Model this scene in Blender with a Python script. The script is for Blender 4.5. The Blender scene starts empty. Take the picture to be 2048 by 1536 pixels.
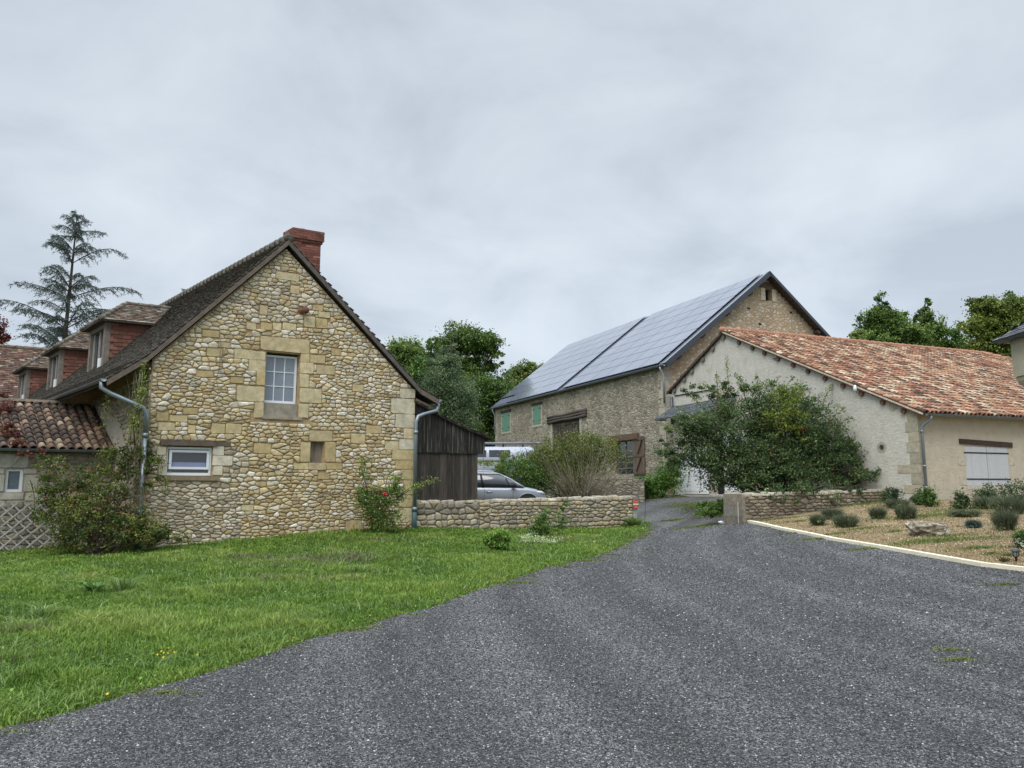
import bpy, math, random
import numpy as np
from mathutils import Vector, Matrix, noise
from mathutils.geometry import delaunay_2d_cdt
R = math.radians
scene = bpy.context.scene
COL = scene.collection
# ---------------------------------------------------------------- camera
cam_d = bpy.data.cameras.new('camera'); cam = bpy.data.objects.new('camera', cam_d); COL.objects.link(cam)
PITCH = R(7.85); CZ = 1.6; F = 1500.0
cam.location = (0, 0, CZ); cam.rotation_euler = (R(90) + PITCH, 0, 0)
cam_d.sensor_width = 36; cam_d.lens = 36 * F / 2048; cam_d.clip_start = .05; cam_d.clip_end = 5000
scene.camera = cam
# ---------------------------------------------------------------- world (overcast sky) and sun
SUN_EL, SUN_AZ = 50, 205      # azimuth the light comes from, degrees clockwise from +Y
w = bpy.data.worlds.new('World'); scene.world = w; w.use_nodes = True
nt = w.node_tree; nt.nodes.clear(); N = nt.nodes.new; L = nt.links.new
out = N('ShaderNodeOutputWorld'); bg1 = N('ShaderNodeBackground'); bg2 = N('ShaderNodeBackground'); mx = N('ShaderNodeMixShader')
sky = N('ShaderNodeTexSky'); sky.sky_type = 'NISHITA'; sky.sun_disc = False
sky.sun_elevation = R(SUN_EL); sky.sun_rotation = R(SUN_AZ)
L(sky.outputs[0], bg1.inputs[0]); bg1.inputs[1].default_value = .1
tc = N('ShaderNodeTexCoord'); sep = N('ShaderNodeSeparateXYZ'); L(tc.outputs['Generated'], sep.inputs[0])
def wm(op, a, b=None, c=None):
    m = N('ShaderNodeMath'); m.operation = op
    for i, x in enumerate((a, b, c)):
        if x is None: continue
        if isinstance(x, (int, float)): m.inputs[i].default_value = x
        else: L(x, m.inputs[i])
    return m.outputs[0]
zz = wm('ADD', wm('MAXIMUM', sep.outputs[2], 0.0), .34)
cx = wm('DIVIDE', sep.outputs[0], zz); cy = wm('DIVIDE', sep.outputs[1], zz)
cmb = N('ShaderNodeCombineXYZ'); L(cx, cmb.inputs[0]); L(cy, cmb.inputs[1])
n1 = N('ShaderNodeTexNoise'); n1.inputs['Scale'].default_value = 2.6; n1.inputs['Detail'].default_value = 6; n1.inputs['Roughness'].default_value = .55; n1.inputs['Distortion'].default_value = .35
L(cmb.outputs[0], n1.inputs['Vector'])
n2 = N('ShaderNodeTexNoise'); n2.inputs['Scale'].default_value = 1.0; n2.inputs['Detail'].default_value = 3
L(cmb.outputs[0], n2.inputs['Vector'])
nn = wm('ADD', wm('MULTIPLY', n1.outputs[0], .55), wm('MULTIPLY', n2.outputs[0], .45))
cr = N('ShaderNodeValToRGB'); L(nn, cr.inputs[0])
e = cr.color_ramp.elements; e[0].position = .39; e[0].color = (.445, .500, .570, 1); e[1].position = .62; e[1].color = (.625, .690, .752, 1)
m1 = e = cr.color_ramp.elements.new(.5); m1.color = (.54, .602, .672, 1)
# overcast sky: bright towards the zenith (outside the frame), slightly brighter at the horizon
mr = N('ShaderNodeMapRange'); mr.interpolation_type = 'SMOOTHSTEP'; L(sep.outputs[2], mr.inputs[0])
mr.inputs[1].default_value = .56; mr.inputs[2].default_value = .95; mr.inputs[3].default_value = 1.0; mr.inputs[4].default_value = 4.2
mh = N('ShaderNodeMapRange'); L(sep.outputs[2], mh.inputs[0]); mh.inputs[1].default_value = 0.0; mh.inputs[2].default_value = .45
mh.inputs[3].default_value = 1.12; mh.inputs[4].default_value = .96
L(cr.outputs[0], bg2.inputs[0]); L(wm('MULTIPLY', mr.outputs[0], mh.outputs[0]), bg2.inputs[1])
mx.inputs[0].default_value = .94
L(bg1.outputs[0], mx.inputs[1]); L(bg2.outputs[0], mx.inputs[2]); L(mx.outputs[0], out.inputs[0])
sd = bpy.data.lights.new('sun', 'SUN'); sun = bpy.data.objects.new('sun', sd); COL.objects.link(sun)
sd.energy = 1.5; sd.angle = R(35); sd.color = (1, .95, .87)
az, el = R(SUN_AZ), R(SUN_EL)
sv = Vector((math.sin(az) * math.cos(el), math.cos(az) * math.cos(el), math.sin(el)))
sun.rotation_euler = sv.to_track_quat('Z', 'Y').to_euler()
scene.view_settings.view_transform = 'Standard'; scene.view_settings.look = 'None'
scene.view_settings.exposure = 0.3; scene.view_settings.gamma = 1
# ---------------------------------------------------------------- pixel helpers (2048 x 1536 photograph)
CP, SP = math.cos(PITCH), math.sin(PITCH)
def ray(px, py):
    x = (px - 1024) / F; u = (768 - py) / F
    return Vector((x, CP - u * SP, SP + u * CP))
def at(px, py, Y):
    d = ray(px, py); return Vector((0, 0, CZ)) + d * (Y / d.y)
def onplane(px, py, P, d):
    """ray against the vertical plane through P along d; gives (distance along d, height)"""
    r = ray(px, py); den = r.x * d[1] - r.y * d[0]
    k = (P[0] * d[1] - P[1] * d[0]) / den
    X, Y = r.x * k, r.y * k
    return ((X - P[0]) * d[0] + (Y - P[1]) * d[1], CZ + r.z * k)
# ---------------------------------------------------------------- terrain
CTL = np.array([(0,0,0),(-8,3,0),(8,3,0),(0,10,0),(-12,12,-.1),(8,12,.26),(12,12,.4),(-9.2,18.3,.02),(-13,18,-.12),(-3,22.3,.38),
 (0,24.2,.24),(4.6,26.6,.24),(3,20,.1),(7.2,23.2,.5),(13.4,24.6,1.1),(20,22,1.2),(9,30,1.0),(6.5,33,.92),(6.7,38,1.07),(9.5,36.5,1.24),
 (0,29,.62),(-4,30.5,.62),(13,18,.8),(10,16,.5),(-20,20,-.1),(0,45,1.2),(20,45,1.5),(-25,35,.3),(0,60,1.5),(-30,0,0),(30,0,.2),(35,30,1.3)], float)
def _U(r2): return np.where(r2 < 1e-9, 0, r2 * np.log(np.maximum(r2, 1e-9)))
_n = len(CTL); _d = ((CTL[:, None, :2] - CTL[None, :, :2]) ** 2).sum(-1)
_K = np.zeros((_n + 3, _n + 3)); _K[:_n, :_n] = _U(_d) + np.eye(_n) * .6; _K[:_n, _n] = 1; _K[:_n, _n + 1:] = CTL[:, :2]; _K[_n, :_n] = 1; _K[_n + 1:, :_n] = CTL[:, :2].T
_W = np.linalg.solve(_K, np.concatenate([CTL[:, 2], [0, 0, 0]]))
def H(x, y):
    x = np.clip(np.asarray(x, float), -32, 36); y = np.clip(np.asarray(y, float), -4, 60)
    r2 = (x[..., None] - CTL[:, 0]) ** 2 + (y[..., None] - CTL[:, 1]) ** 2
    return (_U(r2) * _W[:_n]).sum(-1) + _W[_n] + _W[_n + 1] * x + _W[_n + 2] * y
def h(x, y): return float(H(x, y))
def gnd(px, py):
    r = ray(px, py); k = 2.0
    while k < 90:
        p = Vector((0, 0, CZ)) + r * k
        if p.z <= h(p.x, p.y): break
        k += .08
    lo, hi = k - .08, k
    for _ in range(8):
        m = (lo + hi) / 2; p = Vector((0, 0, CZ)) + r * m
        if p.z <= h(p.x, p.y): hi = m
        else: lo = m
    p = Vector((0, 0, CZ)) + r * hi
    return Vector((p.x, p.y, h(p.x, p.y)))
# ---------------------------------------------------------------- materials
def base_mat(name, rough=.85, spec=.3):
    m = bpy.data.materials.new(name); m.use_nodes = True; t = m.node_tree
    b = t.nodes['Principled BSDF']; b.inputs['Roughness'].default_value = rough
    b.inputs['Specular IOR Level'].default_value = spec
    return m, t, b
def tex_noise(t, scale, detail=4, rough=.6, sc=(1, 1, 1), dist=0):
    tcn = t.nodes.new('ShaderNodeTexCoord'); mp = t.nodes.new('ShaderNodeMapping'); mp.inputs['Scale'].default_value = sc
    n = t.nodes.new('ShaderNodeTexNoise'); n.inputs['Scale'].default_value = scale; n.inputs['Detail'].default_value = detail
    n.inputs['Roughness'].default_value = rough; n.inputs['Distortion'].default_value = dist
    t.links.new(tcn.outputs['Object'], mp.inputs[0]); t.links.new(mp.outputs[0], n.inputs['Vector']); return n.outputs[0]
def ramp(t, fac, stops):
    c = t.nodes.new('ShaderNodeValToRGB'); t.links.new(fac, c.inputs[0]); el = c.color_ramp.elements
    while len(el) < len(stops): el.new(.5)
    for e_, (p, col) in zip(el, stops):
        e_.position = p; e_.color = (*col, 1) if len(col) == 3 else col
    return c.outputs[0]
def mixc(t, fac, a, b, mode='MIX'):
    m = t.nodes.new('ShaderNodeMix'); m.data_type = 'RGBA'; m.blend_type = mode
    for i, x in ((0, fac), (6, a), (7, b)):
        if isinstance(x, (int, float)): m.inputs[i].default_value = x
        elif isinstance(x, tuple): m.inputs[i].default_value = (*x, 1)
        else: t.links.new(x, m.inputs[i])
    return m.outputs[2]
def bump(t, b, hgt, strength=.5, dist=.02):
    bp = t.nodes.new('ShaderNodeBump'); bp.inputs['Strength'].default_value = strength; bp.inputs['Distance'].default_value = dist
    t.links.new(hgt, bp.inputs['Height']); t.links.new(bp.outputs[0], b.inputs['Normal'])
def g3(v): return (v, v, v)
def mat_col(name, var=.35, scale=6, rough=.85, bmp=.4, bscale=25, sc=(1, 1, 1), spec=.25, dirt=None, dscale=1.5, dist=.01, dsc=(1, 1, 1), dlo=.52):
    """colour from the 'Col' attribute, mottled with noise"""
    m, t, b = base_mat(name, rough, spec)
    a = t.nodes.new('ShaderNodeAttribute'); a.attribute_name = 'Col'
    c = mixc(t, 1, a.outputs['Color'], ramp(t, tex_noise(t, scale, 6, .65, sc), [(.3, g3(1 - var)), (.7, g3(1 + var * .6))]), 'MULTIPLY')
    if dirt: c = mixc(t, ramp(t, tex_noise(t, dscale, 7, .7, dsc), [(dlo, g3(0)), (dlo+.18, g3(.65))]), c, dirt)
    t.links.new(c, b.inputs['Base Color'])
    if bmp: bump(t, b, tex_noise(t, bscale, 5, .6, sc), bmp, dist)
    return m
def mat_plain(name, col, var=.15, scale=8, rough=.6, metal=0, bmp=0, bscale=30, spec=.4, sc=(1, 1, 1)):
    m, t, b = base_mat(name, rough, spec); b.inputs['Metallic'].default_value = metal
    c0 = tuple(x * (1 - var) for x in col); c1 = tuple(min(1, x * (1 + var)) for x in col)
    t.links.new(ramp(t, tex_noise(t, scale, 5, .6, sc), [(.3, c0), (.7, c1)]), b.inputs['Base Color'])
    if bmp: bump(t, b, tex_noise(t, bscale, 4, .6, sc), bmp, .01)
    return m
def mat_leaf(name, trans=.32, rough=.55):
    m, t, b = base_mat(name, rough, .3); a = t.nodes.new('ShaderNodeAttribute'); a.attribute_name = 'Col'
    t.links.new(a.outputs['Color'], b.inputs['Base Color'])
    tr = t.nodes.new('ShaderNodeBsdfTranslucent'); t.links.new(a.outputs['Color'], tr.inputs[0])
    mxs = t.nodes.new('ShaderNodeMixShader'); mxs.inputs[0].default_value = trans
    t.links.new(b.outputs[0], mxs.inputs[1]); t.links.new(tr.outputs[0], mxs.inputs[2])
    t.links.new(mxs.outputs[0], t.nodes['Material Output'].inputs[0]); return m
def mat_rubble(name, cols, mortar, scale=5.0, flat=1.6, mort=.06, bmp=.8, mott=.25, plaster=0):
    m, t, b = base_mat(name, .92, .15)
    tcn = t.nodes.new('ShaderNodeTexCoord'); mp = t.nodes.new('ShaderNodeMapping'); mp.inputs['Scale'].default_value = (1, 1, flat)
    t.links.new(tcn.outputs['Object'], mp.inputs[0])
    nz = t.nodes.new('ShaderNodeTexNoise'); nz.inputs['Scale'].default_value = 4; nz.inputs['Detail'].default_value = 3
    t.links.new(mp.outputs[0], nz.inputs['Vector'])
    vm = t.nodes.new('ShaderNodeMix'); vm.data_type = 'VECTOR'; vm.inputs[0].default_value = .06
    t.links.new(mp.outputs[0], vm.inputs[4]); t.links.new(nz.outputs['Color'], vm.inputs[5])
    v = t.nodes.new('ShaderNodeTexVoronoi'); v.inputs['Scale'].default_value = scale; t.links.new(vm.outputs[1], v.inputs['Vector'])
    ve = t.nodes.new('ShaderNodeTexVoronoi'); ve.feature = 'DISTANCE_TO_EDGE'; ve.inputs['Scale'].default_value = scale; t.links.new(vm.outputs[1], ve.inputs['Vector'])
    sp = t.nodes.new('ShaderNodeSeparateColor'); t.links.new(v.outputs['Color'], sp.inputs[0])
    k = len(cols); c = ramp(t, sp.outputs[0], [(i / (k - 1), cc) for i, cc in enumerate(cols)])
    c = mixc(t, 1, c, ramp(t, tex_noise(t, 14, 6, .7), [(.3, g3(1 - mott)), (.7, g3(1 + mott))]), 'MULTIPLY')
    edge = ramp(t, ve.outputs[0], [(mort * .4, g3(1)), (mort * 1.6, g3(0))])
    if plaster:
        pl = ramp(t, tex_noise(t, 3.5, 6, .75), [(.5 - plaster * .1, g3(0)), (.62 - plaster * .1, g3(.75))])
        edge = mixc(t, 1, edge, pl, 'LIGHTEN')
    c = mixc(t, edge, c, mixc(t, 1, mortar, ramp(t, tex_noise(t, 9, 6, .7), [(.3, g3(.8)), (.7, g3(1.2))]), 'MULTIPLY'))
    c = mixc(t, 1, c, ramp(t, tex_noise(t, .5, 5, .6), [(.35, g3(.82)), (.65, g3(1.1))]), 'MULTIPLY')
    t.links.new(c, b.inputs['Base Color'])
    hh = ramp(t, ve.outputs[0], [(0, g3(0)), (mort * 3, g3(1))])
    hh = mixc(t, .35, hh, tex_noise(t, 22, 5, .7)); bump(t, b, hh, bmp, .03)
    return m
M = {}
M['stone'] = mat_col('rubble stone', .32, 9, .92, .7, 30, dirt=(.17, .15, .12), dscale=2.6)
M['block'] = mat_col('dressed stone', .3, 6, .9, .7, 16, dirt=(.30, .25, .17), dscale=4, dlo=.56)
M['mortar'] = mat_plain('lime mortar', (.38, .275, .16), .25, 7, .95, 0, .8, 30, .1)
M['mortar_grey'] = mat_plain('weathered mortar', (.30, .26, .20), .3, 6, .95, 0, .8, 30, .1)
M['flat_tile'] = mat_col('old flat tile', .5, 7, .9, .5, 40, dirt=(.20, .19, .14), dscale=5)
M['clay'] = mat_col('clay canal tile', .35, 10, .85, .3, 30)
M['red_tile'] = mat_col('red cladding tile', .15, 8, .8, .2, 40)
M['brick'] = mat_col('red brick', .25, 12, .85, .4, 50)
M['wood'] = mat_col('weathered board', .5, 5, .85, .6, 18, sc=(6, 6, .5), dist=.008, dirt=(.21, .185, .15), dscale=2.0, dsc=(8, 8, .3), dlo=.55)
M['beam'] = mat_col('weathered beam', .35, 6, .85, .6, 22)
M['zinc'] = mat_plain('zinc', (.22, .26, .29), .12, 3, .42, .55, 0, 30, .5)
M['green_pipe'] = mat_plain('green cast iron', (.035, .085, .085), .15, 5, .5)
M['white'] = mat_plain('white paint', (.74, .76, .78), .04, 4, .4)
M['glass'] = mat_plain('dark glass', (.03, .035, .045), .2, 2, .06, 0, 0, 30, .9)
M['glass_sky'] = mat_plain('window glass', (.16, .19, .23), .25, 1.2, .06, 0, 0, 30, 1)
M['curtain'] = mat_plain('curtain', (.30, .36, .43), .12, 6, .9)
M['black'] = mat_plain('black', (.012, .012, .013), .2, 6, .7)
M['leaf'] = mat_leaf('leaf')
M['grass'] = mat_leaf('grass blade', .3)
M['bark'] = mat_plain('bark', (.07, .055, .04), .35, 10, .9, 0, .6)
M['slate'] = mat_col('slate', .3, 8, .6, .3, 30, spec=.5)
M['barn_wall'] = mat_rubble('barn rubble', [(.19, .17, .135), (.37, .34, .27), (.50, .46, .38), (.27, .245, .19), (.43, .39, .31)], (.285, .25, .19), 4.2, 1.6, .06, 1.2, .35, .15)
M['barn_gable'] = mat_rubble('barn gable rubble', [(.50, .43, .32), (.58, .54, .45), (.44, .34, .22), (.62, .58, .50), (.40, .32, .22)], (.385, .28, .175), 3.8, 1.5, .12, 1.0, .3, .35)
M['old_rubble'] = mat_rubble('old rubble', [(.28, .25, .20), (.42, .38, .30), (.20, .18, .14), (.48, .43, .34)], (.15, .13, .10), 4.5, 1.8, .06, 1, .3)
def mat_render(name, col, patch, blot=.5):
    m, t, b = base_mat(name, .93, .15)
    c = mixc(t, 1, col, ramp(t, tex_noise(t, 3, 7, .7), [(.3, g3(.86)), (.7, g3(1.1))]), 'MULTIPLY')
    c = mixc(t, ramp(t, tex_noise(t, 1.1, 4, .5, (1, 1, 1.3)), [(.62, g3(0)), (.68, g3(blot))]), c, patch)
    c = mixc(t, ramp(t, tex_noise(t, 9, 4, .6, (1, 1, 1.8)), [(.64, g3(0)), (.70, g3(.55))]), c, tuple(x * 1.18 for x in col))
    t.links.new(c, b.inputs['Base Color'])
    hh = mixc(t, .4, tex_noise(t, 7, 5, .65, (1, 1, 1.7)), tex_noise(t, 40, 3, .6)); bump(t, b, hh, .85, .05)
    return m
M['render_white'] = mat_render('pale lime render', (.60, .575, .51), (.43, .40, .30), .45)
M['render_beige'] = mat_render('beige lime render', (.53, .465, .365), (.44, .375, .285), .5)
def mat_gravel():
    m, t, b = base_mat('dark gravel', .8, .35)
    tcn = t.nodes.new('ShaderNodeTexCoord')
    v = t.nodes.new('ShaderNodeTexVoronoi'); v.inputs['Scale'].default_value = 75; t.links.new(tcn.outputs['Object'], v.inputs['Vector'])
    sp = t.nodes.new('ShaderNodeSeparateColor'); t.links.new(v.outputs['Color'], sp.inputs[0])
    c = ramp(t, sp.outputs[0], [(0, (.025, .026, .028)), (.5, (.072, .073, .075)), (.86, (.14, .14, .138)), (1, (.32, .31, .30))])
    c = mixc(t, 1, c, ramp(t, tex_noise(t, 260, 3, .7), [(.3, g3(.6)), (.7, g3(1.5))]), 'MULTIPLY')
    c = mixc(t, 1, c, ramp(t, tex_noise(t, .55, 5, .6, (1, .5, 1), .8), [(.32, g3(.85)), (.68, g3(1.22))]), 'MULTIPLY')
    # wheel tracks: streaks that follow the bend of the drive round a centre to the right
    sx_ = t.nodes.new('ShaderNodeVectorMath'); sx_.operation = 'DISTANCE'; t.links.new(tcn.outputs['Object'], sx_.inputs[0]); sx_.inputs[1].default_value = (30, 13, 0)
    cb_ = t.nodes.new('ShaderNodeCombineXYZ'); t.links.new(sx_.outputs['Value'], cb_.inputs[0]); nk = t.nodes.new('ShaderNodeTexNoise'); nk.inputs['Scale'].default_value = 1.6; nk.inputs['Detail'].default_value = 4
    nn3 = t.nodes.new('ShaderNodeMix'); nn3.data_type = 'VECTOR'; nn3.inputs[0].default_value = .03; t.links.new(cb_.outputs[0], nn3.inputs[4]); t.links.new(tcn.outputs['Object'], nn3.inputs[5]); t.links.new(nn3.outputs[1], nk.inputs['Vector'])
    c = mixc(t, 1, c, ramp(t, nk.outputs[0], [(.37, g3(.76)), (.5, g3(1.02)), (.62, g3(1.42))]), 'MULTIPLY')
    c = mixc(t, ramp(t, tex_noise(t, .9, 5, .65), [(.6, g3(0)), (.8, g3(.35))]), c, (.085, .07, .055))
    t.links.new(c, b.inputs['Base Color'])
    bump(t, b, v.outputs['Distance'], 1.0, .02); t.nodes[-1]
    for n_ in t.nodes:
        if n_.bl_idname == 'ShaderNodeBump': n_.invert = True
    return m
M['gravel'] = mat_gravel()
def mat_ground(name, stops, s1=1.2, s2=14):
    m, t, b = base_mat(name, .95, .1)
    f = mixc(t, .5, tex_noise(t, s1, 5, .6), tex_noise(t, s2, 5, .7))
    t.links.new(ramp(t, f, stops), b.inputs['Base Color']); bump(t, b, tex_noise(t, 30, 5, .7), .8, .03); return m
M['soil'] = mat_ground('lawn soil', [(.35, (.045, .060, .018)), (.5, (.07, .09, .03)), (.65, (.10, .10, .05))])
M['bed'] = mat_ground('straw coloured bed', [(.36, (.13, .10, .06)), (.48, (.25, .195, .12)), (.58, (.34, .27, .17)), (.68, (.24, .215, .12))], 1.0, 18)
M['kerb'] = mat_plain('pale kerb stone', (.78, .72, .55), .10, 5, .9, 0, .3)
# ---------------------------------------------------------------- mesh builder
class MB:
    def __init__(s): s.v = []; s.f = []; s.c = []
    def add(s, vs, fs, col=(1, 1, 1)):
        o = len(s.v); s.v.extend([tuple(p) for p in vs])
        for q in fs: s.f.append(tuple(i + o for i in q)); s.c.append(col)
        return s
    def box(s, x0, x1, y0, y1, z0, z1, col=(1, 1, 1)):
        return s.add([(x0,y0,z0),(x1,y0,z0),(x1,y1,z0),(x0,y1,z0),(x0,y0,z1),(x1,y0,z1),(x1,y1,z1),(x0,y1,z1)],
              [(0,3,2,1),(4,5,6,7),(0,1,5,4),(1,2,6,5),(2,3,7,6),(3,0,4,7)], col)
    def obox(s, o, a, b, c, col=(1, 1, 1)):
        """box from corner o with edge vectors a, b, c"""
        o, a, b, c = map(Vector, (o, a, b, c))
        P = [o, o+a, o+a+b, o+b, o+c, o+a+c, o+a+b+c, o+b+c]
        return s.add(P, [(0,3,2,1),(4,5,6,7),(0,1,5,4),(1,2,6,5),(2,3,7,6),(3,0,4,7)], col)
    def beam(s, p, q, w_, d_, col=(1, 1, 1), up=(0, 0, 1)):
        p, q = Vector(p), Vector(q); a = q - p; n = a.normalized(); u = Vector(up)
        x = n.cross(u); x = x.normalized() if x.length > 1e-4 else Vector((1, 0, 0)); y = x.cross(n).normalized()
        return s.obox(p - x * w_ / 2 - y * d_ / 2, a, x * w_, y * d_, col)
    def tube(s, pts, r, n=8, col=(1, 1, 1), cap=True):
        pts = [Vector(p) for p in pts]; rs = r if isinstance(r, (list, tuple)) else [r] * len(pts)
        vs = []; prev = None
        for i, p in enumerate(pts):
            d = (pts[min(i + 1, len(pts) - 1)] - pts[max(i - 1, 0)]).normalized()
            if prev is None: x = d.orthogonal().normalized()
            else: x = (prev - d * prev.dot(d)).normalized()
            prev = x; y = d.cross(x)
            for k in range(n):
                a = 2 * math.pi * k / n; vs.append(p + (x * math.cos(a) + y * math.sin(a)) * rs[i])
        fs = [(i*n+k, i*n+(k+1)%n, (i+1)*n+(k+1)%n, (i+1)*n+k) for i in range(len(pts)-1) for k in range(n)]
        if cap: fs += [tuple(range(n))[::-1], tuple((len(pts)-1)*n + k for k in range(n))]
        return s.add(vs, fs, col)
    def lathe(s, o, prof, n=16, col=(1, 1, 1)):
        vs = [(o[0]+r_*math.cos(2*math.pi*k/n), o[1]+r_*math.sin(2*math.pi*k/n), o[2]+z_) for r_, z_ in prof for k in range(n)]
        fs = [(i*n+k, i*n+(k+1)%n, (i+1)*n+(k+1)%n, (i+1)*n+k) for i in range(len(prof)-1) for k in range(n)]
        fs += [tuple(range(n))[::-1], tuple((len(prof)-1)*n + k for k in range(n))]
        return s.add(vs, fs, col)
    def prism(s, pts, vec, col=(1, 1, 1)):
        n = len(pts); v = Vector(vec); P = [Vector(p) for p in pts]
        return s.add(P + [p + v for p in P], [tuple(range(n))[::-1], tuple(range(n, 2*n))] + [(i, (i+1)%n, n+(i+1)%n, n+i) for i in range(n)], col)
    def build(s, name, mat, parent=None, smooth=False, origin=None):
        me = bpy.data.meshes.new(name); V = s.v
        if origin is not None: V = [(a-origin[0], b-origin[1], c-origin[2]) for a, b, c in V]
        me.from_pydata(V, [], s.f)
        ca = me.color_attributes.new('Col', 'FLOAT_COLOR', 'CORNER')
        lt = np.array([len(f) for f in s.f]); cc = np.ones((len(s.f), 4)); cc[:, :3] = np.array(s.c).reshape(-1, 3)
        ca.data.foreach_set('color', np.repeat(cc, lt, axis=0).ravel().astype(np.float32))
        if smooth: me.polygons.foreach_set('use_smooth', [True] * len(me.polygons))
        me.materials.append(mat if not isinstance(mat, str) else M[mat])
        o = bpy.data.objects.new(name, me); COL.objects.link(o)
        if parent is not None: o.parent = parent
        if origin is not None and parent is None: o.location = origin
        return o
def split_build(mb, name, mat, parent):
    """one object per separate box / polygon in the builder"""
    par = list(range(len(mb.v)))
    def fd(i):
        while par[i] != i: par[i] = par[par[i]]; i = par[i]
        return i
    for f in mb.f:
        for i in f[1:]: par[fd(i)] = fd(f[0])
    gr_ = {}
    for f, c in zip(mb.f, mb.c): gr_.setdefault(fd(f[0]), []).append((f, c))
    for fs in gr_.values():
        m_ = MB(); ids = sorted({i for f, _ in fs for i in f}); mp_ = {i: k for k, i in enumerate(ids)}
        m_.v = [mb.v[i] for i in ids]; m_.f = [tuple(mp_[i] for i in f) for f, _ in fs]; m_.c = [c for _, c in fs]; m_.build(name, mat, parent)
def quadmesh(name, V, C, mat, parent=None, nv=4, faces=None, origin=None):
    """numpy mesh: V (n, nv, 3) with one face list per element, C (n, 3)"""
    n = len(V); me = bpy.data.meshes.new(name); V = np.asarray(V, np.float32)
    if origin is not None: V = V - np.array(origin, np.float32)
    me.vertices.add(n * nv); me.vertices.foreach_set('co', V.reshape(-1))
    if faces is None: faces = [tuple(range(nv))]
    li = []; ls = []; st = 0
    per = sum(len(f) for f in faces); idx = np.concatenate([np.array(f) for f in faces])
    loops = (np.arange(n)[:, None] * nv + idx[None, :]).ravel()
    lens = np.tile([len(f) for f in faces], n); starts = np.concatenate([[0], np.cumsum(lens)[:-1]])
    me.loops.add(len(loops)); me.loops.foreach_set('vertex_index', loops.astype(np.int32))
    me.polygons.add(len(lens)); me.polygons.foreach_set('loop_start', starts.astype(np.int32)); me.polygons.foreach_set('loop_total', lens.astype(np.int32))
    ca = me.color_attributes.new('Col', 'FLOAT_COLOR', 'CORNER'); cc = np.ones((n, 4), np.float32); cc[:, :3] = C
    ca.data.foreach_set('color', np.repeat(cc, per, axis=0).ravel())
    me.update(calc_edges=True); me.materials.append(M[mat] if isinstance(mat, str) else mat)
    o = bpy.data.objects.new(name, me); COL.objects.link(o)
    if parent is not None: o.parent = parent
    elif origin is not None: o.location = origin
    return o
def thing(name, label, cat, loc=(0, 0, 0), rotz=0, group=None):
    o = bpy.data.objects.new(name, None); COL.objects.link(o); o.location = loc; o.rotation_euler = (0, 0, rotz)
    o.empty_display_size = .2; o['label'] = label; o['category'] = cat
    if group: o['group'] = group
    return o
def tag(o, label=None, cat=None, group=None, kind=None):
    for k, v in (('label', label), ('category', cat), ('group', group), ('kind', kind)):
        if v: o[k] = v
    return o
def copy_tree(o, parent=None):
    c = o.copy(); COL.objects.link(c); c.parent = parent
    for ch in list(o.children): copy_tree(ch, c)
    return c
# ---------------------------------------------------------------- 2D polygons
def clip(poly, a, b, c):
    """keep a*x + b*y <= c"""
    o = []
    for i in range(len(poly)):
        p, q = poly[i], poly[(i + 1) % len(poly)]
        dp, dq = a*p[0]+b*p[1]-c, a*q[0]+b*q[1]-c
        if dp <= 0: o.append(p)
        if (dp < 0 < dq) or (dq < 0 < dp):
            k = dp / (dp - dq); o.append((p[0]+(q[0]-p[0])*k, p[1]+(q[1]-p[1])*k))
    return o
def area(p): return .5 * sum(p[i][0]*p[(i+1)%len(p)][1] - p[(i+1)%len(p)][0]*p[i][1] for i in range(len(p)))
def inset(p, g):
    if area(p) < 0: p = p[::-1]
    r = p
    for i in range(len(p)):
        (x0, y0), (x1, y1) = p[i], p[(i+1)%len(p)]; l = math.hypot(x1-x0, y1-y0)
        if l < 1e-5: continue
        a, b = (y1-y0)/l, -(x1-x0)/l; r = clip(r, a, b, a*x0+b*y0-g)
        if len(r) < 3: return []
    return r
def chaikin(p, k=.25):
    o = []
    for i in range(len(p)):
        a, b = p[i], p[(i+1)%len(p)]
        o.append((a[0]+(b[0]-a[0])*k, a[1]+(b[1]-a[1])*k)); o.append((a[0]+(b[0]-a[0])*(1-k), a[1]+(b[1]-a[1])*(1-k)))
    return o
def stone(mb, pts, mp, depth, col, rng, flat=False):
    if not flat:
        pts = chaikin(pts, rng.uniform(.09, .20)); q_ = [(p[0]+rng.uniform(-.008, .008), p[1]+rng.uniform(-.006, .006)) for p in pts]; pts = chaikin(q_, .22)
    else: pts = chaikin(pts, .06)
    m = []
    for p in pts:
        if not m or math.hypot(p[0]-m[-1][0], p[1]-m[-1][1]) > .008: m.append(p)
    pts = m; n = len(pts)
    if n < 4: return
    cx_ = sum(p[0] for p in pts)/n; cy_ = sum(p[1] for p in pts)/n
    tx, ty = rng.uniform(-.3, .3), rng.uniform(-.3, .3)
    if flat: tx = ty = 0
    rings = [(1, -.03), (.99, depth*.45), (.93, depth*.9), (.5, depth)] if not flat else [(1, -.03), (1, depth*.7), (.97, depth)]
    vs = []
    for k, d in rings:
        for p in pts:
            x, y = cx_+(p[0]-cx_)*k, cy_+(p[1]-cy_)*k
            j = 0 if k == 1 else (x-cx_)*tx*.25+(y-cy_)*ty*.25 + rng.uniform(-.12, .12)*depth*(0 if flat else 1)
            vs.append(mp(x, y, d + j))
    vs.append(mp(cx_, cy_, rings[-1][1] * 1.02)); fs = []
    for r_ in range(len(rings)-1):
        for i in range(n): fs.append((r_*n+i, r_*n+(i+1)%n, (r_+1)*n+(i+1)%n, (r_+1)*n+i))
    b = (len(rings)-1)*n
    for i in range(n): fs.append((b+i, b+(i+1)%n, len(vs)-1))
    mb.add(vs, fs, col)
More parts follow.
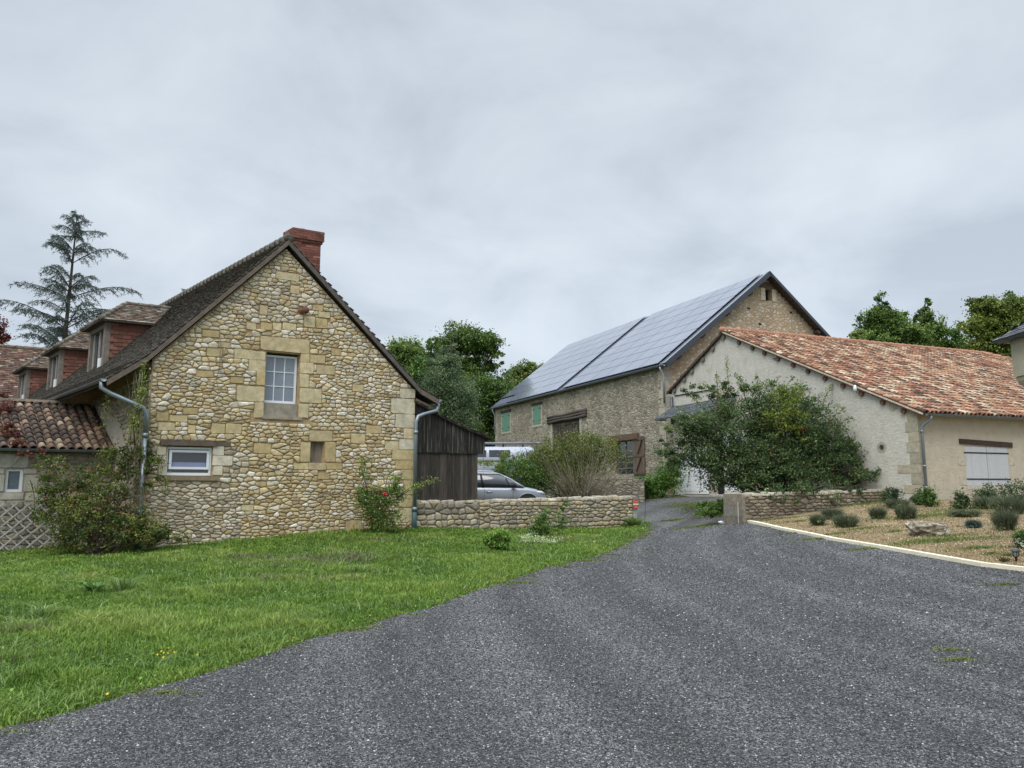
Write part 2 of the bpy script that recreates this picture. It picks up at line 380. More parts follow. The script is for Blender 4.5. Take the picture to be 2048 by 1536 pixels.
def rubble(mb, poly, mp, pal, seed, sx=.24, sz=.125, gap=.011, depth=.035, rects=(), reg=.25):
    """irregular stones filling a convex polygon (2D), leaving the rects free"""
    rng = random.Random(seed); xs = [p[0] for p in poly]; zs = [p[1] for p in poly]
    if area(poly) < 0: poly = poly[::-1]
    k = sx / sz * .92; seeds = []; z = min(zs) - sz
    while z < max(zs) + sz:
        hh = sz * rng.uniform(.75, 1.3); x = min(xs) - sx
        while x < max(xs) + sx:
            wd = sx * min(2.0, max(.42, rng.lognormvariate(-.06, .5)))
            px_, pz_ = x + wd/2 + rng.uniform(-.1, .1)*wd, z + hh/2 + rng.uniform(-reg, reg)*hh + .05*math.sin(x*1.3+z*2)*(reg > .2)
            if rng.random() < .07: x += wd; continue
            if not any(r_[0]-.015 < px_ < r_[1]+.015 and r_[2]-.015 < pz_ < r_[3]+.015 for r_ in rects): seeds.append((px_, pz_))
            x += wd
        z += hh
    cell = sx * 1.3; grid = {}
    for i, (x, z) in enumerate(seeds): grid.setdefault((int(x//cell), int(z*k//cell)), []).append(i)
    for i, (x, z) in enumerate(seeds):
        q = (int(x//cell), int(z*k//cell)); P = [(x-sx*1.6, (z-sz*1.8)*k), (x+sx*1.6, (z-sz*1.8)*k), (x+sx*1.6, (z+sz*1.8)*k), (x-sx*1.6, (z+sz*1.8)*k)]
        Z = z*k
        for dx in (-2, -1, 0, 1, 2):
            for dz in (-2, -1, 0, 1, 2):
                for j in grid.get((q[0]+dx, q[1]+dz), ()):
                    if j == i: continue
                    a, b = seeds[j][0]-x, seeds[j][1]*k-Z
                    if a*a+b*b > 9*sx*sx: continue
                    P = clip(P, a, b, a*(x+a/2)+b*(Z+b/2))
                    if len(P) < 3: break
                if len(P) < 3: break
            if len(P) < 3: break
        if len(P) < 3: continue
        P = [(a, b/k) for a, b in P]
        for e_ in range(len(poly)):
            (x0, y0), (x1, y1) = poly[e_], poly[(e_+1)%len(poly)]; a, b = (y1-y0), -(x1-x0); P = clip(P, a, b, a*x0+b*y0)
            if len(P) < 3: break
        if len(P) < 3: continue
        bx0, bx1 = min(p[0] for p in P), max(p[0] for p in P); bz0, bz1 = min(p[1] for p in P), max(p[1] for p in P)
        for r_ in rects:
            if bx1 < r_[0] or bx0 > r_[1] or bz1 < r_[2] or bz0 > r_[3]: continue
            o = [(r_[0]-x, 1, 0, r_[0]), (x-r_[1], -1, 0, -r_[1]), (r_[2]-z, 0, 1, r_[2]), (z-r_[3], 0, -1, -r_[3])]
            o.sort(reverse=True); P = clip(P, *o[0][1:])
            if len(P) < 3: break
        if len(P) < 3: continue
        P = inset(P, gap * rng.uniform(.6, 1.3))
        if len(P) < 3 or area(P) < .0022: continue
        stone(mb, P, mp, depth * rng.uniform(.7, 1.35), pal(x, z, rng), rng)
def wall_mesh(mb, poly, holes, mp, depth, col=(1, 1, 1)):
    """flat face with rectangular holes (s0, s1, z0, z1) and their reveals"""
    vs = [Vector(p) for p in poly]; ed = [(i, (i+1)%len(poly)) for i in range(len(poly))]
    for a, b, c, d in holes:
        o = len(vs); vs += [Vector((a, c)), Vector((b, c)), Vector((b, d)), Vector((a, d))]; ed += [(o, o+1), (o+1, o+2), (o+2, o+3), (o+3, o)]
    V, _, Fc, *_r = delaunay_2d_cdt(vs, ed, [], 1, 1e-5)
    fs = []
    for f in Fc:
        cx_ = sum(V[i][0] for i in f)/len(f); cz_ = sum(V[i][1] for i in f)/len(f)
        if any(a < cx_ < b and c < cz_ < d for a, b, c, d in holes): continue
        fs.append(tuple(f))
    mb.add([mp(v[0], v[1], 0) for v in V], fs, col)
    for a, b, c, d in holes:
        q = [(a, c), (b, c), (b, d), (a, d)]
        for i in range(4):
            p, r_ = q[i], q[(i+1) % 4]
            mb.add([mp(*p, 0), mp(*r_, 0), mp(*r_, -depth), mp(*p, -depth)], [(0, 1, 2, 3)], col)
def inpoly(x, y, poly):
    c = False; j = len(poly)-1
    for i in range(len(poly)):
        if (poly[i][1] > y) != (poly[j][1] > y) and x < (poly[j][0]-poly[i][0])*(y-poly[i][1])/(poly[j][1]-poly[i][1])+poly[i][0]: c = not c
        j = i
    return c
def inpoly_np(x, y, poly):
    c = np.zeros(len(x), bool); j = len(poly)-1
    for i in range(len(poly)):
        xi, yi = poly[i][:2]; xj, yj = poly[j][:2]
        if yi != yj: c ^= ((yi > y) != (yj > y)) & (x < (xj-xi)*(y-yi)/(yj-yi)+xi)
        j = i
    return c
# ---------------------------------------------------------------- roof tiles
def flat_tiles(mb, O, eu, ev, poly, w_, ex, th, pal, seed, jt=1.0):
    rng = random.Random(seed); O, eu, ev = Vector(O), Vector(eu).normalized(), Vector(ev).normalized(); n = eu.cross(ev)
    if n.z < -1e-3: n = -n
    us = [p[0] for p in poly]; vs_ = [p[1] for p in poly]; v = min(vs_); row = 0
    while v < max(vs_):
        sag = 0; u = min(us) - w_ * (.5 if row % 2 else 0) - w_*rng.uniform(0, .15)
        while u < max(us):
            ww = w_ * rng.uniform(.92, 1.04)
            if inpoly(u+ww/2, v+ex/2, poly):
                a = max(u, min(us)); b = min(u+ww*.975, max(us)); dv = rng.uniform(-.012, .012)*(ex/.11)*jt; l0 = th*(1.1+rng.uniform(-.35, .4)*jt); l1 = th*(1.1+rng.uniform(-.35, .4)*jt)
                v0 = v+dv; v1 = min(v+ex*1.25, max(vs_))
                P = [O+eu*a+ev*v0+n*l0, O+eu*b+ev*v0+n*l1, O+eu*b+ev*v1+n*th*.15, O+eu*a+ev*v1+n*th*.15, O+eu*a+ev*v0-n*.002, O+eu*b+ev*v0-n*.002, O+eu*b+ev*v1-n*.004, O+eu*a+ev*v1-n*.004]
                mb.add(P, [(0, 1, 2, 3), (4, 5, 1, 0), (5, 6, 2, 1), (7, 4, 0, 3)], pal(rng))
            u += ww
        v += ex; row += 1
def canal_tiles(mb, O, eu, ev, poly, sp, ex, r, pal, seed, seg=5, hk=.82, bed=(.10, .06, .045)):
    rng = random.Random(seed); O, eu, ev = Vector(O), Vector(eu).normalized(), Vector(ev).normalized(); n = eu.cross(ev)
    if n.z < 0: n = -n
    us = [p[0] for p in poly]; vs_ = [p[1] for p in poly]; u = min(us) + sp/2
    while u < max(us):
        v = min(vs_) - rng.uniform(0, .03); uj = u + rng.uniform(-.008, .008)
        while v < max(vs_):
            if inpoly(u, v+ex*.5, poly):
                col = pal(rng); r0, r1 = r*rng.uniform(1.0, 1.1), r*.86; L_ = ex*1.12; a0 = rng.uniform(-.006, .006); P = []
                for rr, vv, lift in ((r0, v, .030), (r1, v+L_, .006)):
                    for k in range(seg+1):
                        a = math.pi*k/seg; P.append(O+eu*(uj+a0-rr*math.cos(a))+ev*vv+n*(rr*hk*math.sin(a)+lift))
                for k in range(seg+1):
                    a = math.pi*k/seg; rr = r0-.016; P.append(O+eu*(uj+a0-rr*math.cos(a))+ev*v+n*(rr*(hk-.04)*math.sin(a)+.022))
                for k in range(seg+1):
                    a = math.pi*k/seg; rr = r0-.016; P.append(O+eu*(uj+a0-rr*math.cos(a))+ev*(v+L_*.5)+n*(rr*.6*math.sin(a)+.006))
                m_ = seg+1; fs = [(k, k+1, m_+k+1, m_+k) for k in range(seg)] + [(2*m_+k, 2*m_+k+1, k+1, k) for k in range(seg)] + [(3*m_+k, 3*m_+k+1, 2*m_+k+1, 2*m_+k) for k in range(seg)]
                mb.add(P, fs, col)
                c2 = pal(rng); c2 = tuple(x*.75 for x in c2); a, b = u+sp*.18, u+sp*.82  # channel tiles coloured darker, painting shade into the gaps between the covers
                mb.add([O+eu*a+ev*v+n*.03, O+eu*b+ev*v+n*.03, O+eu*b+ev*(v+ex)+n*.012, O+eu*a+ev*(v+ex)+n*.012, O+eu*a+ev*v, O+eu*b+ev*v], [(0, 1, 2, 3), (4, 5, 1, 0)], c2)
            v += ex * rng.uniform(.985, 1.015)
        u += sp
def pick(cols, wts, j=.12):
    def f(rng):
        c = rng.choices(cols, wts)[0]; k = 1 + rng.uniform(-j, j)*2; return tuple(max(.005, x*k) for x in c)
    return f
# ---------------------------------------------------------------- foliage
LB = np.array((2.25, 2.15, 1.85))
def clumps(rs, ells, n_cl, n_leaf, spread=.16, shell=.5, dens=None):
    """leaf positions gathered in clumps inside ellipsoids [(centre, radii, weight)]"""
    wts = np.array([e_[2] if len(e_) > 2 else e_[1][0]*e_[1][1]*e_[1][2] for e_ in ells], float); wts /= wts.sum()
    P = []; K = []
    for e_, wt in zip(ells, wts):
        nc = max(9, int(n_cl*wt)); d = rs.normal(size=(nc, 3)); d /= np.linalg.norm(d, axis=1)[:, None]
        rad = rs.uniform(shell, 1.0, nc) ** .6; rad *= (1 + .17*rs.normal(size=nc))
        c = np.array(e_[0]) + d * rad[:, None] * np.array(e_[1])
        per = max(1, int(n_leaf*wt/nc)); sg = spread*np.array(e_[1]).mean()
        sgs = sg * rs.uniform(.45, 1.5, nc)
        q = c[:, None, :] + rs.normal(size=(nc, per, 3)) * sgs[:, None, None] * np.array((1, 1, .75))
        P.append(q.reshape(-1, 3)); K.append(np.repeat(rs.uniform(0, 1, nc), per))
    return np.concatenate(P), np.concatenate(K)
def leaves(name, P, size, cols, rs, parent=None, k=None, asp=.55, up=.35, mat='leaf', origin=None, cv=.25, vein=None):
    """one small folded leaf (two triangles as a bent quad) at each position"""
    n = len(P); d = rs.normal(size=(n, 3)); d[:, 2] += rs.choice([-1, 1], n)*0; d /= np.linalg.norm(d, axis=1)[:, None]
    nr = rs.normal(size=(n, 3)); nr[:, 2] = np.abs(nr[:, 2]) + up*2; a = np.cross(d, nr); a /= np.linalg.norm(a, axis=1)[:, None]
    s_ = size * rs.uniform(.6, 1.35, n)[:, None]
    V = np.stack([P - d*s_*.5, P + a*s_*asp*.5 + rs.normal(size=(n, 3))*s_*.06, P + d*s_*.5, P - a*s_*asp*.5], 1)
    cols = np.array(cols)*LB; kk = (k if k is not None else rs.uniform(0, 1, n)); idx = np.clip(kk*.65 + rs.uniform(0, 1, n)*.35, 0, .999)*(len(cols)-1)
    i0 = idx.astype(int); fr = (idx-i0)[:, None]; C = cols[i0]*(1-fr) + cols[i0+1]*fr; C = C * (1 + cv*rs.normal(size=(n, 1))).clip(.4, 1.7)
    return quadmesh(name, V, C.clip(.003, .95), mat, parent, 4, origin=origin)
def blades(name, B, hgt, wid, cols, rs, parent=None, lean=.45, mat='grass', k=None, origin=None, dirs=None, cv=.2, curl=.5):
    n = len(B); a = rs.uniform(0, 2*np.pi, n); sd_ = np.stack([np.cos(a), np.sin(a), np.zeros(n)], 1)
    ln = np.stack([-np.sin(a), np.cos(a), np.zeros(n)], 1) * rs.normal(0, lean, n)[:, None] if dirs is None else dirs
    hh = (hgt * rs.uniform(.55, 1.3, n))[:, None]; ww = (wid * rs.uniform(.7, 1.3, n))[:, None]
    up = np.array((0, 0, 1.)); m = B + (up*.6 + ln*.4)*hh; t_ = B + (up*(1-.25*curl) + ln*(1+curl*.6))*hh
    V = np.stack([B - sd_*ww*.5, B + sd_*ww*.5, m + sd_*ww*.42, t_, m - sd_*ww*.42], 1)
    cols = np.array(cols); kk = k if k is not None else rs.uniform(0, 1, n); idx = np.clip(kk*.7 + rs.uniform(0, 1, n)*.3, 0, .999)*(len(cols)-1)
    i0 = idx.astype(int); fr = (idx-i0)[:, None]; C = (cols[i0]*(1-fr) + cols[i0+1]*fr) * (1 + cv*rs.normal(size=(n, 1))).clip(.5, 1.6)
    return quadmesh(name, V, C.clip(.003, .9), mat, parent, 5, faces=[(0, 1, 2, 4), (4, 2, 3)], origin=origin)
def limbs(mb, base, tips, r0, rng, col=(1, 1, 1), wob=.15, n=7, mid=None):
    base = Vector(base)
    for tp in tips:
        tp = Vector(tp); L_ = (tp-base).length; pts = []; rs_ = []
        for i in range(6):
            k = i/5; p = base.lerp(tp, k); p.z += math.sin(k*math.pi)*L_*.08
            if 0 < i < 5: p += Vector((rng.uniform(-1, 1), rng.uniform(-1, 1), rng.uniform(-1, 1)))*L_*wob*.35
            pts.append(p); rs_.append(r0*(1-.85*k))
        mb.tube(pts, rs_, n, col)
def tree(name, label, base, ells, nl, size, cols, seed, group=None, trunk=.3, cat='tree', clump=None, spread=.17, shell=.35, limb_from=.45, asp=.7):
    rs = np.random.RandomState(seed); rng = random.Random(seed); base = Vector(base)
    t = thing(name, label, cat, base, 0, group); mb = MB(); cen = Vector(ells[0][0])
    fork = base.lerp(cen, limb_from); fork.x = base.x*.7+cen.x*.3
    mb.tube([base-Vector((0,0,.3)), base.lerp(fork, .5)+Vector((rng.uniform(-.1,.1),0,0)), fork], [trunk*1.25, trunk, trunk*.8], 9)
    limbs(mb, fork, [Vector(e_[0])+Vector((rng.uniform(-.3,.3)*e_[1][0], rng.uniform(-.3,.3)*e_[1][1], e_[1][2]*.5)) for e_ in ells for _ in (0, 1)], trunk*.6, rng)
    mb.build('trunk', 'bark', t, True, base)
    nl = int(nl*1.75); size *= .74; P, K = clumps(rs, ells, clump or nl//75, nl, spread*1.05, shell*.8); P[:, 2] = np.maximum(P[:, 2], base.z+.05)
    leaves('crown', P, size, cols, rs, t, K, asp, origin=base); return t
def bush(name, label, base, ells, nl, size, cols, seed, stems=6, sr=.02, cat='bush', group=None, extra=None, spread=.2, shell=.2, asp=.5, cl=None, stemcol='bark', floor=True):
    rs = np.random.RandomState(seed); rng = random.Random(seed); base = Vector(base); t = thing(name, label, cat, base, 0, group)
    mb = MB()
    for e_ in ells:
        for _ in range(max(1, stems//len(ells))):
            limbs(mb, base+Vector((rng.uniform(-.15,.15), rng.uniform(-.1,.1), -.05)), [Vector(e_[0])+Vector([rng.uniform(-.7,.7)*x for x in e_[1]])], sr, rng, n=5)
    mb.build('stem', stemcol, t, True, base)
    P, K = clumps(rs, ells, cl or max(12, nl//45), nl, spread, shell)
    if floor: P = P[P[:, 2] > base.z-.05]; K = K[:0] if len(K) != len(P) and len(P) == 0 else K[:len(P)]
    leaves('foliage', P, size, cols, rs, t, K, asp, origin=base)
    if extra:
        for nm, m_, sz, cc in extra:
            Pe, Ke = clumps(rs, ells, max(6, m_//12), m_, spread*.7, .75); leaves(nm, Pe, sz, cc, rs, t, Ke, .9, origin=base)
    return t
G_DARK = [(.010, .022, .008), (.020, .042, .012), (.035, .065, .018), (.055, .095, .024), (.08, .125, .03)]
G_MID = [(.018, .038, .012), (.035, .07, .02), (.06, .105, .028), (.10, .155, .035)]
G_YEL = [(.04, .065, .015), (.09, .12, .02), (.16, .18, .03), (.24, .24, .04)]
G_GREY = [(.035, .055, .035), (.06, .09, .055), (.09, .125, .08)]
# ================================================================ GROUND
def mk_grid():
    a = np.concatenate([[-1500, -500, -200, -100, -60, -45], np.arange(-36, 40.1, .5), [48, 65, 100, 200, 500, 1500]])
    b = np.concatenate([[-300, -60, -20, -10], np.arange(-6, 62.1, .5), [70, 90, 130, 250, 600, 2000]])
    X, Y = np.meshgrid(a, b, indexing='ij'); Z = H(X, Y); na, nb = X.shape
    V = np.stack([X, Y, Z], -1).reshape(-1, 3); me = bpy.data.meshes.new('ground')
    i, j = np.meshgrid(np.arange(na-1), np.arange(nb-1), indexing='ij'); q = np.stack([i*nb+j, (i+1)*nb+j, (i+1)*nb+j+1, i*nb+j+1], -1).reshape(-1, 4)
    me.from_pydata(V.tolist(), [], q.tolist()); me.materials.append(M['soil']); me.polygons.foreach_set('use_smooth', [True]*len(me.polygons))
    o = bpy.data.objects.new('ground', me); COL.objects.link(o); tag(o, kind='structure')
mk_grid()
def sheet(name, poly, mat, off, step=.35):
    xs = [p[0] for p in poly]; ys = [p[1] for p in poly]; gx, gy = np.meshgrid(np.arange(min(xs), max(xs), step), np.arange(min(ys), max(ys), step))
    gx = gx.ravel(); gy = gy.ravel(); k = inpoly_np(gx, gy, poly); vs = [Vector((p[0], p[1])) for p in poly] + [Vector((a, b)) for a, b in zip(gx[k], gy[k])]
    V, _, Fc, *_r = delaunay_2d_cdt(vs, [(i, (i+1)%len(poly)) for i in range(len(poly))], [], 1, 1e-4)
    x = np.array([v[0] for v in V]); y = np.array([v[1] for v in V]); z = H(x, y)+off
    me = bpy.data.meshes.new(name); me.from_pydata(np.stack([x, y, z], 1).tolist(), [], [tuple(f) for f in Fc]); me.materials.append(M[mat])
    me.polygons.foreach_set('use_smooth', [True]*len(me.polygons))
    o = bpy.data.objects.new(name, me); COL.objects.link(o); return tag(o, kind='structure')
def wobble(pts, amp, step, seed):
    o = []
    for i in range(len(pts)-1):
        a, b = Vector(pts[i]), Vector(pts[i+1]); n = max(1, int((b-a).length/step))
        for k in range(n):
            p = a.lerp(b, k/n); q = noise.noise_vector(Vector((p.x*1.7+seed, p.y*1.7, seed))) * amp; q2 = noise.noise_vector(Vector((p.x*6, p.y*6, seed)))*amp*.4
            o.append((p.x+q.x+q2.x, p.y+q.y+q2.y))
    o.append((pts[-1][0], pts[-1][1])); return o
edge_px = [(-30, 1468), (130, 1432), (260, 1392), (390, 1358), (500, 1322), (620, 1282), (720, 1260), (800, 1234), (880, 1212), (960, 1180), (1030, 1160), (1100, 1135), (1180, 1120), (1240, 1096), (1288, 1068), (1300, 1056)]
EDGE = wobble([gnd(*p).xy for p in edge_px], .06, .12, 3.1)
kerb_px = [(1485, 1044), (1560, 1060), (1615, 1071), (1670, 1083), (1765, 1099), (1877, 1119), (1966, 1135), (2060, 1146)]
KERB = [gnd(*p) for p in kerb_px]; kd = (KERB[-1]-KERB[-2]).normalized(); KERB.append(KERB[-1]+kd*6)
PIL = at(1475, 1000, 23.5)          # the gate pillar
drive = [(-9, -5)] + [( -7.5, EDGE[0][1]-.6)] + list(EDGE) + [(4.62, 26.0), (4.62, 26.9), (4.3, 27.6), (4.4, 30), (5.5, 33.8), (5.97, 34.1), (6.0, 36), (7.4, 36.5), (7.9, 37.8), (8.6, 36.4), (9.4, 34.4), (9.6, 33), (8.6, 27), (7.2, 24.2)] + [(p.x, p.y) for p in KERB] + [(16, -5)]
sheet('gravel_drive', drive, 'gravel', .022)
bedp = [(p.x+.06, p.y+.05) for p in KERB] + [(20, 9), (24, 20), (24, 28), (13.7, 24.9), (12.9, 26.1), (7.4, 23.7)]
sheet('planting_bed', bedp, 'bed', .03)
mb = MB()
for i in range(len(KERB)-1):
    a, b = KERB[i], KERB[i+1]; n = max(1, int((b-a).length/.5))
    for k in range(n):
        p, q = a.lerp(b, k/n), a.lerp(b, (k+.985)/n); p.z = h(p.x, p.y); q.z = h(q.x, q.y)
        c_ = random.Random(i*50+k).uniform(.9, 1.05); mb.beam(p+Vector((0,0,.01)), q+Vector((0,0,.01)), .13, .15, (c_, c_, c_))
tag(mb.build('kerb', 'kerb'), kind='structure')
# ================================================================ FARMHOUSE
HO = Vector((-9.236, 19, 0)); HU = (math.cos(R(30)), .5); HA = R(30); HV = (-.6702, .7422)     # the side walls are not quite square to the gable
house = thing('farmhouse', 'stone farmhouse with steep dark tiled roof, dormers and red brick chimney', 'house', HO, HA)
def gp(px, py): return onplane(px, py, HO, HU)
def gr(x0, y0, x1, y1):
    xm, ym = (x0+x1)/2, (y0+y1)/2; return (gp(x0, ym)[0], gp(x1, ym)[0], gp(xm, y1)[1], gp(xm, y0)[1])
gm = lambda s, z, d: (s, -d, z)
W_ = 7.25; PKS, PKZ = 3.24, 8.60; RS = (8.60-4.93)/3.42
win_up = gr(530, 706, 599, 836); win_sm = gr(621, 884, 648, 926); win_lo = gr(333, 892, 425, 952)
wallpoly = [(0, -.4), (W_, -.4), (W_, 4.50), (PKS, 8.34), (0, 4.86)]
mb = MB(); wall_mesh(mb, wallpoly, [win_up, win_sm, win_lo], gm, .28)
# side and rear walls as a closed shell behind the gable
mb.add([(0, 0, -.4), (0, 24, -.4), (0, 24, 4.8), (0, 0, 4.82)], [(0, 1, 2, 3)]); mb.add([(W_, 0, -.4), (W_, 24, -.4), (W_, 24, 4.6), (W_, 0, 4.6)], [(0, 1, 2, 3)])
mb.add([(0, 24, -.4), (W_, 24, -.4), (W_, 24, 4.6), (PKS, 24, 8.4), (0, 24, 4.6)], [(0, 1, 2, 3, 4)])
wall = mb.build('wall', 'mortar', house)
blocks = [(520,676,619,705),(468,700,531,719),(497,719,531,742),(512,742,530,771),(472,771,529,804),(508,804,527,836),(600,705,619,725),(600,725,627,748),(599,748,618,776),(598,777,643,807),(597,808,617,836),
 (551,545,598,561),(580,571,599,588),(619,710,650,727),(633,730,670,750),(607,632,630,656),(631,637,654,657),(564,646,592,661),(545,646,562,661),(521,645,544,660),(492,646,512,660),(624,610,646,622),(636,623,660,636),
 (404,660,439,675),(518,610,535,631),(412,697,445,714),(437,684,460,696),(460,754,487,767),(392,741,427,755),(662,697,682,712),(704,769,727,784),(312,825,337,842),(338,830,375,844),(365,815,396,829),(316,845,350,861),(375,850,391,867),(422,847,450,867),(451,848,483,867),
 (618,861,665,883),(600,884,620,925),(649,884,671,925),(586,926,617,940),(617,926,652,940),(652,926,684,939),(426,892,448,911),(425,911,465,932),(425,932,445,951),(314,893,332,911),(310,911,332,932),(316,932,332,951),
 (482,1009,507,1022),(507,886,542,908),(701,867,730,888),(731,851,762,867),(770,882,797,900),(635,947,659,959),(690,1040,722,1062),(615,1058,645,1078)]
yb = [777, 797, 828, 856, 878, 900, 920, 938, 960, 990, 1015, 1045]; xl = [799, 781, 790, 806, 797, 783, 790, 801, 806, 797, 788]
blocks += [(xl[i], yb[i], 829 - (i > 5)*3, yb[i+1]) for i in range(11)]
rng = random.Random(5); brects = [gr(*b) for b in blocks]
mbb = MB(); OC = [(.50, .385, .20), (.56, .45, .25), (.52, .42, .25), (.60, .50, .31)]; PALE = [(.60, .54, .40), (.64, .58, .46)]
for b, q in zip(blocks, brects):
    col = rng.choice(PALE) if (b[0] < 480 and b[1] > 888) or b[0] > 775 and rng.random() < .6 else rng.choice(OC)
    if b[0] > 775: q = (q[0], max(q[1], W_+.01), q[2], q[3])
    k = rng.uniform(.9, 1.08); col = tuple(x*k for x in col); g = .008
    j = lambda: rng.uniform(-.012, .012)
    pts = [(q[0]+g+j(), q[2]+g+j()), (q[1]-g, q[2]+g+j()), (q[1]-g, q[3]-g+j()), (q[0]+g+j(), q[3]-g+j())]
    stone(mbb, pts, gm, rng.uniform(.022, .038), col, rng, True)
split_build(mbb, 'dressed_stone', 'block', house)
def pal_gable(s, z, rng):
    # real differences between the stones: whiter and greyer high on the wall and at the lower left, ochre around and below the windows
    mid = max(0, 1-abs(s-3.5)/3.8); och = .30 + .35*mid + .18*(z < 3.2)
    if z > 6.2: och *= .45
    if s < 2.4 and z < 2.7: och = .06
    r_ = rng.random()
    if r_ < och: c = rng.choice([(.52, .40, .22), (.56, .45, .27), (.46, .35, .19), (.60, .50, .32)])
    elif r_ < och + .50: c = rng.choice([(.60, .53, .40), (.66, .59, .47), (.58, .50, .37), (.70, .64, .53)])
    else: c = rng.choice([(.44, .385, .30), (.50, .44, .34), (.38, .325, .24), (.46, .38, .27)])
    k = rng.uniform(.86, 1.2); return tuple(x*k for x in c)
allr = brects + [win_up, win_sm, win_lo, gr(320, 882, 460, 892), gr(320, 952, 436, 962), gr(597, 614, 610, 630), gr(500, 836, 620, 846)]
mb = MB(); rubble(mb, [(0.02, -.25), (W_, -.25), (W_, 4.48), (PKS, 8.32), (0.02, 4.84)], gm, pal_gable, 11, .185, .094, .0085, .034, allr)
sw = lambda t, z, d: (-d, t, z)
def pal_side(s, z, rng): k = rng.uniform(.8, 1.1)*.9; return tuple(x*k for x in rng.choice([(.50, .44, .34), (.42, .36, .27), (.55, .49, .38)]))
rubble(mb, [(0, -.2), (6.5, -.2), (6.5, 4.3), (0, 4.5)], sw, pal_side, 12, .25, .13, .011, .03)
mb.build('rubble_stone', 'stone', house, True)
# cement slab patch under the upper window, sills and lintels
q = gr(527, 806, 596, 834); mb = MB(); mb.box(q[0], q[1], .06, .3, q[2], q[3], (.30, .27, .22)); mb.box(q[0]-.04, q[1]+.1, -.045, .2, q[2]-.07, q[2]+.02, (.33, .29, .22)); mb.build('sill', 'block', house)
q = gr(320, 952, 436, 961); mb = MB(); mb.box(q[0], q[1], -.09, .2, q[2], q[3], (.26, .20, .13)); mb.build('sill', 'block', house)
q = gr(320, 882, 460, 892); mb = MB(); mb.box(q[0], q[0]+(q[1]-q[0])*.8, -.075, .15, q[2]+.0, q[3], (.13, .10, .08)); mb.box(q[0]+(q[1]-q[0])*.8+.003, q[1], -.05, .15, q[2]+.02, q[3]-.01, (.14, .11, .085)); mb.build('lintel', 'beam', house)
def window(parent, q, dep, cols, rows, fr=.06, glass='glass_sky', bar=.022, split=None, mat='white', fy=1):
    """window in the gable plane (x = s, y = depth)"""
    a, b, c, d = q; m = MB()
    m.box(a, a+fr, dep, dep+.06, c, d); m.box(b-fr, b, dep, dep+.06, c, d); m.box(a+fr, b-fr, dep, dep+.06, c, c+fr*1.3); m.box(a+fr, b-fr, dep, dep+.06, d-fr, d)
    o = m.build('window', mat, parent); ia, ib, ic, id_ = a+fr, b-fr, c+fr*1.3, d-fr
    m = MB(); m.box(ia-.01, ib+.01, dep+.035, dep+.045, ic-.01, id_+.01); m.build('pane', glass, o)
    if cols*rows > 1:
        m = MB()
        for i in range(1, cols): x = ia+(ib-ia)*i/cols; m.box(x-bar/2, x+bar/2, dep+.012, dep+.034, ic, id_)
        for i in range(1, rows): z = ic+(id_-ic)*i/rows; m.box(ia, ib, dep+.014, dep+.033, z-bar/2, z+bar/2)
        m.build('glazing_bar', mat, o)
    return o
q = gr(529, 710, 598, 806); wo = window(house, q, .16, 3, 3, .055)
mb = MB(); mb.box(q[0]+.06, q[0]+.55, .215, .22, q[2]+.08, q[3]-.3); mb.build('curtain', 'curtain', wo)
mb = MB(); mb.box(win_up[0], win_up[1], .285, .29, win_up[2], win_up[3]); mb.box(win_sm[0]-.1, win_sm[1]+.1, .285, .29, win_sm[2], win_sm[3]); mb.box(win_lo[0], win_lo[1], .285, .29, win_lo[2], win_lo[3]); split_build(mb, 'window_backing', 'black', house)
q = gr(332, 894, 424, 951); wo = window(house, q, .06, 1, 1, .055, 'glass', mat='white')
m = MB(); a, b, c, d = q[0]+.08, q[1]-.06, q[2]+.16, q[3]-.08; f_ = .06
m.box(a, a+f_, .035, .06, c, d); m.box(b-f_, b, .035, .06, c, d); m.box(a+f_, b-f_, .035, .06, c, c+f_); m.box(a+f_, b-f_, .035, .06, d-f_, d); m.build('sash', 'white', wo)
M['blind'] = mat_plain('lilac blind', (.25, .27, .42), .06, 2, .9)
m = MB(); m.box(a+f_, b-f_, .085, .09, c+f_, c+f_+(d-c-2*f_)*.32); m.build('blind', 'blind', wo)
q = win_sm; m = MB(); mid = (q[0]+q[1])/2
for s0, s1, k in ((q[0], mid-.004, .9), (mid+.004, q[1], 1.05)): m.box(s0, s1, .13, .16, q[2], q[3], (.24*k, .20*k, .15*k))
m.build('shutter', 'wood', house)
# terracotta vent pipe
s_, z_ = gp(603, 622); m = MB(); m.tube([(s_, .1, z_), (s_+.0, -.22, z_-.02)], [.085, .085], 14, (.22, .09, .06)); m.tube([(s_, -.22, z_-.02), (s_, -.26, z_-.02)], [.10, .10], 14, (.16, .07, .05)); m.build('vent_pipe', 'brick', house, True)
# roof: five-point profile, swept along the house
prof = [(-1.02, 4.29), (-.18, 4.93), (PKS, PKZ), (7.35, 4.60), (7.94, 4.31)]
Y0, Y1 = -.14, 24.2
m = MB(); under = [(s, z-.14) for s, z in prof]
for i in range(4):
    (a, b), (c, d) = prof[i], prof[i+1]; (e1, f1), (g1, h1) = under[i], under[i+1]
    m.add([(a, Y0, b), (c, Y0, d), (c, Y1, d), (a, Y1, b), (e1, Y0, f1), (g1, Y0, h1), (g1, Y1, h1), (e1, Y1, f1)], [(0, 1, 2, 3), (7, 6, 5, 4), (0, 4, 5, 1), (3, 2, 6, 7)] + ([(0, 3, 7, 4)] if i == 0 else []) + ([(1, 5, 6, 2)] if i == 3 else []), (.075, .06, .05))
deck = m.build('roof', 'beam', house)
DK = pick([(.085, .072, .06), (.065, .055, .047), (.11, .095, .078), (.095, .09, .078), (.14, .125, .10), (.11, .075, .06)], [5, 5, 3, 3, 1, 1], .12)
m = MB()
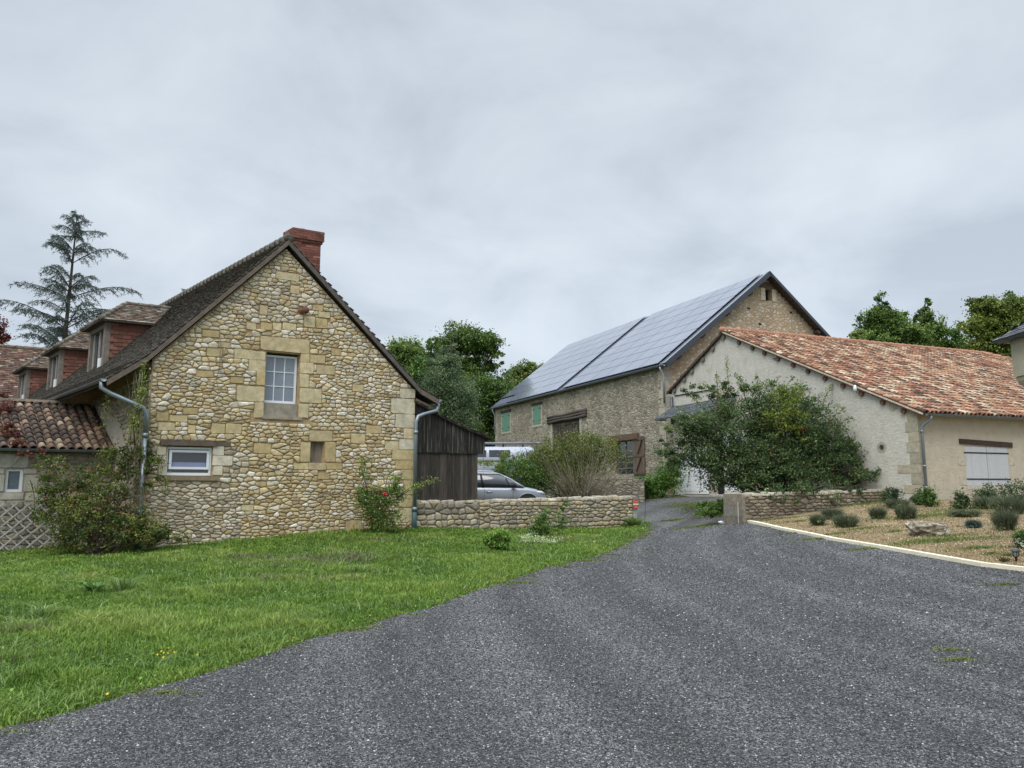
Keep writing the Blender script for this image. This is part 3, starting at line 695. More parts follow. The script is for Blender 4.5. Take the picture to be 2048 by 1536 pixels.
for i, (p, q) in enumerate(zip(prof[:-1], prof[1:])):
    lo, hi = (p, q) if p[1] < q[1] else (q, p); ln = math.hypot(hi[0]-lo[0], hi[1]-lo[1])
    ev = Vector(((hi[0]-lo[0])/ln, 0, (hi[1]-lo[1])/ln)); ww = .175 if i < 2 else .5
    flat_tiles(m, (lo[0], Y0-.03, lo[1]+.004), (0, 1, 0), ev, [(0, -.04), (24.2, -.04), (24.2, ln), (0, ln)], ww, .118, .030, DK, 20+i, .35)
m.build('roof_tiles', 'flat_tile', deck)
m = MB(); y = Y0-.02; rng = random.Random(8)
while y < 24:
    k = rng.uniform(.8, 1.25); c_ = (.13*k, .12*k, .10*k); pts = [(PKS, y, PKZ-.02), (PKS, y+.02, PKZ+.0), (PKS, y+.36, PKZ-.01)]
    m.tube(pts, [.135, .14, .115], 10, c_); y += .33
m.build('ridge_tiles', 'flat_tile', deck, True)
m = MB(); WD = (.15, .12, .095)
for p, q, c_ in ((prof[1], prof[2], WD), (prof[0], prof[1], WD), (prof[2], prof[3], (.12, .105, .095)), (prof[3], prof[4], (.15, .125, .10))):
    m.obox((p[0], Y0-.03, p[1]-.045), (q[0]-p[0], 0, q[1]-p[1]), (0, .028, 0), (0, 0, -.15), c_)
m.build('bargeboard', 'beam', deck)
# chimney in real bricks
ch = MB(); x0, x1, y0, y1 = 3.80, 4.60, .80, 1.30; rng = random.Random(3)
BR = pick([(.19, .078, .06), (.225, .092, .07), (.155, .062, .05), (.27, .12, .09)], [4, 4, 3, 1], .14)
def brick_course(mb, x0, x1, y0, y1, z, hgt, off, rng):
    for (ax, p0, p1, fx, nrm) in (('x', x0, x1, y0, -1), ('y', y0, y1, x0, -1), ('x', x0, x1, y1, 1), ('y', y0, y1, x1, 1)):
        u = p0 - off
        while u < p1:
            a, b = max(u, p0), min(u+.225, p1)
            if b-a > .02:
                pr = .010*rng.uniform(.7, 1.1)*nrm; c_ = BR(rng)
                if ax == 'x': mb.box(a+.004, b-.004, min(fx, fx+pr), max(fx, fx+pr), z+.005, z+hgt-.005, c_)
                else: mb.box(min(fx, fx+pr), max(fx, fx+pr), a+.004, b-.004, z+.005, z+hgt-.005, c_)
            u += .235
z = 7.0; i = 0; core = MB(); core.box(x0, x1, y0, y1, 6.8, 8.87)
while z < 8.87 - .01: brick_course(ch, x0, x1, y0, y1, z, .075, .115*(i % 2), rng); z += .075; i += 1
e_ = .035; core.box(x0-e_, x1+e_, y0-e_, y1+e_, 8.87, 8.945); brick_course(ch, x0-e_, x1+e_, y0-e_, y1+e_, 8.87, .075, .05, rng)
e_ = .07; core.box(x0-e_, x1+e_, y0-e_, y1+e_, 8.946, 9.25)
for k in range(4): brick_course(ch, x0-e_, x1+e_, y0-e_, y1+e_, 8.946+k*.076, .076, .12*(k % 2)+.03, rng)
ct = core.build('chimney', mat_plain('brick mortar', (.20, .12, .09), .2, 20, .95), house); ch.build('bricks', 'brick', ct)
m = MB(); m.tube([(4.12, 1.05, 9.2), (4.12, 1.05, 9.36)], [.13, .10], 12, (1, 1, 1)); m.build('chimney_pot', mat_plain('grey flue', (.33, .33, .33), .1), ct, True)
# dormers
GW = (.19, .165, .14)
def roofz(s): return PKZ - (PKS-s)*RS
def dormer(t0, seed):
    s0, tw, zt = .36, 2.0, 6.98; z0 = roofz(s0); se = PKS-(PKZ-zt)/RS
    m = MB(); t1 = t0+tw
    for ty in (t0, t1): m.add([(s0+.1, ty, z0), (se, ty, zt), (s0+.1, ty, zt)], [(0, 1, 2)], (.2, .1, .07))
    d = m.build('dormer', 'beam', house)
    RT = pick([(.18, .078, .056), (.205, .092, .066), (.15, .066, .05)], [3, 3, 2], .1)
    for ty, sg in ((t0, -1), (t1, 1)):
        m = MB(); flat_tiles(m, (s0+.10, ty+.008*sg, z0), (1, 0, 0), (0, 0, 1), [(0, 0.0), (se-s0-.1, zt-z0), (0, zt-z0)], .27, .13, .024, RT, seed, .12)
        if sg < 0: m.v = [(a, 2*t0-b if b > t0 else b, c) for a, b, c in m.v]
        m.build('cheek', 'red_tile', d)
    m = MB()      # posts, head and sill frame on the face turned to the eaves
    for ty in (t0-.02, t1-.2): m.box(s0-.04, s0+.12, ty, ty+.22, z0-.22, zt-.02, GW)
    m.box(s0-.035, s0+.115, t0+.2, t1-.2, zt-.22, zt-.02, GW); m.box(s0-.06, s0+.115, t0+.2, t1-.2, z0-.12, z0-.02, GW); m.build('frame', 'beam', d)
    m = MB(); m.box(s0+.09, s0+.10, t0+.2, t1-.2, z0-.05, zt-.2); pn = m.build('pane', 'glass', d)
    m = MB()
    for tt in (t0+.22, (t0+t1)/2-.03, t1-.3): m.box(s0+.04, s0+.085, tt, tt+.05, z0-.02, zt-.2)
    split_build(m, 'window_frame', mat_plain('grey window', (.34, .33, .31), .1), d)
    m = MB(); m.box(s0-.08, s0-.03, t0+.25, t0+.50, z0-.05, z0+.26); m.build('ornament', 'white', d)
    # hipped roof: eaves all round, ridge running back into the main slope
    o = .26; zE = zt-.02; zr = zt+.82; tm = (t0+t1)/2; sr = s0+.75; sb = PKS-(PKZ-zr)/RS+.05; se2 = se+.1
    A, B, C_, D_ = Vector((s0-o, t0-o, zE)), Vector((s0-o, t1+o, zE)), Vector((se2, t1+o, zE)), Vector((se2, t0-o, zE)); Rr, Rb = Vector((sr, tm, zr)), Vector((sb, tm, zr))
    m = MB(); dn = Vector((0, 0, -.05))
    m.add([A, B, C_, D_, Rr, Rb, A+dn, B+dn, C_+dn, D_+dn], [(0, 4, 1), (0, 3, 5, 4), (1, 4, 5, 2), (0, 1, 7, 6), (0, 6, 9, 3), (6, 7, 8, 9), (1, 2, 8, 7)], (.06, .045, .04))
    dr = m.build('dormer_roof', 'beam', d); m = MB()
    DP = pick([(.13, .085, .06), (.09, .065, .05), (.17, .12, .08), (.22, .19, .15), (.11, .10, .08)], [4, 4, 3, 1, 2], .2)
    def face(O, e1, apex_pts, w_=.19):
        O = Vector(O); eu = (Vector(e1)-O).normalized(); P = [O, Vector(e1)] + [Vector(a) for a in apex_pts]; n = eu.cross(P[2]-O).normalized(); ev = n.cross(eu)
        if ev.z < 0: ev = -ev
        flat_tiles(m, O, eu, ev, [((p-O).dot(eu), (p-O).dot(ev)) for p in P], w_, .13, .026, DP, seed+3)
    face(A, D_, [Rb, Rr]); face(A, B, [Rr]); face(B, C_, [Rb, Rr]); m.build('roof_tiles', 'flat_tile', dr)
    m = MB(); rg = random.Random(seed)
    for p, q in ((A, Rr), (B, Rr), (Rr, Rb)):
        n = int((q-p).length/.3)
        for k in range(n): kk = rg.uniform(.8, 1.2); m.tube([p.lerp(q, k/n)+Vector((0, 0, .015)), p.lerp(q, (k+1.05)/n)+Vector((0, 0, .005))], [.085, .07], 8, (.16*kk, .14*kk, .11*kk))
    m.build('hip_tiles', 'flat_tile', dr, True)
for i, t0 in enumerate((6.3, 12.8, 19.4)): dormer(t0, 40+i)
# gutters and downpipes
def gutter(mb, p, q, r=.075):
    p, q = Vector(p), Vector(q); d = (q-p).normalized(); x = d.cross(Vector((0, 0, 1))).normalized(); n = 8; vs = []
    for P in (p, q):
        for rr in (r, r-.006):
            for k in range(n+1):
                a = math.pi*k/n; vs.append(P + x*rr*math.cos(a) + Vector((0, 0, -rr*math.sin(a))))
    m_ = n+1; fs = [(k, k+1, 2*m_+k+1, 2*m_+k) for k in range(n)] + [(m_+k, m_+k+1, 3*m_+k+1, 3*m_+k) for k in range(n)] + [(k, k+1, m_+k+1, m_+k) for k in range(n)] + [tuple(range(m_))]
    mb.add(vs, fs)
m = MB(); gutter(m, (-1.09, -.12, 4.27), (-1.09, 22, 4.31)); m.build('gutter', 'zinc', house, True)
m = MB(); m.tube([(-1.09, .05, 4.26), (-1.09, .05, 4.06), (-.90, -.02, 3.92), (-.35, -.14, 3.66), (-.18, -.17, 3.58), (-.10, -.17, 3.42), (-.10, -.17, 2.9)], .058, 12); m.tube([(-.10, -.17, 2.9), (-.10, -.17, -.1)], .052, 12)
for z in (2.9, 1.0): m.tube([(-.10, -.17, z-.06), (-.10, -.17, z+.05)], .066, 12)
m.build('downpipe', 'zinc', house, True)
m = MB(); m.tube([(-.10, -.17, -.1), (-.10, -.17, .78)], .068, 12); m.build('pipe_foot', 'green_pipe', house, True)
gx = 8.0; m = MB(); gutter(m, (gx, -.12, 4.28), (gx, 18, 4.28)); m.lathe((gx, -.03, 4.16), [(.05, -.1), (.09, .08), (.11, .12)], 12); m.build('gutter', 'zinc', house, True)
pz = gp(822, 1055)[0]; m = MB(); px_s = gp(826, 835)[0]
m.tube([(gx, -.05, 4.18), (gx, -.05, 4.06), (gx-.08, -.07, 3.93), (px_s+.26, -.15, 3.80), (px_s+.07, -.16, 3.72), (px_s, -.16, 3.55), (px_s, -.16, .95)], .056, 12)
for z in (3.25, .98): m.tube([(px_s, -.16, z-.07), (px_s, -.16, z+.04)], .066, 12)
m.build('downpipe', 'zinc', house, True)
m = MB(); m.tube([(px_s, -.16, .98), (px_s, -.16, .1)], .07, 12); m.tube([(px_s, -.16, .90), (px_s, -.16, .98)], .08, 12); m.build('pipe_foot', 'green_pipe', house, True)
# ---------------------------------------------------------------- low annex at the left with canal tiles
annex = thing('annex', 'low stone annex with curved clay tile roof left of the gable', 'outbuilding', HO, HA)
T0 = 2.8; AX0 = -9.0; ze, zr = 2.74, 4.05; run = 2.5; am = lambda s, z, d: (s, T0-d, z)
def ap(px, py): P = HO + Vector((HV[0]*T0, HV[1]*T0, 0)); return onplane(px, py, P, HU)
def ar(x0, y0, x1, y1): xm, ym = (x0+x1)/2, (y0+y1)/2; return (ap(x0, ym)[0], ap(x1, ym)[0], ap(xm, y1)[1], ap(xm, y0)[1])
aw = ar(10, 937, 46, 984)
m = MB(); wall_mesh(m, [(AX0, -.8), (-.04, -.8), (-.04, ze-.1), (AX0, ze-.1)], [aw], am, .2); m.add([(AX0, T0, -.8), (AX0, T0+5, -.8), (AX0, T0+5, ze-.1), (AX0, T0+2.5, zr-.15), (AX0, T0, ze-.1)], [(0, 1, 2, 3, 4)])
m.build('wall', 'mortar_grey', annex)
ab = [(-20, 907, 58, 936), (-20, 937, 9, 948), (47, 937, 74, 948), (47, 949, 76, 984), (-20, 949, 9, 984), (-20, 985, 48, 1000), (50, 985, 90, 1002)]
m = MB(); rng = random.Random(9); abr = [ar(*b) for b in ab]
for q in abr: stone(m, [(q[0]+.01, q[2]+.01), (q[1]-.01, q[2]+.01), (q[1]-.01, q[3]-.01), (q[0]+.01, q[3]-.01)], am, .02, rng.choice([(.42, .40, .34), (.46, .43, .37)]), rng, True)
split_build(m, 'dressed_stone', 'block', annex)
def pal_annex(s, z, rng): k = rng.uniform(.8, 1.12); return tuple(x*k for x in rng.choice([(.36, .33, .27), (.42, .38, .31), (.30, .27, .21), (.40, .34, .25)]))
m = MB(); rubble(m, [(-6.5, -.6), (-.05, -.6), (-.05, ze-.12), (-6.5, ze-.12)], am, pal_annex, 14, .30, .15, .012, .022, abr+[aw]); m.build('rubble_stone', 'stone', annex, True)
m_a = (aw[0], aw[1], aw[2], aw[3]); wroot = thing('tmp', 'x', 'x'); COL.objects.unlink(wroot)
def ypart(mb): mb.v = [(a, b+T0, c) for a, b, c in mb.v]; return mb
a, b, c, d = aw; m = MB(); fr = .07
for bx in ((a, a+fr, .05, .1, c, d), (b-fr, b, .05, .1, c, d), (a+fr, b-fr, .05, .1, c, c+fr), (a+fr, b-fr, .05, .1, d-fr, d)): m.box(*bx)
wo = ypart(m).build('window', 'white', annex); m = MB(); m.box(a+fr-.01, b-fr+.01, .085, .09, c+fr-.01, d-fr+.01); ypart(m).build('pane', mat_plain('frosted glass', (.12, .16, .18), .2, 9, .35), wo)
m = MB(); ln = math.hypot(run+.25, (zr-ze)*(run+.25)/run); y_e = T0-.25; z_e = ze-.25*(zr-ze)/run; 
m.add([(AX0-.1, y_e, z_e), (-.03, y_e, z_e), (-.03, T0+run, zr), (AX0-.1, T0+run, zr), (AX0-.1, y_e, z_e-.1), (-.03, y_e, z_e-.1), (-.03, T0+run, zr-.1), (AX0-.1, T0+run, zr-.1)], [(0, 1, 2, 3), (7, 6, 5, 4), (0, 4, 5, 1), (1, 5, 6, 2), (0, 3, 7, 4)], (.09, .06, .045))
m.add([(AX0-.1, T0+run, zr), (-.03, T0+run, zr), (-.03, T0+2*run, ze), (AX0-.1, T0+2*run, ze)], [(0, 1, 2, 3)], (.12, .07, .05))
rf = m.build('roof', 'beam', annex); ev = Vector((0, run, zr-ze)).normalized()
CT = pick([(.17, .11, .08), (.12, .085, .065), (.25, .18, .13), (.31, .24, .17), (.085, .065, .055), (.26, .15, .10)], [4, 4, 3, 2, 4, 1], .15)
m = MB(); canal_tiles(m, (-6.62, y_e, z_e), (1, 0, 0), ev, [(0, -.05), (6.55, -.05), (6.55, ln), (0, ln)], .215, .30, .088, CT, 31, 7, 1.15)
canal_tiles(m, (-9.0, y_e, z_e), (1, 0, 0), ev, [(0, -.05), (2.37, -.05), (2.37, ln), (0, ln)], .215, .30, .088, CT, 32, 5, 1.15); m.build('canal_tiles', 'clay', rf, True)
m = MB(); x = -9.0
while x < -.3: k = random.Random(int(x*10)).uniform(.8, 1.1); m.box(x, min(x+.95, -.1), T0+run-.12, T0+run+.15, zr+.06, zr+.13, (.30*k, .26*k, .21*k)); x += .97
m.build('ridge_stone', 'block', rf)
m = MB(); gutter(m, (-9, y_e-.08, z_e+.0), (-.2, y_e-.08, z_e-.0), .07); m.build('gutter', 'zinc', annex, True)
m = MB(); m.add([(-.045, T0+.3, ze-.2), (-.045, T0-1.2, ze-.1), (-.045, T0-.5, ze+.6), (-.045, T0+2.2, zr+.1), (-.045, T0+2.4, zr-.3)], [(0, 1, 2, 3, 4)]); m.build('render_patch', mat_plain('lime patch', (.40, .36, .30), .15, 5, .9, 0, .4), annex)
# trellis
trel = thing('trellis', 'white diamond lattice trellis against the annex wall', 'trellis', HO, HA); rng = random.Random(4)
q = ar(-25, 1006, 150, 1105); m = MB()
a, b, c, d = q; sp_ = .29; hh = d-c
clipb = lambda s: max(a, min(b, s))
for sg, nm, dy in ((1, 'lath', -.10), (-1, 'lath', -.085)):
    k = a-hh
    while k < b+hh:
        s0, s1 = (k, k+hh) if sg > 0 else (k+hh, k); p0 = [s0, c]; p1 = [s1, d]
        if not (max(s0, s1) < a or min(s0, s1) > b):
            f = lambda s: c+(s-s0)/(s1-s0)*(d-c)
            u0, u1 = max(min(s0, s1), a), min(max(s0, s1), b)
            if u1-u0 > .05:
                mm = MB(); mm.beam((u0, T0+dy, f(u0)), (u1, T0+dy, f(u1)), .012, .032, (.46, .45, .43), (0, 0, 1)); mm.build('lath', 'beam', trel)
        k += sp_
# ---------------------------------------------------------------- rear wing of the farmhouse
wing = thing('rear_wing', 'far wing with weathered brown tile roof at the left edge', 'house', HO, HA)
m = MB(); m.add([(-14, 20.3, -.5), (-.1, 20.3, -.5), (-.1, 20.3, 4.6), (-14, 20.3, 4.6)], [(0, 1, 2, 3)]); m.add([(-14, 28.3, -.5), (-14, 20.3, -.5), (-14, 20.3, 4.6), (-14, 24.3, 8.4), (-14, 28.3, 4.6)], [(0, 1, 2, 3, 4)])
m.add([(-14, 28.3, -.5), (8, 28.3, -.5), (8, 28.3, 4.6), (-14, 28.3, 4.6)], [(0, 1, 2, 3)]); m.build('wall', 'old_rubble', wing)
m = MB(); m.add([(-14.2, 20.2, 4.4), (-.6, 20.2, 4.4), (3.2, 24.3, 8.6), (-14.2, 24.3, 8.6), (7.2, 28.6, 4.4), (-14.2, 28.6, 4.4)], [(0, 1, 2, 3), (3, 2, 4, 5)], (.1, .07, .05)); rf = m.build('roof', 'beam', wing)
DW = pick([(.15, .075, .055), (.10, .065, .05), (.19, .13, .09), (.28, .24, .18), (.11, .055, .045)], [4, 4, 2, 1, 3], .2); ln = math.hypot(4.1, 4.2)
m = MB(); flat_tiles(m, (-8, 20.2, 4.42), (1, 0, 0), (0, 4.1, 4.2), [(0, 0), (7.5, 0), (11.1, ln), (0, ln)], .22, .14, .028, DW, 50)
m.build('roof_tiles', 'flat_tile', rf)
m = MB(); x = -9
while x < 3.0: m.tube([(x, 24.3, 8.60), (x+.42, 24.3, 8.59)], [.13, .11], 8, (.17, .14, .10)); x += .38
m.build('ridge_tiles', 'flat_tile', rf, True)
# ================================================================ TIMBER SHED beside the farmhouse
SH = HO + Vector((HU[0]*(W_+.02)+HV[0]*.12, HU[1]*(W_+.02)+HV[1]*.12, 0))
shed = thing('timber_shed', 'dark weathered plank lean-to shed right of the gable', 'shed', SH, HA)
def sp(px, py): return onplane(px, py, SH, HU)
rng = random.Random(21); zlo = sp(900, 1003)[1]; zmid = sp(900, 906)[1]
top0 = sp(842, 812); top1 = sp(969, 873); sx1 = sp(955, 905)[0]; sx2 = sp(968, 880)[0]
m = MB(); s = 0.02
while s < sx1-.02:
    w_ = rng.uniform(.10, .22); k = rng.uniform(.6, 1.25); c_ = (.075*k, .062*k, .052*k); e1 = min(s+w_-.006, sx1)
    m.box(s, e1, -.012*rng.random(), .025, zlo, zmid+.05, c_); s += w_
m.build('lower_boards', 'wood', shed)
m = MB(); s = 0.0
def topz(s): k = (s-top0[0])/(top1[0]-top0[0]); return top0[1]+(top1[1]-top0[1])*k - .12*math.sin(max(0, min(1, k))*math.pi)*.6
while s < sx2-.01:
    w_ = rng.uniform(.09, .18); k = rng.uniform(.5, 1.4); c_ = (.026*k, .023*k, .021*k); e1 = min(s+w_-.005, sx2); d0 = -.05-.012*rng.random()
    zb = zmid-rng.uniform(0, .015); m.add([(s, d0, zb), (e1, d0, zb), (e1, d0, topz(e1)), (s, d0, topz(s)), (s, d0+.025, zb), (e1, d0+.025, zb), (e1, d0+.025, topz(e1)), (s, d0+.025, topz(s))], [(0, 1, 2, 3), (7, 6, 5, 4), (0, 4, 5, 1), (1, 5, 6, 2), (0, 3, 7, 4)], c_); s += w_
M['wood_dark'] = mat_col('blackened board', .5, 5, .8, .6, 18, sc=(7, 7, .45), dirt=(.38, .35, .29), dscale=2.2, dsc=(8, 8, .3), dlo=.525)
m.build('upper_boards', 'wood_dark', shed)
m = MB(); k = 0
for y0, y1 in ((.03, 2.2),): m.box(sx1-.03, sx1, y0, y1, zlo, topz(sx1)-.1, (.08, .07, .06))
m.box(sx1-.12, sx1+.0, .03, .14, zlo, zmid, (.10, .085, .07)); m.build('side_boards', 'wood', shed)
m = MB(); n = 8; P = []
for i in range(n+1):
    s = -.05+(sx2+.25)*i/n; P.append((s, topz(s)+.015))
for i in range(n):
    (a, b), (c, d) = P[i], P[i+1]; m.add([(a, -.16, b), (c, -.16, d), (c, 2.6, d), (a, 2.6, b), (a, -.16, b-.05), (c, -.16, d-.05), (c, 2.6, d-.05), (a, 2.6, b-.05)], [(0, 1, 2, 3), (7, 6, 5, 4), (0, 4, 5, 1), (1, 5, 6, 2)], (.06, .05, .042))
rf = m.build('roof', 'beam', shed); m = MB()
MS = pick([(.07, .055, .045), (.10, .085, .06), (.13, .10, .05), (.05, .045, .04)], [4, 3, 1, 3], .2)
for i in range(n):
    (a, b), (c, d) = P[i], P[i+1]; ln = math.hypot(c-a, d-b); flat_tiles(m, (c, -.19, d+.004), (0, 1, 0), (a-c, 0, b-d), [(0, 0), (2.8, 0), (2.8, ln), (0, ln)], .2, ln/3.0, .03, MS, 60+i)
m.build('roof_tiles', 'flat_tile', rf)
m = MB(); m.beam((.0, -.1, 4.22), (.62, -.1, 3.98), .05, .14, (.17, .14, .11)); m.beam((0.0, .5, 4.35), (.75, .5, 4.0), .08, .1, (.06, .05, .04)); m.build('rafter', 'beam', shed)
# ================================================================ YARD WALLS
def stone_wall(name, label, A, B, zt0, zt1, zb0, zb1, th, pal, seed, sx=.24, sz=.12, coping=True, gap=.012, depth=.045):
    A, B = Vector(A), Vector(B); ln = (B-A).length; an = math.atan2(B.y-A.y, B.x-A.x); t = thing(name, label, 'wall', (A.x, A.y, 0), an)
    m = MB(); m.add([(0, 0, zb0), (ln, 0, zb1), (ln, 0, zt1-.05), (0, 0, zt0-.05), (0, th, zb0), (ln, th, zb1), (ln, th, zt1-.05), (0, th, zt0-.05)], [(0, 1, 2, 3), (5, 4, 7, 6), (3, 2, 6, 7), (1, 5, 6, 2), (4, 0, 3, 7)])
    m.build('core', 'mortar_grey', t); m = MB()
    rubble(m, [(0, zb0), (ln, zb1), (ln, zt1-.04), (0, zt0-.04)], lambda s, z, d: (s, -d, z), pal, seed, sx, sz, gap, depth, reg=.15)
    rubble(m, [(0, zb1), (th, zb1), (th, zt1-.04), (0, zt1-.04)], lambda s, z, d: (ln+d, s, z), pal, seed+1, sx, sz, gap, depth, reg=.15)
    m.build('rubble_stone', 'stone', t, True); m = MB(); rng = random.Random(seed+2)
    if coping:
        s = 0
        while s < ln-.05:
            w_ = rng.uniform(.18, .45); e1 = min(s+w_, ln); zt = zt0+(zt1-zt0)*(s+w_/2)/ln; hh = rng.uniform(.03, .09); k = rng.uniform(.75, 1.1)
            P = [(s+.01, -.03), (e1-.01, -.04), (e1-.01, th+.03), (s+.01, th+.03)]
            stone(m, P, lambda x, y, d: (x, y, zt-.05+d), hh, tuple(c*k for c in rng.choice([(.44, .39, .30), (.38, .34, .27), (.50, .45, .35)])), rng); s = e1
        m.build('coping', 'stone', t, True)
    return t
def pal_wall(s, z, rng): k = rng.uniform(.8, 1.12); return tuple(x*k for x in rng.choice([(.46, .40, .29), (.52, .46, .35), (.38, .33, .25), (.44, .35, .22), (.33, .29, .23), (.50, .42, .27)]))
WS = HO + Vector((HU[0]*W_-HV[0]*.02, HU[1]*W_-HV[1]*.02, 0)); wl = onplane(958, 1003, WS, HU)[0]; WC = WS + Vector((HU[0]*wl, HU[1]*wl, 0)); WE = at(1262, 1020, 26.8)
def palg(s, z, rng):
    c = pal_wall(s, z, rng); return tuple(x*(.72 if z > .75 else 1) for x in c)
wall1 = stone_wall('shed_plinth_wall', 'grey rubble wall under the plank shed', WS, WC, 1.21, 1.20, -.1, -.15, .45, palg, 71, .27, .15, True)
wall2 = stone_wall('yard_wall', 'pale coursed rubble yard wall in front of the silver car', WC+Vector((.01, 0, 0)), WE, 1.20, 1.29, -.15, -.1, .42, pal_wall, 75, .27, .115, True)
# concrete end post and the warning sign
WEp = Vector((WE.x, WE.y, 0)); an = math.atan2(WE.y-WC.y, WE.x-WC.x)
post = thing('wall_end_post', 'light grey concrete post closing the yard wall at the drive', 'post', WEp, an)
m = MB(); m.box(.06, .20, -.07, .38, -.1, .78, (.42, .42, .40)); m.box(.05, .21, -.08, .39, .785, 1.27, (.25, .25, .23)); m.build('shaft', 'block', post)
m = MB(); m.box(.045, .215, -.085, .40, 1.2, 1.265, (.30, .29, .26)); m.build('cap', 'block', post)
sign = thing('warning_sign', 'small red sign with pale band on the wall end post', 'sign', WEp, an)
M['sign_red'] = mat_plain('sign red', (.58, .09, .05), .15, 30, .5); M['sign_pale'] = mat_plain('sign cream', (.80, .70, .55), .05, 20, .5)
m = MB(); pts = [(.03, -.105, .86), (.22, -.105, .86), (.245, -.105, .93), (.245, -.105, 1.07), (.20, -.105, 1.16), (.07, -.105, 1.16), (.03, -.105, 1.10), (.02, -.105, .95)]
m.prism(pts, (0, .012, 0)); m.build('plate', 'sign_red', sign)
m = MB(); m.box(.02, .245, -.112, -.107, .985, 1.035); m.build('band', 'sign_pale', sign)
m = MB(); m.box(.07, .20, -.110, -.106, 1.085, 1.11); m.box(.08, .19, -.110, -.106, .90, .93); split_build(m, 'lettering', mat_plain('sign pink', (.75, .32, .26), .1), sign)
# gate pillar and the low wall right of the drive
P0r = Vector((PIL.x+.22, PIL.y, 0)); PE = at(1764, 1000, 26.2)
def pal_r(s, z, rng): k = rng.uniform(.75, 1.1); return tuple(x*k for x in rng.choice([(.30, .25, .18), (.36, .31, .23), (.22, .19, .145), (.27, .22, .155)]))
wall3 = stone_wall('low_bed_wall', 'low dark rubble wall under the big shrub', P0r, PE, 1.38, 1.53, .2, .75, .5, pal_r, 81, .26, .092, True, .012, .05)
an = math.atan2(PE.y-P0r.y, PE.x-P0r.x); pil = thing('gate_pillar', 'squat rendered stone pillar at the end of the low wall', 'pillar', (PIL.x-.16, PIL.y-.04, 0), an)
m = MB()
for z0, z1, c_, e_ in ((.1, .70, (.20, .18, .145), 0), (.705, 1.05, (.22, .21, .18), .006), (1.055, 1.40, (.25, .22, .17), .0)): m.box(-e_, .40+e_, -e_, .42, z0, z1, c_)
m.add([(0, 0, 1.4), (.4, 0, 1.4), (.4, .42, 1.4), (0, .42, 1.4), (.07, .07, 1.45), (.33, .06, 1.46), (.33, .36, 1.455), (.06, .36, 1.445)], [(4, 5, 6, 7), (0, 1, 5, 4), (1, 2, 6, 5), (2, 3, 7, 6), (3, 0, 4, 7)], (.30, .27, .21))
m.build('shaft', mat_col('pillar stone', .35, 7, .93, .9, 14, dirt=(.12, .11, .09), dscale=3), pil)
m = MB(); m.box(.17, .20, -.02, -.007, .35, 1.15, (.5, .48, .44)); m.build('hinge_strip', 'block', pil)
# retaining wall and terrace in front of the barn
terr = [(-16, 34.2), (5.9, 34.2), (6.9, 38), (7.5, 41.0), (9.0, 41.5), (-2.4, 66), (-22, 70)]
m = MB(); m.prism([(x, y, .0) for x, y in terr], (0, 0, 1.86)); tag(m.build('terrace', 'soil'), kind='structure')
m = MB(); m.box(-14, 5.92, 33.9, 34.25, .2, 1.98); m.box(5.6, 5.95, 34.26, 38.5, .2, 1.98); o = m.build('retaining_wall', 'old_rubble'); tag(o, 'mossy rubble retaining wall below the barn terrace', 'wall')
# ================================================================ BARN
BO = Vector((8.42, 40, 0)); BA = R(23.65); BU = (math.cos(BA), math.sin(BA)); BV = (-BU[1], BU[0])
barn = thing('barn', 'long rubble stone barn with solar panels on its roof', 'barn', BO, BA)
def bp_(px, py): return onplane(px, py, BO, BV)
def br(x0, y0, x1, y1):     # t decreases to the right in the picture
    xm, ym = (x0+x1)/2, (y0+y1)/2; return (bp_(x1, ym)[0], bp_(x0, ym)[0], bp_(xm, y1)[1], bp_(xm, y0)[1])
BL = 24.4; BW = 14.66; bze, bzp = 8.37, 14.16; bs = (bzp-bze)/(BW/2); GY = .35
sh1 = br(1005, 826, 1020, 862); sh2 = br(1067, 811, 1082, 848); dr1 = br(1105, 836, 1160, 905); dr1 = (dr1[0], dr1[1], 1.75, dr1[3]); dr2 = br(1231, 879, 1268, 948)
bm = lambda t, z, d: (-d, t, z); m = MB()
wall_mesh(m, [(GY, .5), (BL, .5), (BL, bze-.1), (GY, bze-.1)], [dr1, dr2], bm, .35); m.build('wall', 'barn_wall', barn)
bgm = lambda s, z, d: (s, GY-d, z)
BG = BO + Vector((BV[0]*GY, BV[1]*GY, 0))
def bg(px, py): return onplane(px, py, BG, BU)
def gyp(mb, k0=0): mb.v = mb.v[:k0] + [(a, b+GY, c) for a, b, c in mb.v[k0:]]; return mb
def bgr(x0, y0, x1, y1): xm, ym = (x0+x1)/2, (y0+y1)/2; return (bg(x0, ym)[0], bg(x1, ym)[0], bg(xm, y1)[1], bg(xm, y0)[1])
gw = bgr(1530, 578, 1544, 602); m = MB(); wall_mesh(m, [(0, .5), (BW, .5), (BW, bze-.12), (BW/2, bzp-.15), (0, bze-.12)], [gw], bgm, .35)
m.add([(BW, GY, .5), (BW, BL, .5), (BW, BL, bze-.1), (BW, GY, bze-.1)], [(0, 1, 2, 3)]); m.add([(0, BL, .5), (BW, BL, .5), (BW, BL, bze-.1), (BW/2, BL, bzp-.2), (0, BL, bze-.1)], [(0, 1, 2, 3, 4)])
m.build('gable_wall', 'barn_gable', barn)
m = MB(); m.box(.34, .36, dr1[0]-.1, dr1[1]+.1, dr1[2], dr1[3]+.1); m.box(.34, .36, dr2[0]-.1, dr2[1]+.1, dr2[2], dr2[3]+.1); m.box(gw[0]-.1, gw[1]+.1, GY+.34, GY+.36, gw[2]-.1, gw[3]+.1); split_build(m, 'dark_interior', 'black', barn)
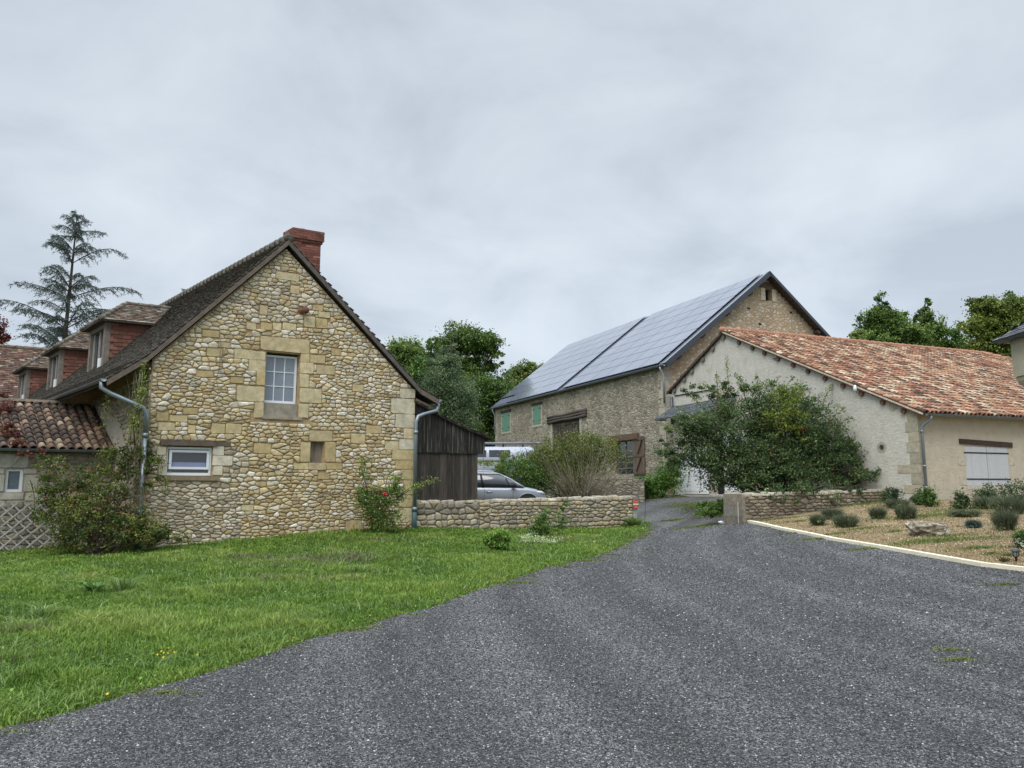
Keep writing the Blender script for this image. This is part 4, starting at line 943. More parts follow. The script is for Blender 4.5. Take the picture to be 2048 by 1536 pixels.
# openings
m = MB(); rng = random.Random(31)
for q in (sh1, sh2):
    for (a, b, c, d) in ((q[0]-.2, q[0], q[2], q[3]+.05), (q[1], q[1]+.2, q[2], q[3]+.05), (q[0]-.25, q[1]+.25, q[2]-.22, q[2])): m.box(-.03, .02, a+.004, b-.004, c+.004, d-.004, (.46, .43, .36))
z = dr1[2]; i = 0
while z < dr1[3]-.1:
    hh = .45; e_ = .32 if i % 2 else .2
    for (a, b) in ((dr1[0]-e_, dr1[0]), (dr1[1], dr1[1]+e_)): m.box(-.03, .02, a, b, z+.006, min(z+hh, dr1[3]), (.47, .44, .38))
    z += hh; i += 1
z = 1.9; i = 0
while z < 8.0:
    hh = .5; e_ = .55 if i % 2 else .32; k = rng.uniform(.9, 1.1); m.box(-.025, e_*.9, GY-.025, GY+e_, z+.008, z+hh-.006, (.46*k, .42*k, .34*k)); m.box(-.02, .3, BL-e_*.8, BL+.02, z+.008, z+hh-.006, (.42*k, .39*k, .33*k)); z += hh; i += 1
for (a, b) in ((gw[0]-.33, gw[0]), (gw[1], gw[1]+.30)): m.box(a, b, GY-.03, GY+.05, gw[2], gw[3]+.02, (.52, .46, .35))
split_build(m, 'dressed_stone', 'block', barn)
m = MB(); BK = (.07, .055, .045)
for q, px in ((sh1, 0), (sh2, 0)): m.box(-.06, .05, q[0]-.25, q[1]+.25, q[3]+.0, q[3]+.22, BK)
m.box(gw[0]-.38, gw[1]+.38, GY-.05, GY+.1, gw[3]+.03, gw[3]+.38, (.13, .09, .065)); split_build(m, 'lintel', 'beam', barn)
m = MB(); a, b = bp_(1174, 822), bp_(1097, 838)
for k in range(3): m.tube([(-.06, a[0]+(b[0]-a[0])*u, a[1]+.06-.17*k+(b[1]-a[1])*u+.03*math.sin(u*9+k)) for u in (0, .2, .4, .6, .8, 1)], [.13, .10, .12, .09, .11, .10], 8, (.10, .085, .075))
m.build('door_lintel', 'beam', barn, True)
m = MB(); a, b = bp_(1278, 869), bp_(1217, 876); m.beam((-.07, a[0], a[1]-.08), (-.07, b[0], b[1]-.08), .16, .34, (.15, .10, .075)); m.build('lintel', 'beam', barn)
M['green_paint'] = mat_plain('sage green paint', (.13, .28, .20), .06, 6, .6)
for q in (sh1, sh2):
    m = MB(); md = (q[0]+q[1])/2; m.box(-.05, -.015, q[0]+.02, md-.01, q[2], q[3]); m.box(-.05, -.015, md+.01, q[1]-.02, q[2], q[3]); s_ = m.build('shutter', 'green_paint', barn)
    m = MB()
    for z in (q[2]+.25, q[3]-.25):
        m.box(-.06, -.052, q[0]-.06, q[0]+.28, z-.02, z+.02); m.box(-.06, -.052, q[1]-.28, q[1]+.06, z-.02, z+.02)
    m.build('hinge', 'black', s_)
m = MB(); y = dr1[0]+.02; rng = random.Random(2)
while y < dr1[1]-.02: w_ = rng.uniform(.14, .22); k = rng.uniform(.7, 1.2); m.box(.05, .09, y, min(y+w_-.012, dr1[1]), dr1[2], dr1[3]-.02, (.075*k, .065*k, .06*k)); y += w_
d = m.build('barn_door', 'wood', barn); m = MB(); m.box(.02, .05, dr1[0]+.1, dr1[1]-.1, dr1[3]-.45, dr1[3]-.3, (.09, .08, .07)); m.build('cross_rail', 'wood', d)
m = MB(); a, b, c, d_ = dr2
for bx in ((.05, .15, b-.22, b, c, d_), (.05, .13, a, a+.1, c, d_), (.05, .13, a+.1, b-.22, d_-.12, d_), (.08, .12, (a+b)/2-.05, (a+b)/2+.03, c, d_-.12)): m.box(*bx, (.15, .10, .075))
fr_ = m.build('door_frame', 'beam', barn); m = MB()
for k in range(1, 6): z = c+(d_-c)*k/6; m.box(.10, .115, a+.1, b-.22, z-.012, z+.012)
m.build('glazing_bar', mat_plain('grey bars', (.30, .30, .28), .1), fr_); m = MB(); m.box(.12, .13, a+.1, b-.22, c, d_-.1); m.build('pane', 'glass', fr_)
q = br(1268, 873, 1291, 950); m = MB(); y = q[0]; k_ = 0
while y < q[1]-.02: w_ = (q[1]-q[0])/6; k = rng.uniform(.8, 1.15); m.box(-.08, -.045, y+.004, y+w_-.004, q[2], q[3], (.15*k, .11*k, .085*k)); y += w_
s_ = m.build('shutter', 'wood', barn); m = MB(); 
for z in (q[2]+.12, (q[2]+q[3])/2, q[3]-.14): m.box(-.105, -.081, q[0], q[1]-.05, z-.06, z+.06, (.13, .095, .075))
m.beam((-.12, q[1]-.4, q[2]+.2), (-.12, q[0]+.3, (q[2]+q[3])/2-.1), .03, .07, (.05, .04, .035)); m.beam((-.12, q[1]-.55, (q[2]+q[3])/2+.1), (-.12, q[0]+.15, q[3]-.2), .03, .07, (.05, .04, .035)); m.build('brace', 'beam', s_)
# barn roof: corrugated sheet under the panels
nrm = Vector((-bs, 0, 1)).normalized(); upv = Vector((1, 0, bs)).normalized(); rlen = math.hypot(BW/2, bzp-bze); ov = .30; yA, yB = -.12, BL+.75
E0 = Vector((0, 0, bze)) - upv*ov
m = MB(); ys = np.arange(yA, yB, .06); V = []; 
for y in ys:
    o_ = nrm*(.028*math.sin(y*2*math.pi/.24)); V.append(E0+Vector((0, y, 0))+o_); V.append(E0+upv*(rlen+ov)+Vector((0, y, 0))+o_)
m.add(V, [(2*i, 2*i+2, 2*i+3, 2*i+1) for i in range(len(ys)-1)], (.055, .06, .075))
roof = m.build('roof', mat_plain('dark metal sheet', (.045, .05, .075), .15, 3, .4, .3), barn)
m = MB(); m.obox(E0-nrm*.06+Vector((0, yA, 0)), upv*(rlen+ov-.1), (0, yB-yA, 0), -nrm*.10, (.10, .075, .055))
up2 = Vector((-1, 0, bs)).normalized(); n2_ = Vector((bs, 0, 1)).normalized(); E2 = Vector((BW, 0, bze)) - up2*.30
m.obox(E2-n2_*.04+Vector((0, yA, 0)), up2*(rlen+.22), (0, yB-yA, 0), -n2_*.08, (.10, .075, .055)); m.build('roof_boarding', 'beam', roof)
m = MB(); k = 0
while k < rlen+.1: p = E2+up2*k; m.obox(p+Vector((0, yA, 0))-n2_*.03, up2*.30, (0, yB-yA, 0), n2_*.05, (.09, .07, .06) if int(k*7) % 2 else (.075, .06, .052)); k += .31
m.build('rear_tiles', 'flat_tile', roof)
m = MB(); k = .3     # rafters and purlins under the right hand overhang
while k < rlen+.0: p = E2+up2*k-n2_*.13; m.obox(p+Vector((0, yA+.03, 0)), up2*.07, (0, .6, 0), -n2_*.07, (.09, .065, .05)); k += .36
for k, u_, n_, Ee in ((1.9, up2, n2_, E2), (4.6, up2, n2_, E2), (1.0, upv, nrm, E0), (3.1, upv, nrm, E0), (5.4, upv, nrm, E0), (7.6, upv, nrm, E0)):
    p = Ee+u_*k-n_*.34; m.obox(p+Vector((0, yA+.1, 0)), u_*.22, (0, .6, 0), n_*.18, (.12, .085, .065))
m.build('purlin', 'beam', roof)
m = MB(); m.obox(E0+Vector((0, yA-.03, 0))-nrm*.20, upv*(rlen+ov+.05), (0, .03, 0), nrm*.24); m.obox(E0+Vector((0, yA-.03, 0))+nrm*.035, upv*(rlen+ov), (0, .30, 0), nrm*.03); 
m.obox(E2+Vector((0, yA-.03, 0))-n2_*.13, up2*(rlen+.28), (0, .03, 0), n2_*.17); m.build('verge_flashing', mat_plain('anthracite flashing', (.06, .07, .085), .1, 3, .35, .4), roof)
m = MB(); m.obox(E0+Vector((0, yA+.05, 0))+nrm*.066, upv*(rlen+ov-.05), (0, .10, 0), nrm*.02); m.build('verge_trim', mat_plain('bright trim', (.45, .48, .52), .05, 3, .3, .3), roof)
def mat_panel():
    m, t, b = base_mat('solar glass', .34, .9); b.inputs['Base Color'].default_value = (.15, .17, .22, 1)
    t.links.new(ramp(t, tex_noise(t, .35, 3, .5), [(.35, (.20, .23, .30)), (.65, (.27, .30, .38))]), b.inputs['Base Color'])  # dark cells given a pale base colour that paints in reflected sky
    b.inputs['Coat Weight'].default_value = 1; b.inputs['Coat Roughness'].default_value = .1; b.inputs['Coat IOR'].default_value = 1.9; b.inputs['Metallic'].default_value = .55
    return m
M['panel'] = mat_panel()
prow = (rlen+ov-.18)/8; PL0 = E0+upv*.12+nrm*.085
def array(cols, y0, skip=(), wlast=None):
    a_ = MB(); n_c = len(cols)-1
    for r_ in range(9): a_.obox(PL0+upv*(prow*r_)-nrm*.03+Vector((0, cols[0], 0)), upv*.03, (0, cols[-1]-cols[0], 0), nrm*.02)
    arr = a_.build('solar_array', 'black', barn)
    for i in range(n_c):
        for r_ in range(8):
            if (i, r_) in skip: continue
            g = MB(); w_ = cols[i+1]-cols[i]; g.obox(PL0+upv*(prow*r_+.022)+Vector((0, cols[i]+.022, 0)), upv*(prow-.044), (0, w_-.044, 0), nrm*.03); g.build('solar_panel', 'panel', arr)
array([.62+1.87*i for i in range(7)], 0)
array([12.75+1.81*i for i in range(6)] + [23.5, 25.05], 0, skip=((5, 0), (6, 0)))
m = MB(); gz = E0.z-.04; gutter(m, (E0.x-.09, yA, gz), (E0.x-.09, yB, gz+.0), .085); m.build('gutter', 'zinc', barn, True)
m = MB(); x = E0.x-.09; m.tube([(x, .25, gz-.06), (x, .25, gz-.2), (x+.08, .25, gz-.33), (-.16, .25, gz-.5), (-.12, .25, gz-.7), (-.12, .25, 6.1)], .055, 10); M['bright_zinc'] = mat_plain('bright zinc', (.42, .45, .48), .1, 3, .35, .5); m.build('downpipe', 'bright_zinc', barn, True); m = MB(); m.tube([(-.12, BL-.1, 6), (-.12, BL-.1, gz-.6), (x, BL-.1, gz-.2), (x, BL-.1, gz)], .05, 8); m.build('downpipe', 'bright_zinc', barn, True)
m = MB()    # putlog holes
for px, py in ((1497, 617), (1582, 625), (1520, 648)):
    s, z = bg(px, py); m.box(s-.1, s+.1, GY-.012, GY, z-.05, z+.05)
split_build(m, 'putlog_hole', 'black', barn)
# ================================================================ LONG LOW HOUSE at the right
CO = Vector((13.55, 25, 0)); CA = R(21.5); CU = (math.cos(CA), math.sin(CA)); CV = (-CU[1], CU[0])
low = thing('low_house', 'pale rendered house with multicoloured clay tile roof', 'house', CO, CA)
def cf(px, py): return onplane(px, py, CO, CU)
def cfr(x0, y0, x1, y1): xm, ym = (x0+x1)/2, (y0+y1)/2; return (cf(x0, ym)[0], cf(x1, ym)[0], cf(xm, y1)[1], cf(xm, y0)[1])
def cg(px, py): return onplane(px, py, CO, CV)
ZE, TP, ZP, TE, ZL = 4.22, 9.97, 8.82, 14.45, 6.64; LX = 17.2
wq = cfr(1932, 893, 2017, 970)
m = MB(); wall_mesh(m, [(0, .5), (24, .5), (24, ZE-.1), (0, ZE-.1)], [(wq[0], wq[1], wq[2], wq[3])], lambda s, z, d: (s, -d, z), .2); m.build('front_wall', 'render_beige', low)
dg = cg(1420, 960)[0], cg(1452, 960)[0]; dz0 = 1.27; dopen = (dg[1], dg[0], dz0, 4.0); hole = (5.05-.09, 5.05+.09, 0, 0); hq = cg(1763, 895)
holeR = (hq[0]-.13, hq[0]+.13, hq[1]-.13, hq[1]+.13)
m = MB(); wall_mesh(m, [(0, .5), (TE, .5), (TE, ZL-.12), (TP, ZP-.12), (0, ZE-.1)], [dopen, holeR], lambda t, z, d: (-d, t, z), .45); m.build('gable_wall', 'render_white', low)
m = MB(); m.box(.44, .46, dopen[0]-.2, dopen[1]+.2, dz0-.2, 4.1); m.box(.3, .32, holeR[0]-.1, holeR[1]+.1, holeR[2]-.1, holeR[3]+.1); m.box(wq[0], wq[1], .19, .2, wq[2], wq[3]); split_build(m, 'dark_interior', 'black', low)
m = MB(); n = 20; c0 = Vector((-.004, hq[0], hq[1]))     # round surround of the vent hole
ring = [(c0+Vector((0, math.cos(2*math.pi*k/n)*r_, math.sin(2*math.pi*k/n)*r_))) for r_ in (.10, .20) for k in range(n)]
m.add(ring, [(k, (k+1)%n, n+(k+1)%n, n+k) for k in range(n)], (.42, .38, .29)); m.build('vent_surround', 'block', low)
def wood_hinge(): pass
# white sheeted doors at the gable
def white_leaf(t0, t1):
    m = MB(); m.box(-.10, -.05, t0, t1, dz0+.02, 4.0); d = m.build('garage_door', 'white', low)
    m = MB(); m.box(-.115, -.101, t0+.05, t1-.05, dz0+.14, dz0+.26); m.box(-.115, -.101, t0+.05, t1-.05, 3.3, 3.4); m.box(-.115, -.101, t0, t0+.06, dz0+.02, 4); m.box(-.115, -.101, t1-.06, t1, dz0+.02, 4); m.build('door_rail', 'white', d)
white_leaf(cg(1420, 960)[0]+.03, cg(1366, 960)[0]); white_leaf(dopen[0]-1.7, dopen[0]-.03)
m = MB(); m.box(-.9, .4, dopen[0]-1.8, cg(1362, 960)[0], 1.0, dz0-.02, (.38, .35, .29)); m.build('threshold', 'block', low)
# stone quoins and patches
m = MB(); rng = random.Random(55); z = 1.1; i = 0
while z < ZE-.35:
    hh = rng.uniform(.28, .40); e_ = rng.choice([.65, .35, .5]) if i % 2 else .28; c_ = rng.choice([(.40, .37, .27), (.44, .40, .30), (.37, .35, .27)])
    m.box(-.012, .02, -.011, e_*1.4, z+.01, z+hh-.01, c_); m.box(-.010, .16, -.009, .03, z+.01, z+hh-.01, (.42, .36, .26)); z += hh; i += 1
for px, py, w_, hh in ((1675, 810, .4, .16), (1618, 778, .3, .12), (1786, 812, .5, .4), (1662, 775, .3, .3), (1640, 790, .35, .2)):
    t_, z_ = cg(px, py); P = [(t_+w_*.5*math.cos(a)*rng.uniform(.7, 1.1), z_+hh*.5*math.sin(a)*rng.uniform(.8, 1.1)) for a in [k*math.pi/4 for k in range(8)]]
    m.add([(-.006, a, b) for a, b in P], [tuple(range(8))], rng.choice([(.43, .41, .36), (.44, .42, .33)]))
for q in (cfr(1916, 912, 1932, 930), cfr(1919, 953, 1934, 970), cfr(2018, 915, 2028, 930), cfr(1934, 971, 2018, 979)): m.box(q[0], q[1], -.012, .02, q[2], q[3], (.50, .46, .37))
split_build(m, 'dressed_stone', 'block', low)
q = cfr(1918, 882, 2023, 891); m = MB(); m.add([(q[0], -.04, q[2]+.03), (q[1], -.04, q[2]-.05), (q[1], -.04, q[3]-.03), (q[0]+.0, -.04, q[3]+.05), (q[0], .1, q[2]+.03), (q[1], .1, q[2]-.05), (q[1], .1, q[3]-.03), (q[0], .1, q[3]+.05)], [(0, 1, 2, 3), (0, 4, 5, 1), (1, 5, 6, 2), (2, 6, 7, 3), (3, 7, 4, 0)], (.065, .045, .035)); m.build('lintel', 'beam', low)
M['pale_shutter'] = mat_col('pale grey painted board', .06, 9, .6, .15, 20)
md = (wq[0]+wq[1])/2
for s0, s1 in ((wq[0], md-.012), (md+.012, wq[1])):
    m = MB(); n = 9
    for i in range(n): k = random.Random(i+int(s0*9)).uniform(.96, 1.03); m.box(s0+(s1-s0)*i/n+.002, s0+(s1-s0)*(i+1)/n-.002, .0, .03, wq[2], wq[3]-.01, (.50*k, .51*k, .53*k))
    sh = m.build('shutter', 'pale_shutter', low); m = MB()
    for z in (wq[2]+.2, wq[3]-.23): m.box(s0-.05*(s0 == wq[0]), s1+.05*(s1 == wq[1]), -.012, -.002, z-.022, z+.022)
    m.build('hinge', 'black', sh)
# roof: front slope with hip at the far right, left slope
ln = math.hypot(TP, ZP-ZE); ev = Vector((0, TP, ZP-ZE)).normalized(); eo = .38; xo = -.14; OE = Vector((xo, 0, ZE)) - ev*eo; hipx = 24.4
m = MB(); n_ = Vector((0, -(ZP-ZE), TP)).normalized()
pk0, pk1 = Vector((xo, TP, ZP)), Vector((LX, TP, ZP)); e0, e1 = OE, Vector((hipx, OE.y, OE.z)); evl = Vector((0, -(TE-TP), ZP-ZL)).normalized(); le0 = Vector((xo, TE, ZL))-evl*.3; le1 = Vector((hipx, le0.y, le0.z)); dn = Vector((0, 0, -.10))
m.add([e0, e1, pk1, pk0, e0+dn, e1+dn, pk1+dn, pk0+dn], [(0, 1, 2, 3), (7, 6, 5, 4), (0, 4, 5, 1), (0, 3, 7, 4)], (.12, .08, .06))
m.add([le0, le1, pk1, pk0, le0+dn, le1+dn, pk1+dn, pk0+dn], [(3, 2, 1, 0), (4, 5, 6, 7), (0, 1, 5, 4), (0, 4, 7, 3)], (.12, .08, .06))
m.add([e1, le1, pk1], [(0, 1, 2)], (.3, .17, .1)); rf = m.build('roof', 'beam', low)
CM = pick([(.33, .155, .10), (.39, .21, .135), (.46, .35, .24), (.56, .47, .34), (.19, .10, .07), (.10, .07, .055), (.42, .26, .16), (.27, .13, .085)], [4, 4, 3, 2, 3, 3, 4, 3], .14)
L2 = ln+eo; tot = hipx-xo; m = MB(); canal_tiles(m, OE, (1, 0, 0), ev, [(0, -.06), (tot, -.06), (LX-xo, L2), (0, L2)], .205, .36, .088, CM, 91, 5)
l2 = math.hypot(TE-TP, ZP-ZL)+.3; canal_tiles(m, le0, (1, 0, 0), evl, [(0, -.06), (2.0, -.06), (2.0, l2), (0, l2)], .205, .36, .088, CT, 92, 4); m.build('canal_tiles', 'clay', rf, True)
m = MB(); x = xo-.05; rng = random.Random(6)
while x < LX: k = rng.uniform(.9, 1.1); m.tube([(x, TP, ZP+.05), (x+.05, TP, ZP+.05), (x+.46, TP, ZP+.045)], [.155, .15, .115], 10, (.42*k, .21*k, .135*k)); x += .42
hp = Vector((LX, TP, ZP)); he = Vector((hipx, OE.y, OE.z)); nn_ = int((he-hp).length/.42)
for i in range(nn_): k = rng.uniform(.8, 1.1); m.tube([hp.lerp(he, i/nn_)+Vector((0, 0, .05)), hp.lerp(he, (i+1)/nn_)+Vector((0, 0, .07))], [.11, .14], 8, (.42*k, .22*k, .14*k))
m.build('ridge_tiles', 'clay', rf, True)
m = MB(); m.obox(OE+Vector((-.03, 0, -.085)), (pk0-OE), (.03, 0, 0), (0, 0, .05), (.60, .50, .38)); m.build('verge_batten', 'beam', rf)
m = MB(); m.obox(OE+Vector((-.02, 0, -.14)), (pk0-OE), (.05, 0, 0), (0, 0, .05), (.10, .06, .045)); m.obox(le0+Vector((-.02, 0, -.14)), (pk0-le0), (.05, 0, 0), (0, 0, .10), (.08, .06, .05)); m.build('verge_board', 'beam', rf)
pur = []; 
for px, py in ((1479, 680), (1506, 690), (1530, 699), (1557, 709), (1587, 720), (1617, 733), (1651, 746), (1687, 760), (1724, 777), (1766, 789), (1808, 806)):
    t_, z_ = cg(px, py); m = MB(); zz_ = ZE+(ZP-ZE)*t_/TP-.26; c_ = (.16, .095, .07); m.tube([(xo+.05, t_, zz_), (.2, t_, zz_)], [.10, .11], 8, c_); m.build('purlin', 'beam', rf)
for px, py in ((1448, 673), (1427, 699), (1407, 717), (1385, 738), (1370, 759), (1350, 777)):
    t_, z_ = cg(px, py); m = MB(); zz_ = ZP-(ZP-ZL)*(t_-TP)/(TE-TP)-.27; m.tube([(xo+.05, t_, zz_), (.2, t_, zz_)], [.13, .14], 8, (.20, .18, .15)); m.build('purlin', 'beam', rf)
m = MB(); gutter(m, (xo+.1, OE.y-.08, OE.z-.05), (hipx, OE.y-.08, OE.z+.02), .075); m.build('gutter', 'zinc', low, True)
g0 = cf(1848, 830)[0]; m = MB(); y_ = OE.y-.08; m.tube([(.12, y_, OE.z-.1), (.12, y_, OE.z-.22), (.06, -.2, OE.z-.38), (.02, -.13, OE.z-.48), (.02, -.13, OE.z-.62), (.02, -.13, .9)], .048, 12)
for z in (3.45, 2.3, 1.6): m.tube([(.02, -.13, z-.04), (.02, -.13, z+.03)], .058, 12)
m.build('downpipe', 'zinc', low, True)
m = MB(); t_, z_ = cg(1717, 777); m.lathe((-.16, t_, z_-.12), [(.02, 0), (.07, .04), (.075, .12), (.05, .2), (.02, .24)], 12); m.build('insulator', 'white', low, True)
m = MB(); t_, z_ = cg(1548, 718); m.tube([(-.05, t_, z_), (-.12, t_-.9, z_-.03)], .02, 6); t_, z_ = cg(1540, 775); m.tube([(-.05, t_, z_), (-.12, t_-.9, z_-.03)], .02, 6); m.build('iron_bracket', mat_plain('rusty iron', (.07, .06, .055), .2), low)
# slate canopy above the doors at the far end of the gable
m = MB(); ca, cb = cg(1392, 830)[0], cg(1340, 833)[0]; z0, z1 = cg(1360, 836)[1], cg(1380, 808)[1]
m.add([(-.75, ca-3.2, z0), (-.75, cb+.3, z0), (-.05, cb-.5, z1), (-.05, ca-3.2, z1), (-.75, ca-3.2, z0-.06), (-.75, cb+.3, z0-.06), (-.02, cb+.3, z0-.06), (-.02, cb+.3, z0)], [(0, 1, 2, 3), (0, 4, 5, 1), (1, 5, 6, 7), (1, 7, 2)], (.10, .12, .13))
cn = m.build('canopy', 'slate', low); m = MB(); eu = Vector((0, 1, 0)); O = Vector((-.75, ca-3.2, z0)); vv = Vector((.7, 0, z1-z0)); flat_tiles(m, O, eu, vv, [(0, 0), (cb+.3-ca+3.2, 0), (cb-.5-ca+3.2, vv.length), (0, vv.length)], .22, .12, .012, pick([(.07, .085, .09), (.10, .115, .12), (.05, .06, .065)], [3, 2, 2]), 93); m.v = [(a, b, c+.01) for a, b, c in m.v]; m.build('slates', 'slate', cn)
m = MB(); m.tube([(-.12, TE-.15, 6.2), (-.12, TE-.15, 4.8)], .075, 10); m.build('downpipe', mat_plain('dark lead pipe', (.09, .10, .115), .1, 4, .45, .3), low, True)
m = MB(); m.tube([(-.03, TE-.3, z1+.55), (-.03, ca-1.5, z1+.50)], .025, 6); m.build('cable', 'black', low)
# ================================================================ CORBELLED TURRET of the house out of frame
TY = 12.5; r0 = .64; tp_ = at(2021, 690, TY+.64); tp_.x += .64; tur = thing('corner_turret', 'pale stone corbelled turret with slate cap at the right edge', 'turret', (tp_.x, TY, 0))
zt = at(2023, 664, TY).z; zc = at(2030, 745, TY).z; zb = at(2048, 800, TY).z
def sq(r_, z_): return [(-r_, -r_, z_), (r_, -r_, z_), (r_, r_, z_), (-r_, r_, z_)]
def boxlathe(mb, prof, col):
    vs = [p for r_, z_ in prof for p in sq(r_, z_)]; fs = [(4*i+k, 4*i+(k+1)%4, 4*i+4+(k+1)%4, 4*i+4+k) for i in range(len(prof)-1) for k in range(4)] + [(3, 2, 1, 0), tuple(4*len(prof)-4+k for k in range(4))]
    return mb.add(vs, fs, col)
dr_ = (2048-2023)/1514*TY; zc = at(2030, 745, TY).z
m = MB(); boxlathe(m, [(r0, zc+.01), (r0, zt)], (.42, .385, .28)); tw_ = m.build('wall', mat_col('ashlar', .15, 4, .9, .35, 16), tur)
for k, (ra, rb, z0, z1) in enumerate(((r0-.02, r0-.10, zc, zc-.18), (r0-.09, r0-.20, zc-.19, zc-.36), (r0-.19, r0-.34, zc-.37, zc-.56), (.2, .2, zc-.57, zc-1.2))):
    m = MB(); pr = [(rb, z1), (rb+(ra-rb)*.35, z1+(z0-z1)*.25), (rb+(ra-rb)*.8, z1+(z0-z1)*.6), (ra, z0)]; boxlathe(m, pr, (.44, .40, .29)); m.build('corbel', 'block', tur)
m = MB(); boxlathe(m, [(r0+.17, zt-.04), (r0+.19, zt-.01), (r0+.04, zt+.09), (.03, zt+.62)], (.075, .08, .09)); cp_ = m.build('cap', 'slate', tur)
m = MB(); SLp = pick([(.075, .08, .09), (.12, .125, .135), (.05, .055, .065), (.10, .09, .10)], [3, 2, 3, 1], .2); RR = r0+.19
for a_ in range(4):
    ca_, sa_ = (1, 0, -1, 0)[a_], (0, 1, 0, -1)[a_]; rot_ = lambda x, y: (x*ca_-y*sa_, x*sa_+y*ca_)
    O_ = rot_(-RR, -RR); eu_ = rot_(1, 0); vv_ = rot_(0, .15); flat_tiles(m, (O_[0], O_[1], zt+.0), (*eu_, 0), (*vv_, .10), [(0, 0), (2*RR, 0), (2*RR-.15, .18), (.15, .18)], .16, .09, .012, SLp, 5+a_)
    O_ = rot_(-RR+.15, -RR+.15); vv_ = rot_(0, RR-.15); l_ = math.hypot(RR-.15, .53); flat_tiles(m, (O_[0], O_[1], zt+.10), (*eu_, 0), (*vv_, .53), [(0, 0), (2*RR-.3, 0), (RR-.15, l_)], .16, .09, .012, SLp, 15+a_)
m.build('slates', 'slate', cp_)
m = MB(); m.box(.2, 3.5, -6, .25, -.2, zb+1.4, (.42, .38, .28)); m.build('house_corner', M['render_beige'], tur)
# ================================================================ VEHICLES
def loft(mb, st, ring, col=(1, 1, 1)):
    n = len(ring(*st[0])); vs = []
    for a in st: vs += [(a[0], y, z) for y, z in ring(*a)]
    fs = [(i*n+k, (i+1)*n+k, (i+1)*n+(k+1)%n, i*n+(k+1)%n) for i in range(len(st)-1) for k in range(n)]
    fs += [tuple(range(n)), tuple((len(st)-1)*n+k for k in range(n))[::-1]]
    mb.add(vs, fs, col)
def mirror(h_): return h_ + [(-y, z) for y, z in h_[::-1] if abs(y) > 1e-6]
def lower_ring(x, zb, zt, w_): return mirror([(0, zb), (w_*.88, zb), (w_*.99, zb+.12), (w_, (zb+zt)/2+.05), (w_*.985, zt-.12), (w_*.94, zt-.03), (w_*.8, zt+.004), (0, zt+.02)])
def mat_paint(name, col, metal=.4):
    m, t, b = base_mat(name, .35, .5); b.inputs['Metallic'].default_value = metal; b.inputs['Coat Weight'].default_value = .35; b.inputs['Coat Roughness'].default_value = .08
    t.links.new(ramp(t, tex_noise(t, 3, 5, .6), [(.3, tuple(x*.93 for x in col)), (.7, col)]), b.inputs['Base Color']); return m
M['silver'] = mat_paint('silver car paint', (.27, .285, .315), .5); M['van_white'] = mat_paint('white van paint', (.40, .43, .50), 0); M['tyre'] = mat_plain('tyre', (.02, .02, .02), .1, 6, .8)
def wheels(root, xs, w_, r=.32):
    for x in xs:
        for sg in (-1, 1):
            m = MB(); m.tube([(x, sg*(w_-.21), r), (x, sg*(w_-.19), r), (x, sg*(w_-.02), r), (x, sg*(w_+.0), r)], [r*.9, r, r, r*.88], 22); wo_ = m.build('wheel', 'tyre', root, True)
            m = MB(); m.tube([(x, sg*(w_-.03), r), (x, sg*(w_+.012), r)], [r*.62, r*.6], 10, (.4, .4, .42)); m.build('rim', mat_plain('alloy', (.35, .36, .38), .1, 3, .3, .6), wo_)
def side_strip(m, pts, w_, t_, sg, off=.0):
    """strip along the side of the body; pts = (x, y, z)"""
    m.tube([(x, sg*(y+off), z) for x, y, z in pts], t_, 5)
car = thing('parked_car', 'silver crossover parked nose right behind the yard wall', 'car', (-.70, 29.85, .63), R(1))
st = [(-2.06, .35, .72, .70), (-2.0, .25, .95, .80), (-1.6, .22, 1.0, .865), (-.6, .2, 1.0, .87), (.4, .2, .985, .87), (.95, .2, .985, .865), (1.25, .2, .965, .86), (1.6, .22, .90, .84), (1.85, .24, .80, .78), (2.0, .28, .68, .68), (2.07, .36, .56, .55)]
m = MB(); loft(m, st, lower_ring); body = m.build('body', 'silver', car, True)
def gring(x, zt): 
    k = max(0, min(1, (zt-.97)/.55)); wt = .80-.2*k; return mirror([(0, .96), (.80, .96), (.80-.05*k, .96+(zt-.96)*.4), (wt+.035, zt-.07*k), (wt-.02, zt-.012*k), (0, zt+.012*k)])
gs = [(-1.95, 1.0), (-1.78, 1.22), (-1.55, 1.45), (-1.2, 1.515), (-.6, 1.54), (0, 1.53), (.25, 1.49), (.6, 1.31), (.95, 1.09), (1.12, .985)]
m = MB(); loft(m, gs, gring); gl = m.build('window', 'glass', car, True)
m = MB()       # roof skin
def rring(x, zt): k = 1; return mirror([(0, zt-.03), (.60, zt-.075), (.645, zt-.055), (.60, zt+.004), (0, zt+.022)])
loft(m, [(-1.72, 1.36), (-1.5, 1.475), (-1.2, 1.52), (-.6, 1.545), (0, 1.535), (.25, 1.495)], rring); m.build('roof', 'silver', car, True)
m = MB(); 
for sg in (-1, 1): m.tube([(.2, sg*.615, 1.475), (.6, sg*.67, 1.295), (.95, sg*.745, 1.08), (1.14, sg*.79, .975)], [.035, .035, .038, .05], 6)
m.build('windscreen_pillar', 'silver', car, True)
m = MB()
for sg in (-1, 1):
    m.tube([(-.42, sg*.805, .98), (-.47, sg*.755, 1.22), (-.52, sg*.645, 1.49)], [.05, .045, .04], 6); m.tube([(.62, sg*.805, .98), (.45, sg*.725, 1.33)], [.018, .018], 5); m.tube([(-1.5, sg*.805, .98), (-1.65, sg*.70, 1.38)], [.09, .07], 6)
    m.tube([(-1.8, sg*.815, .985), (1.05, sg*.815, .975)], .013, 5)
m.build('door_pillar', 'black', car, True)
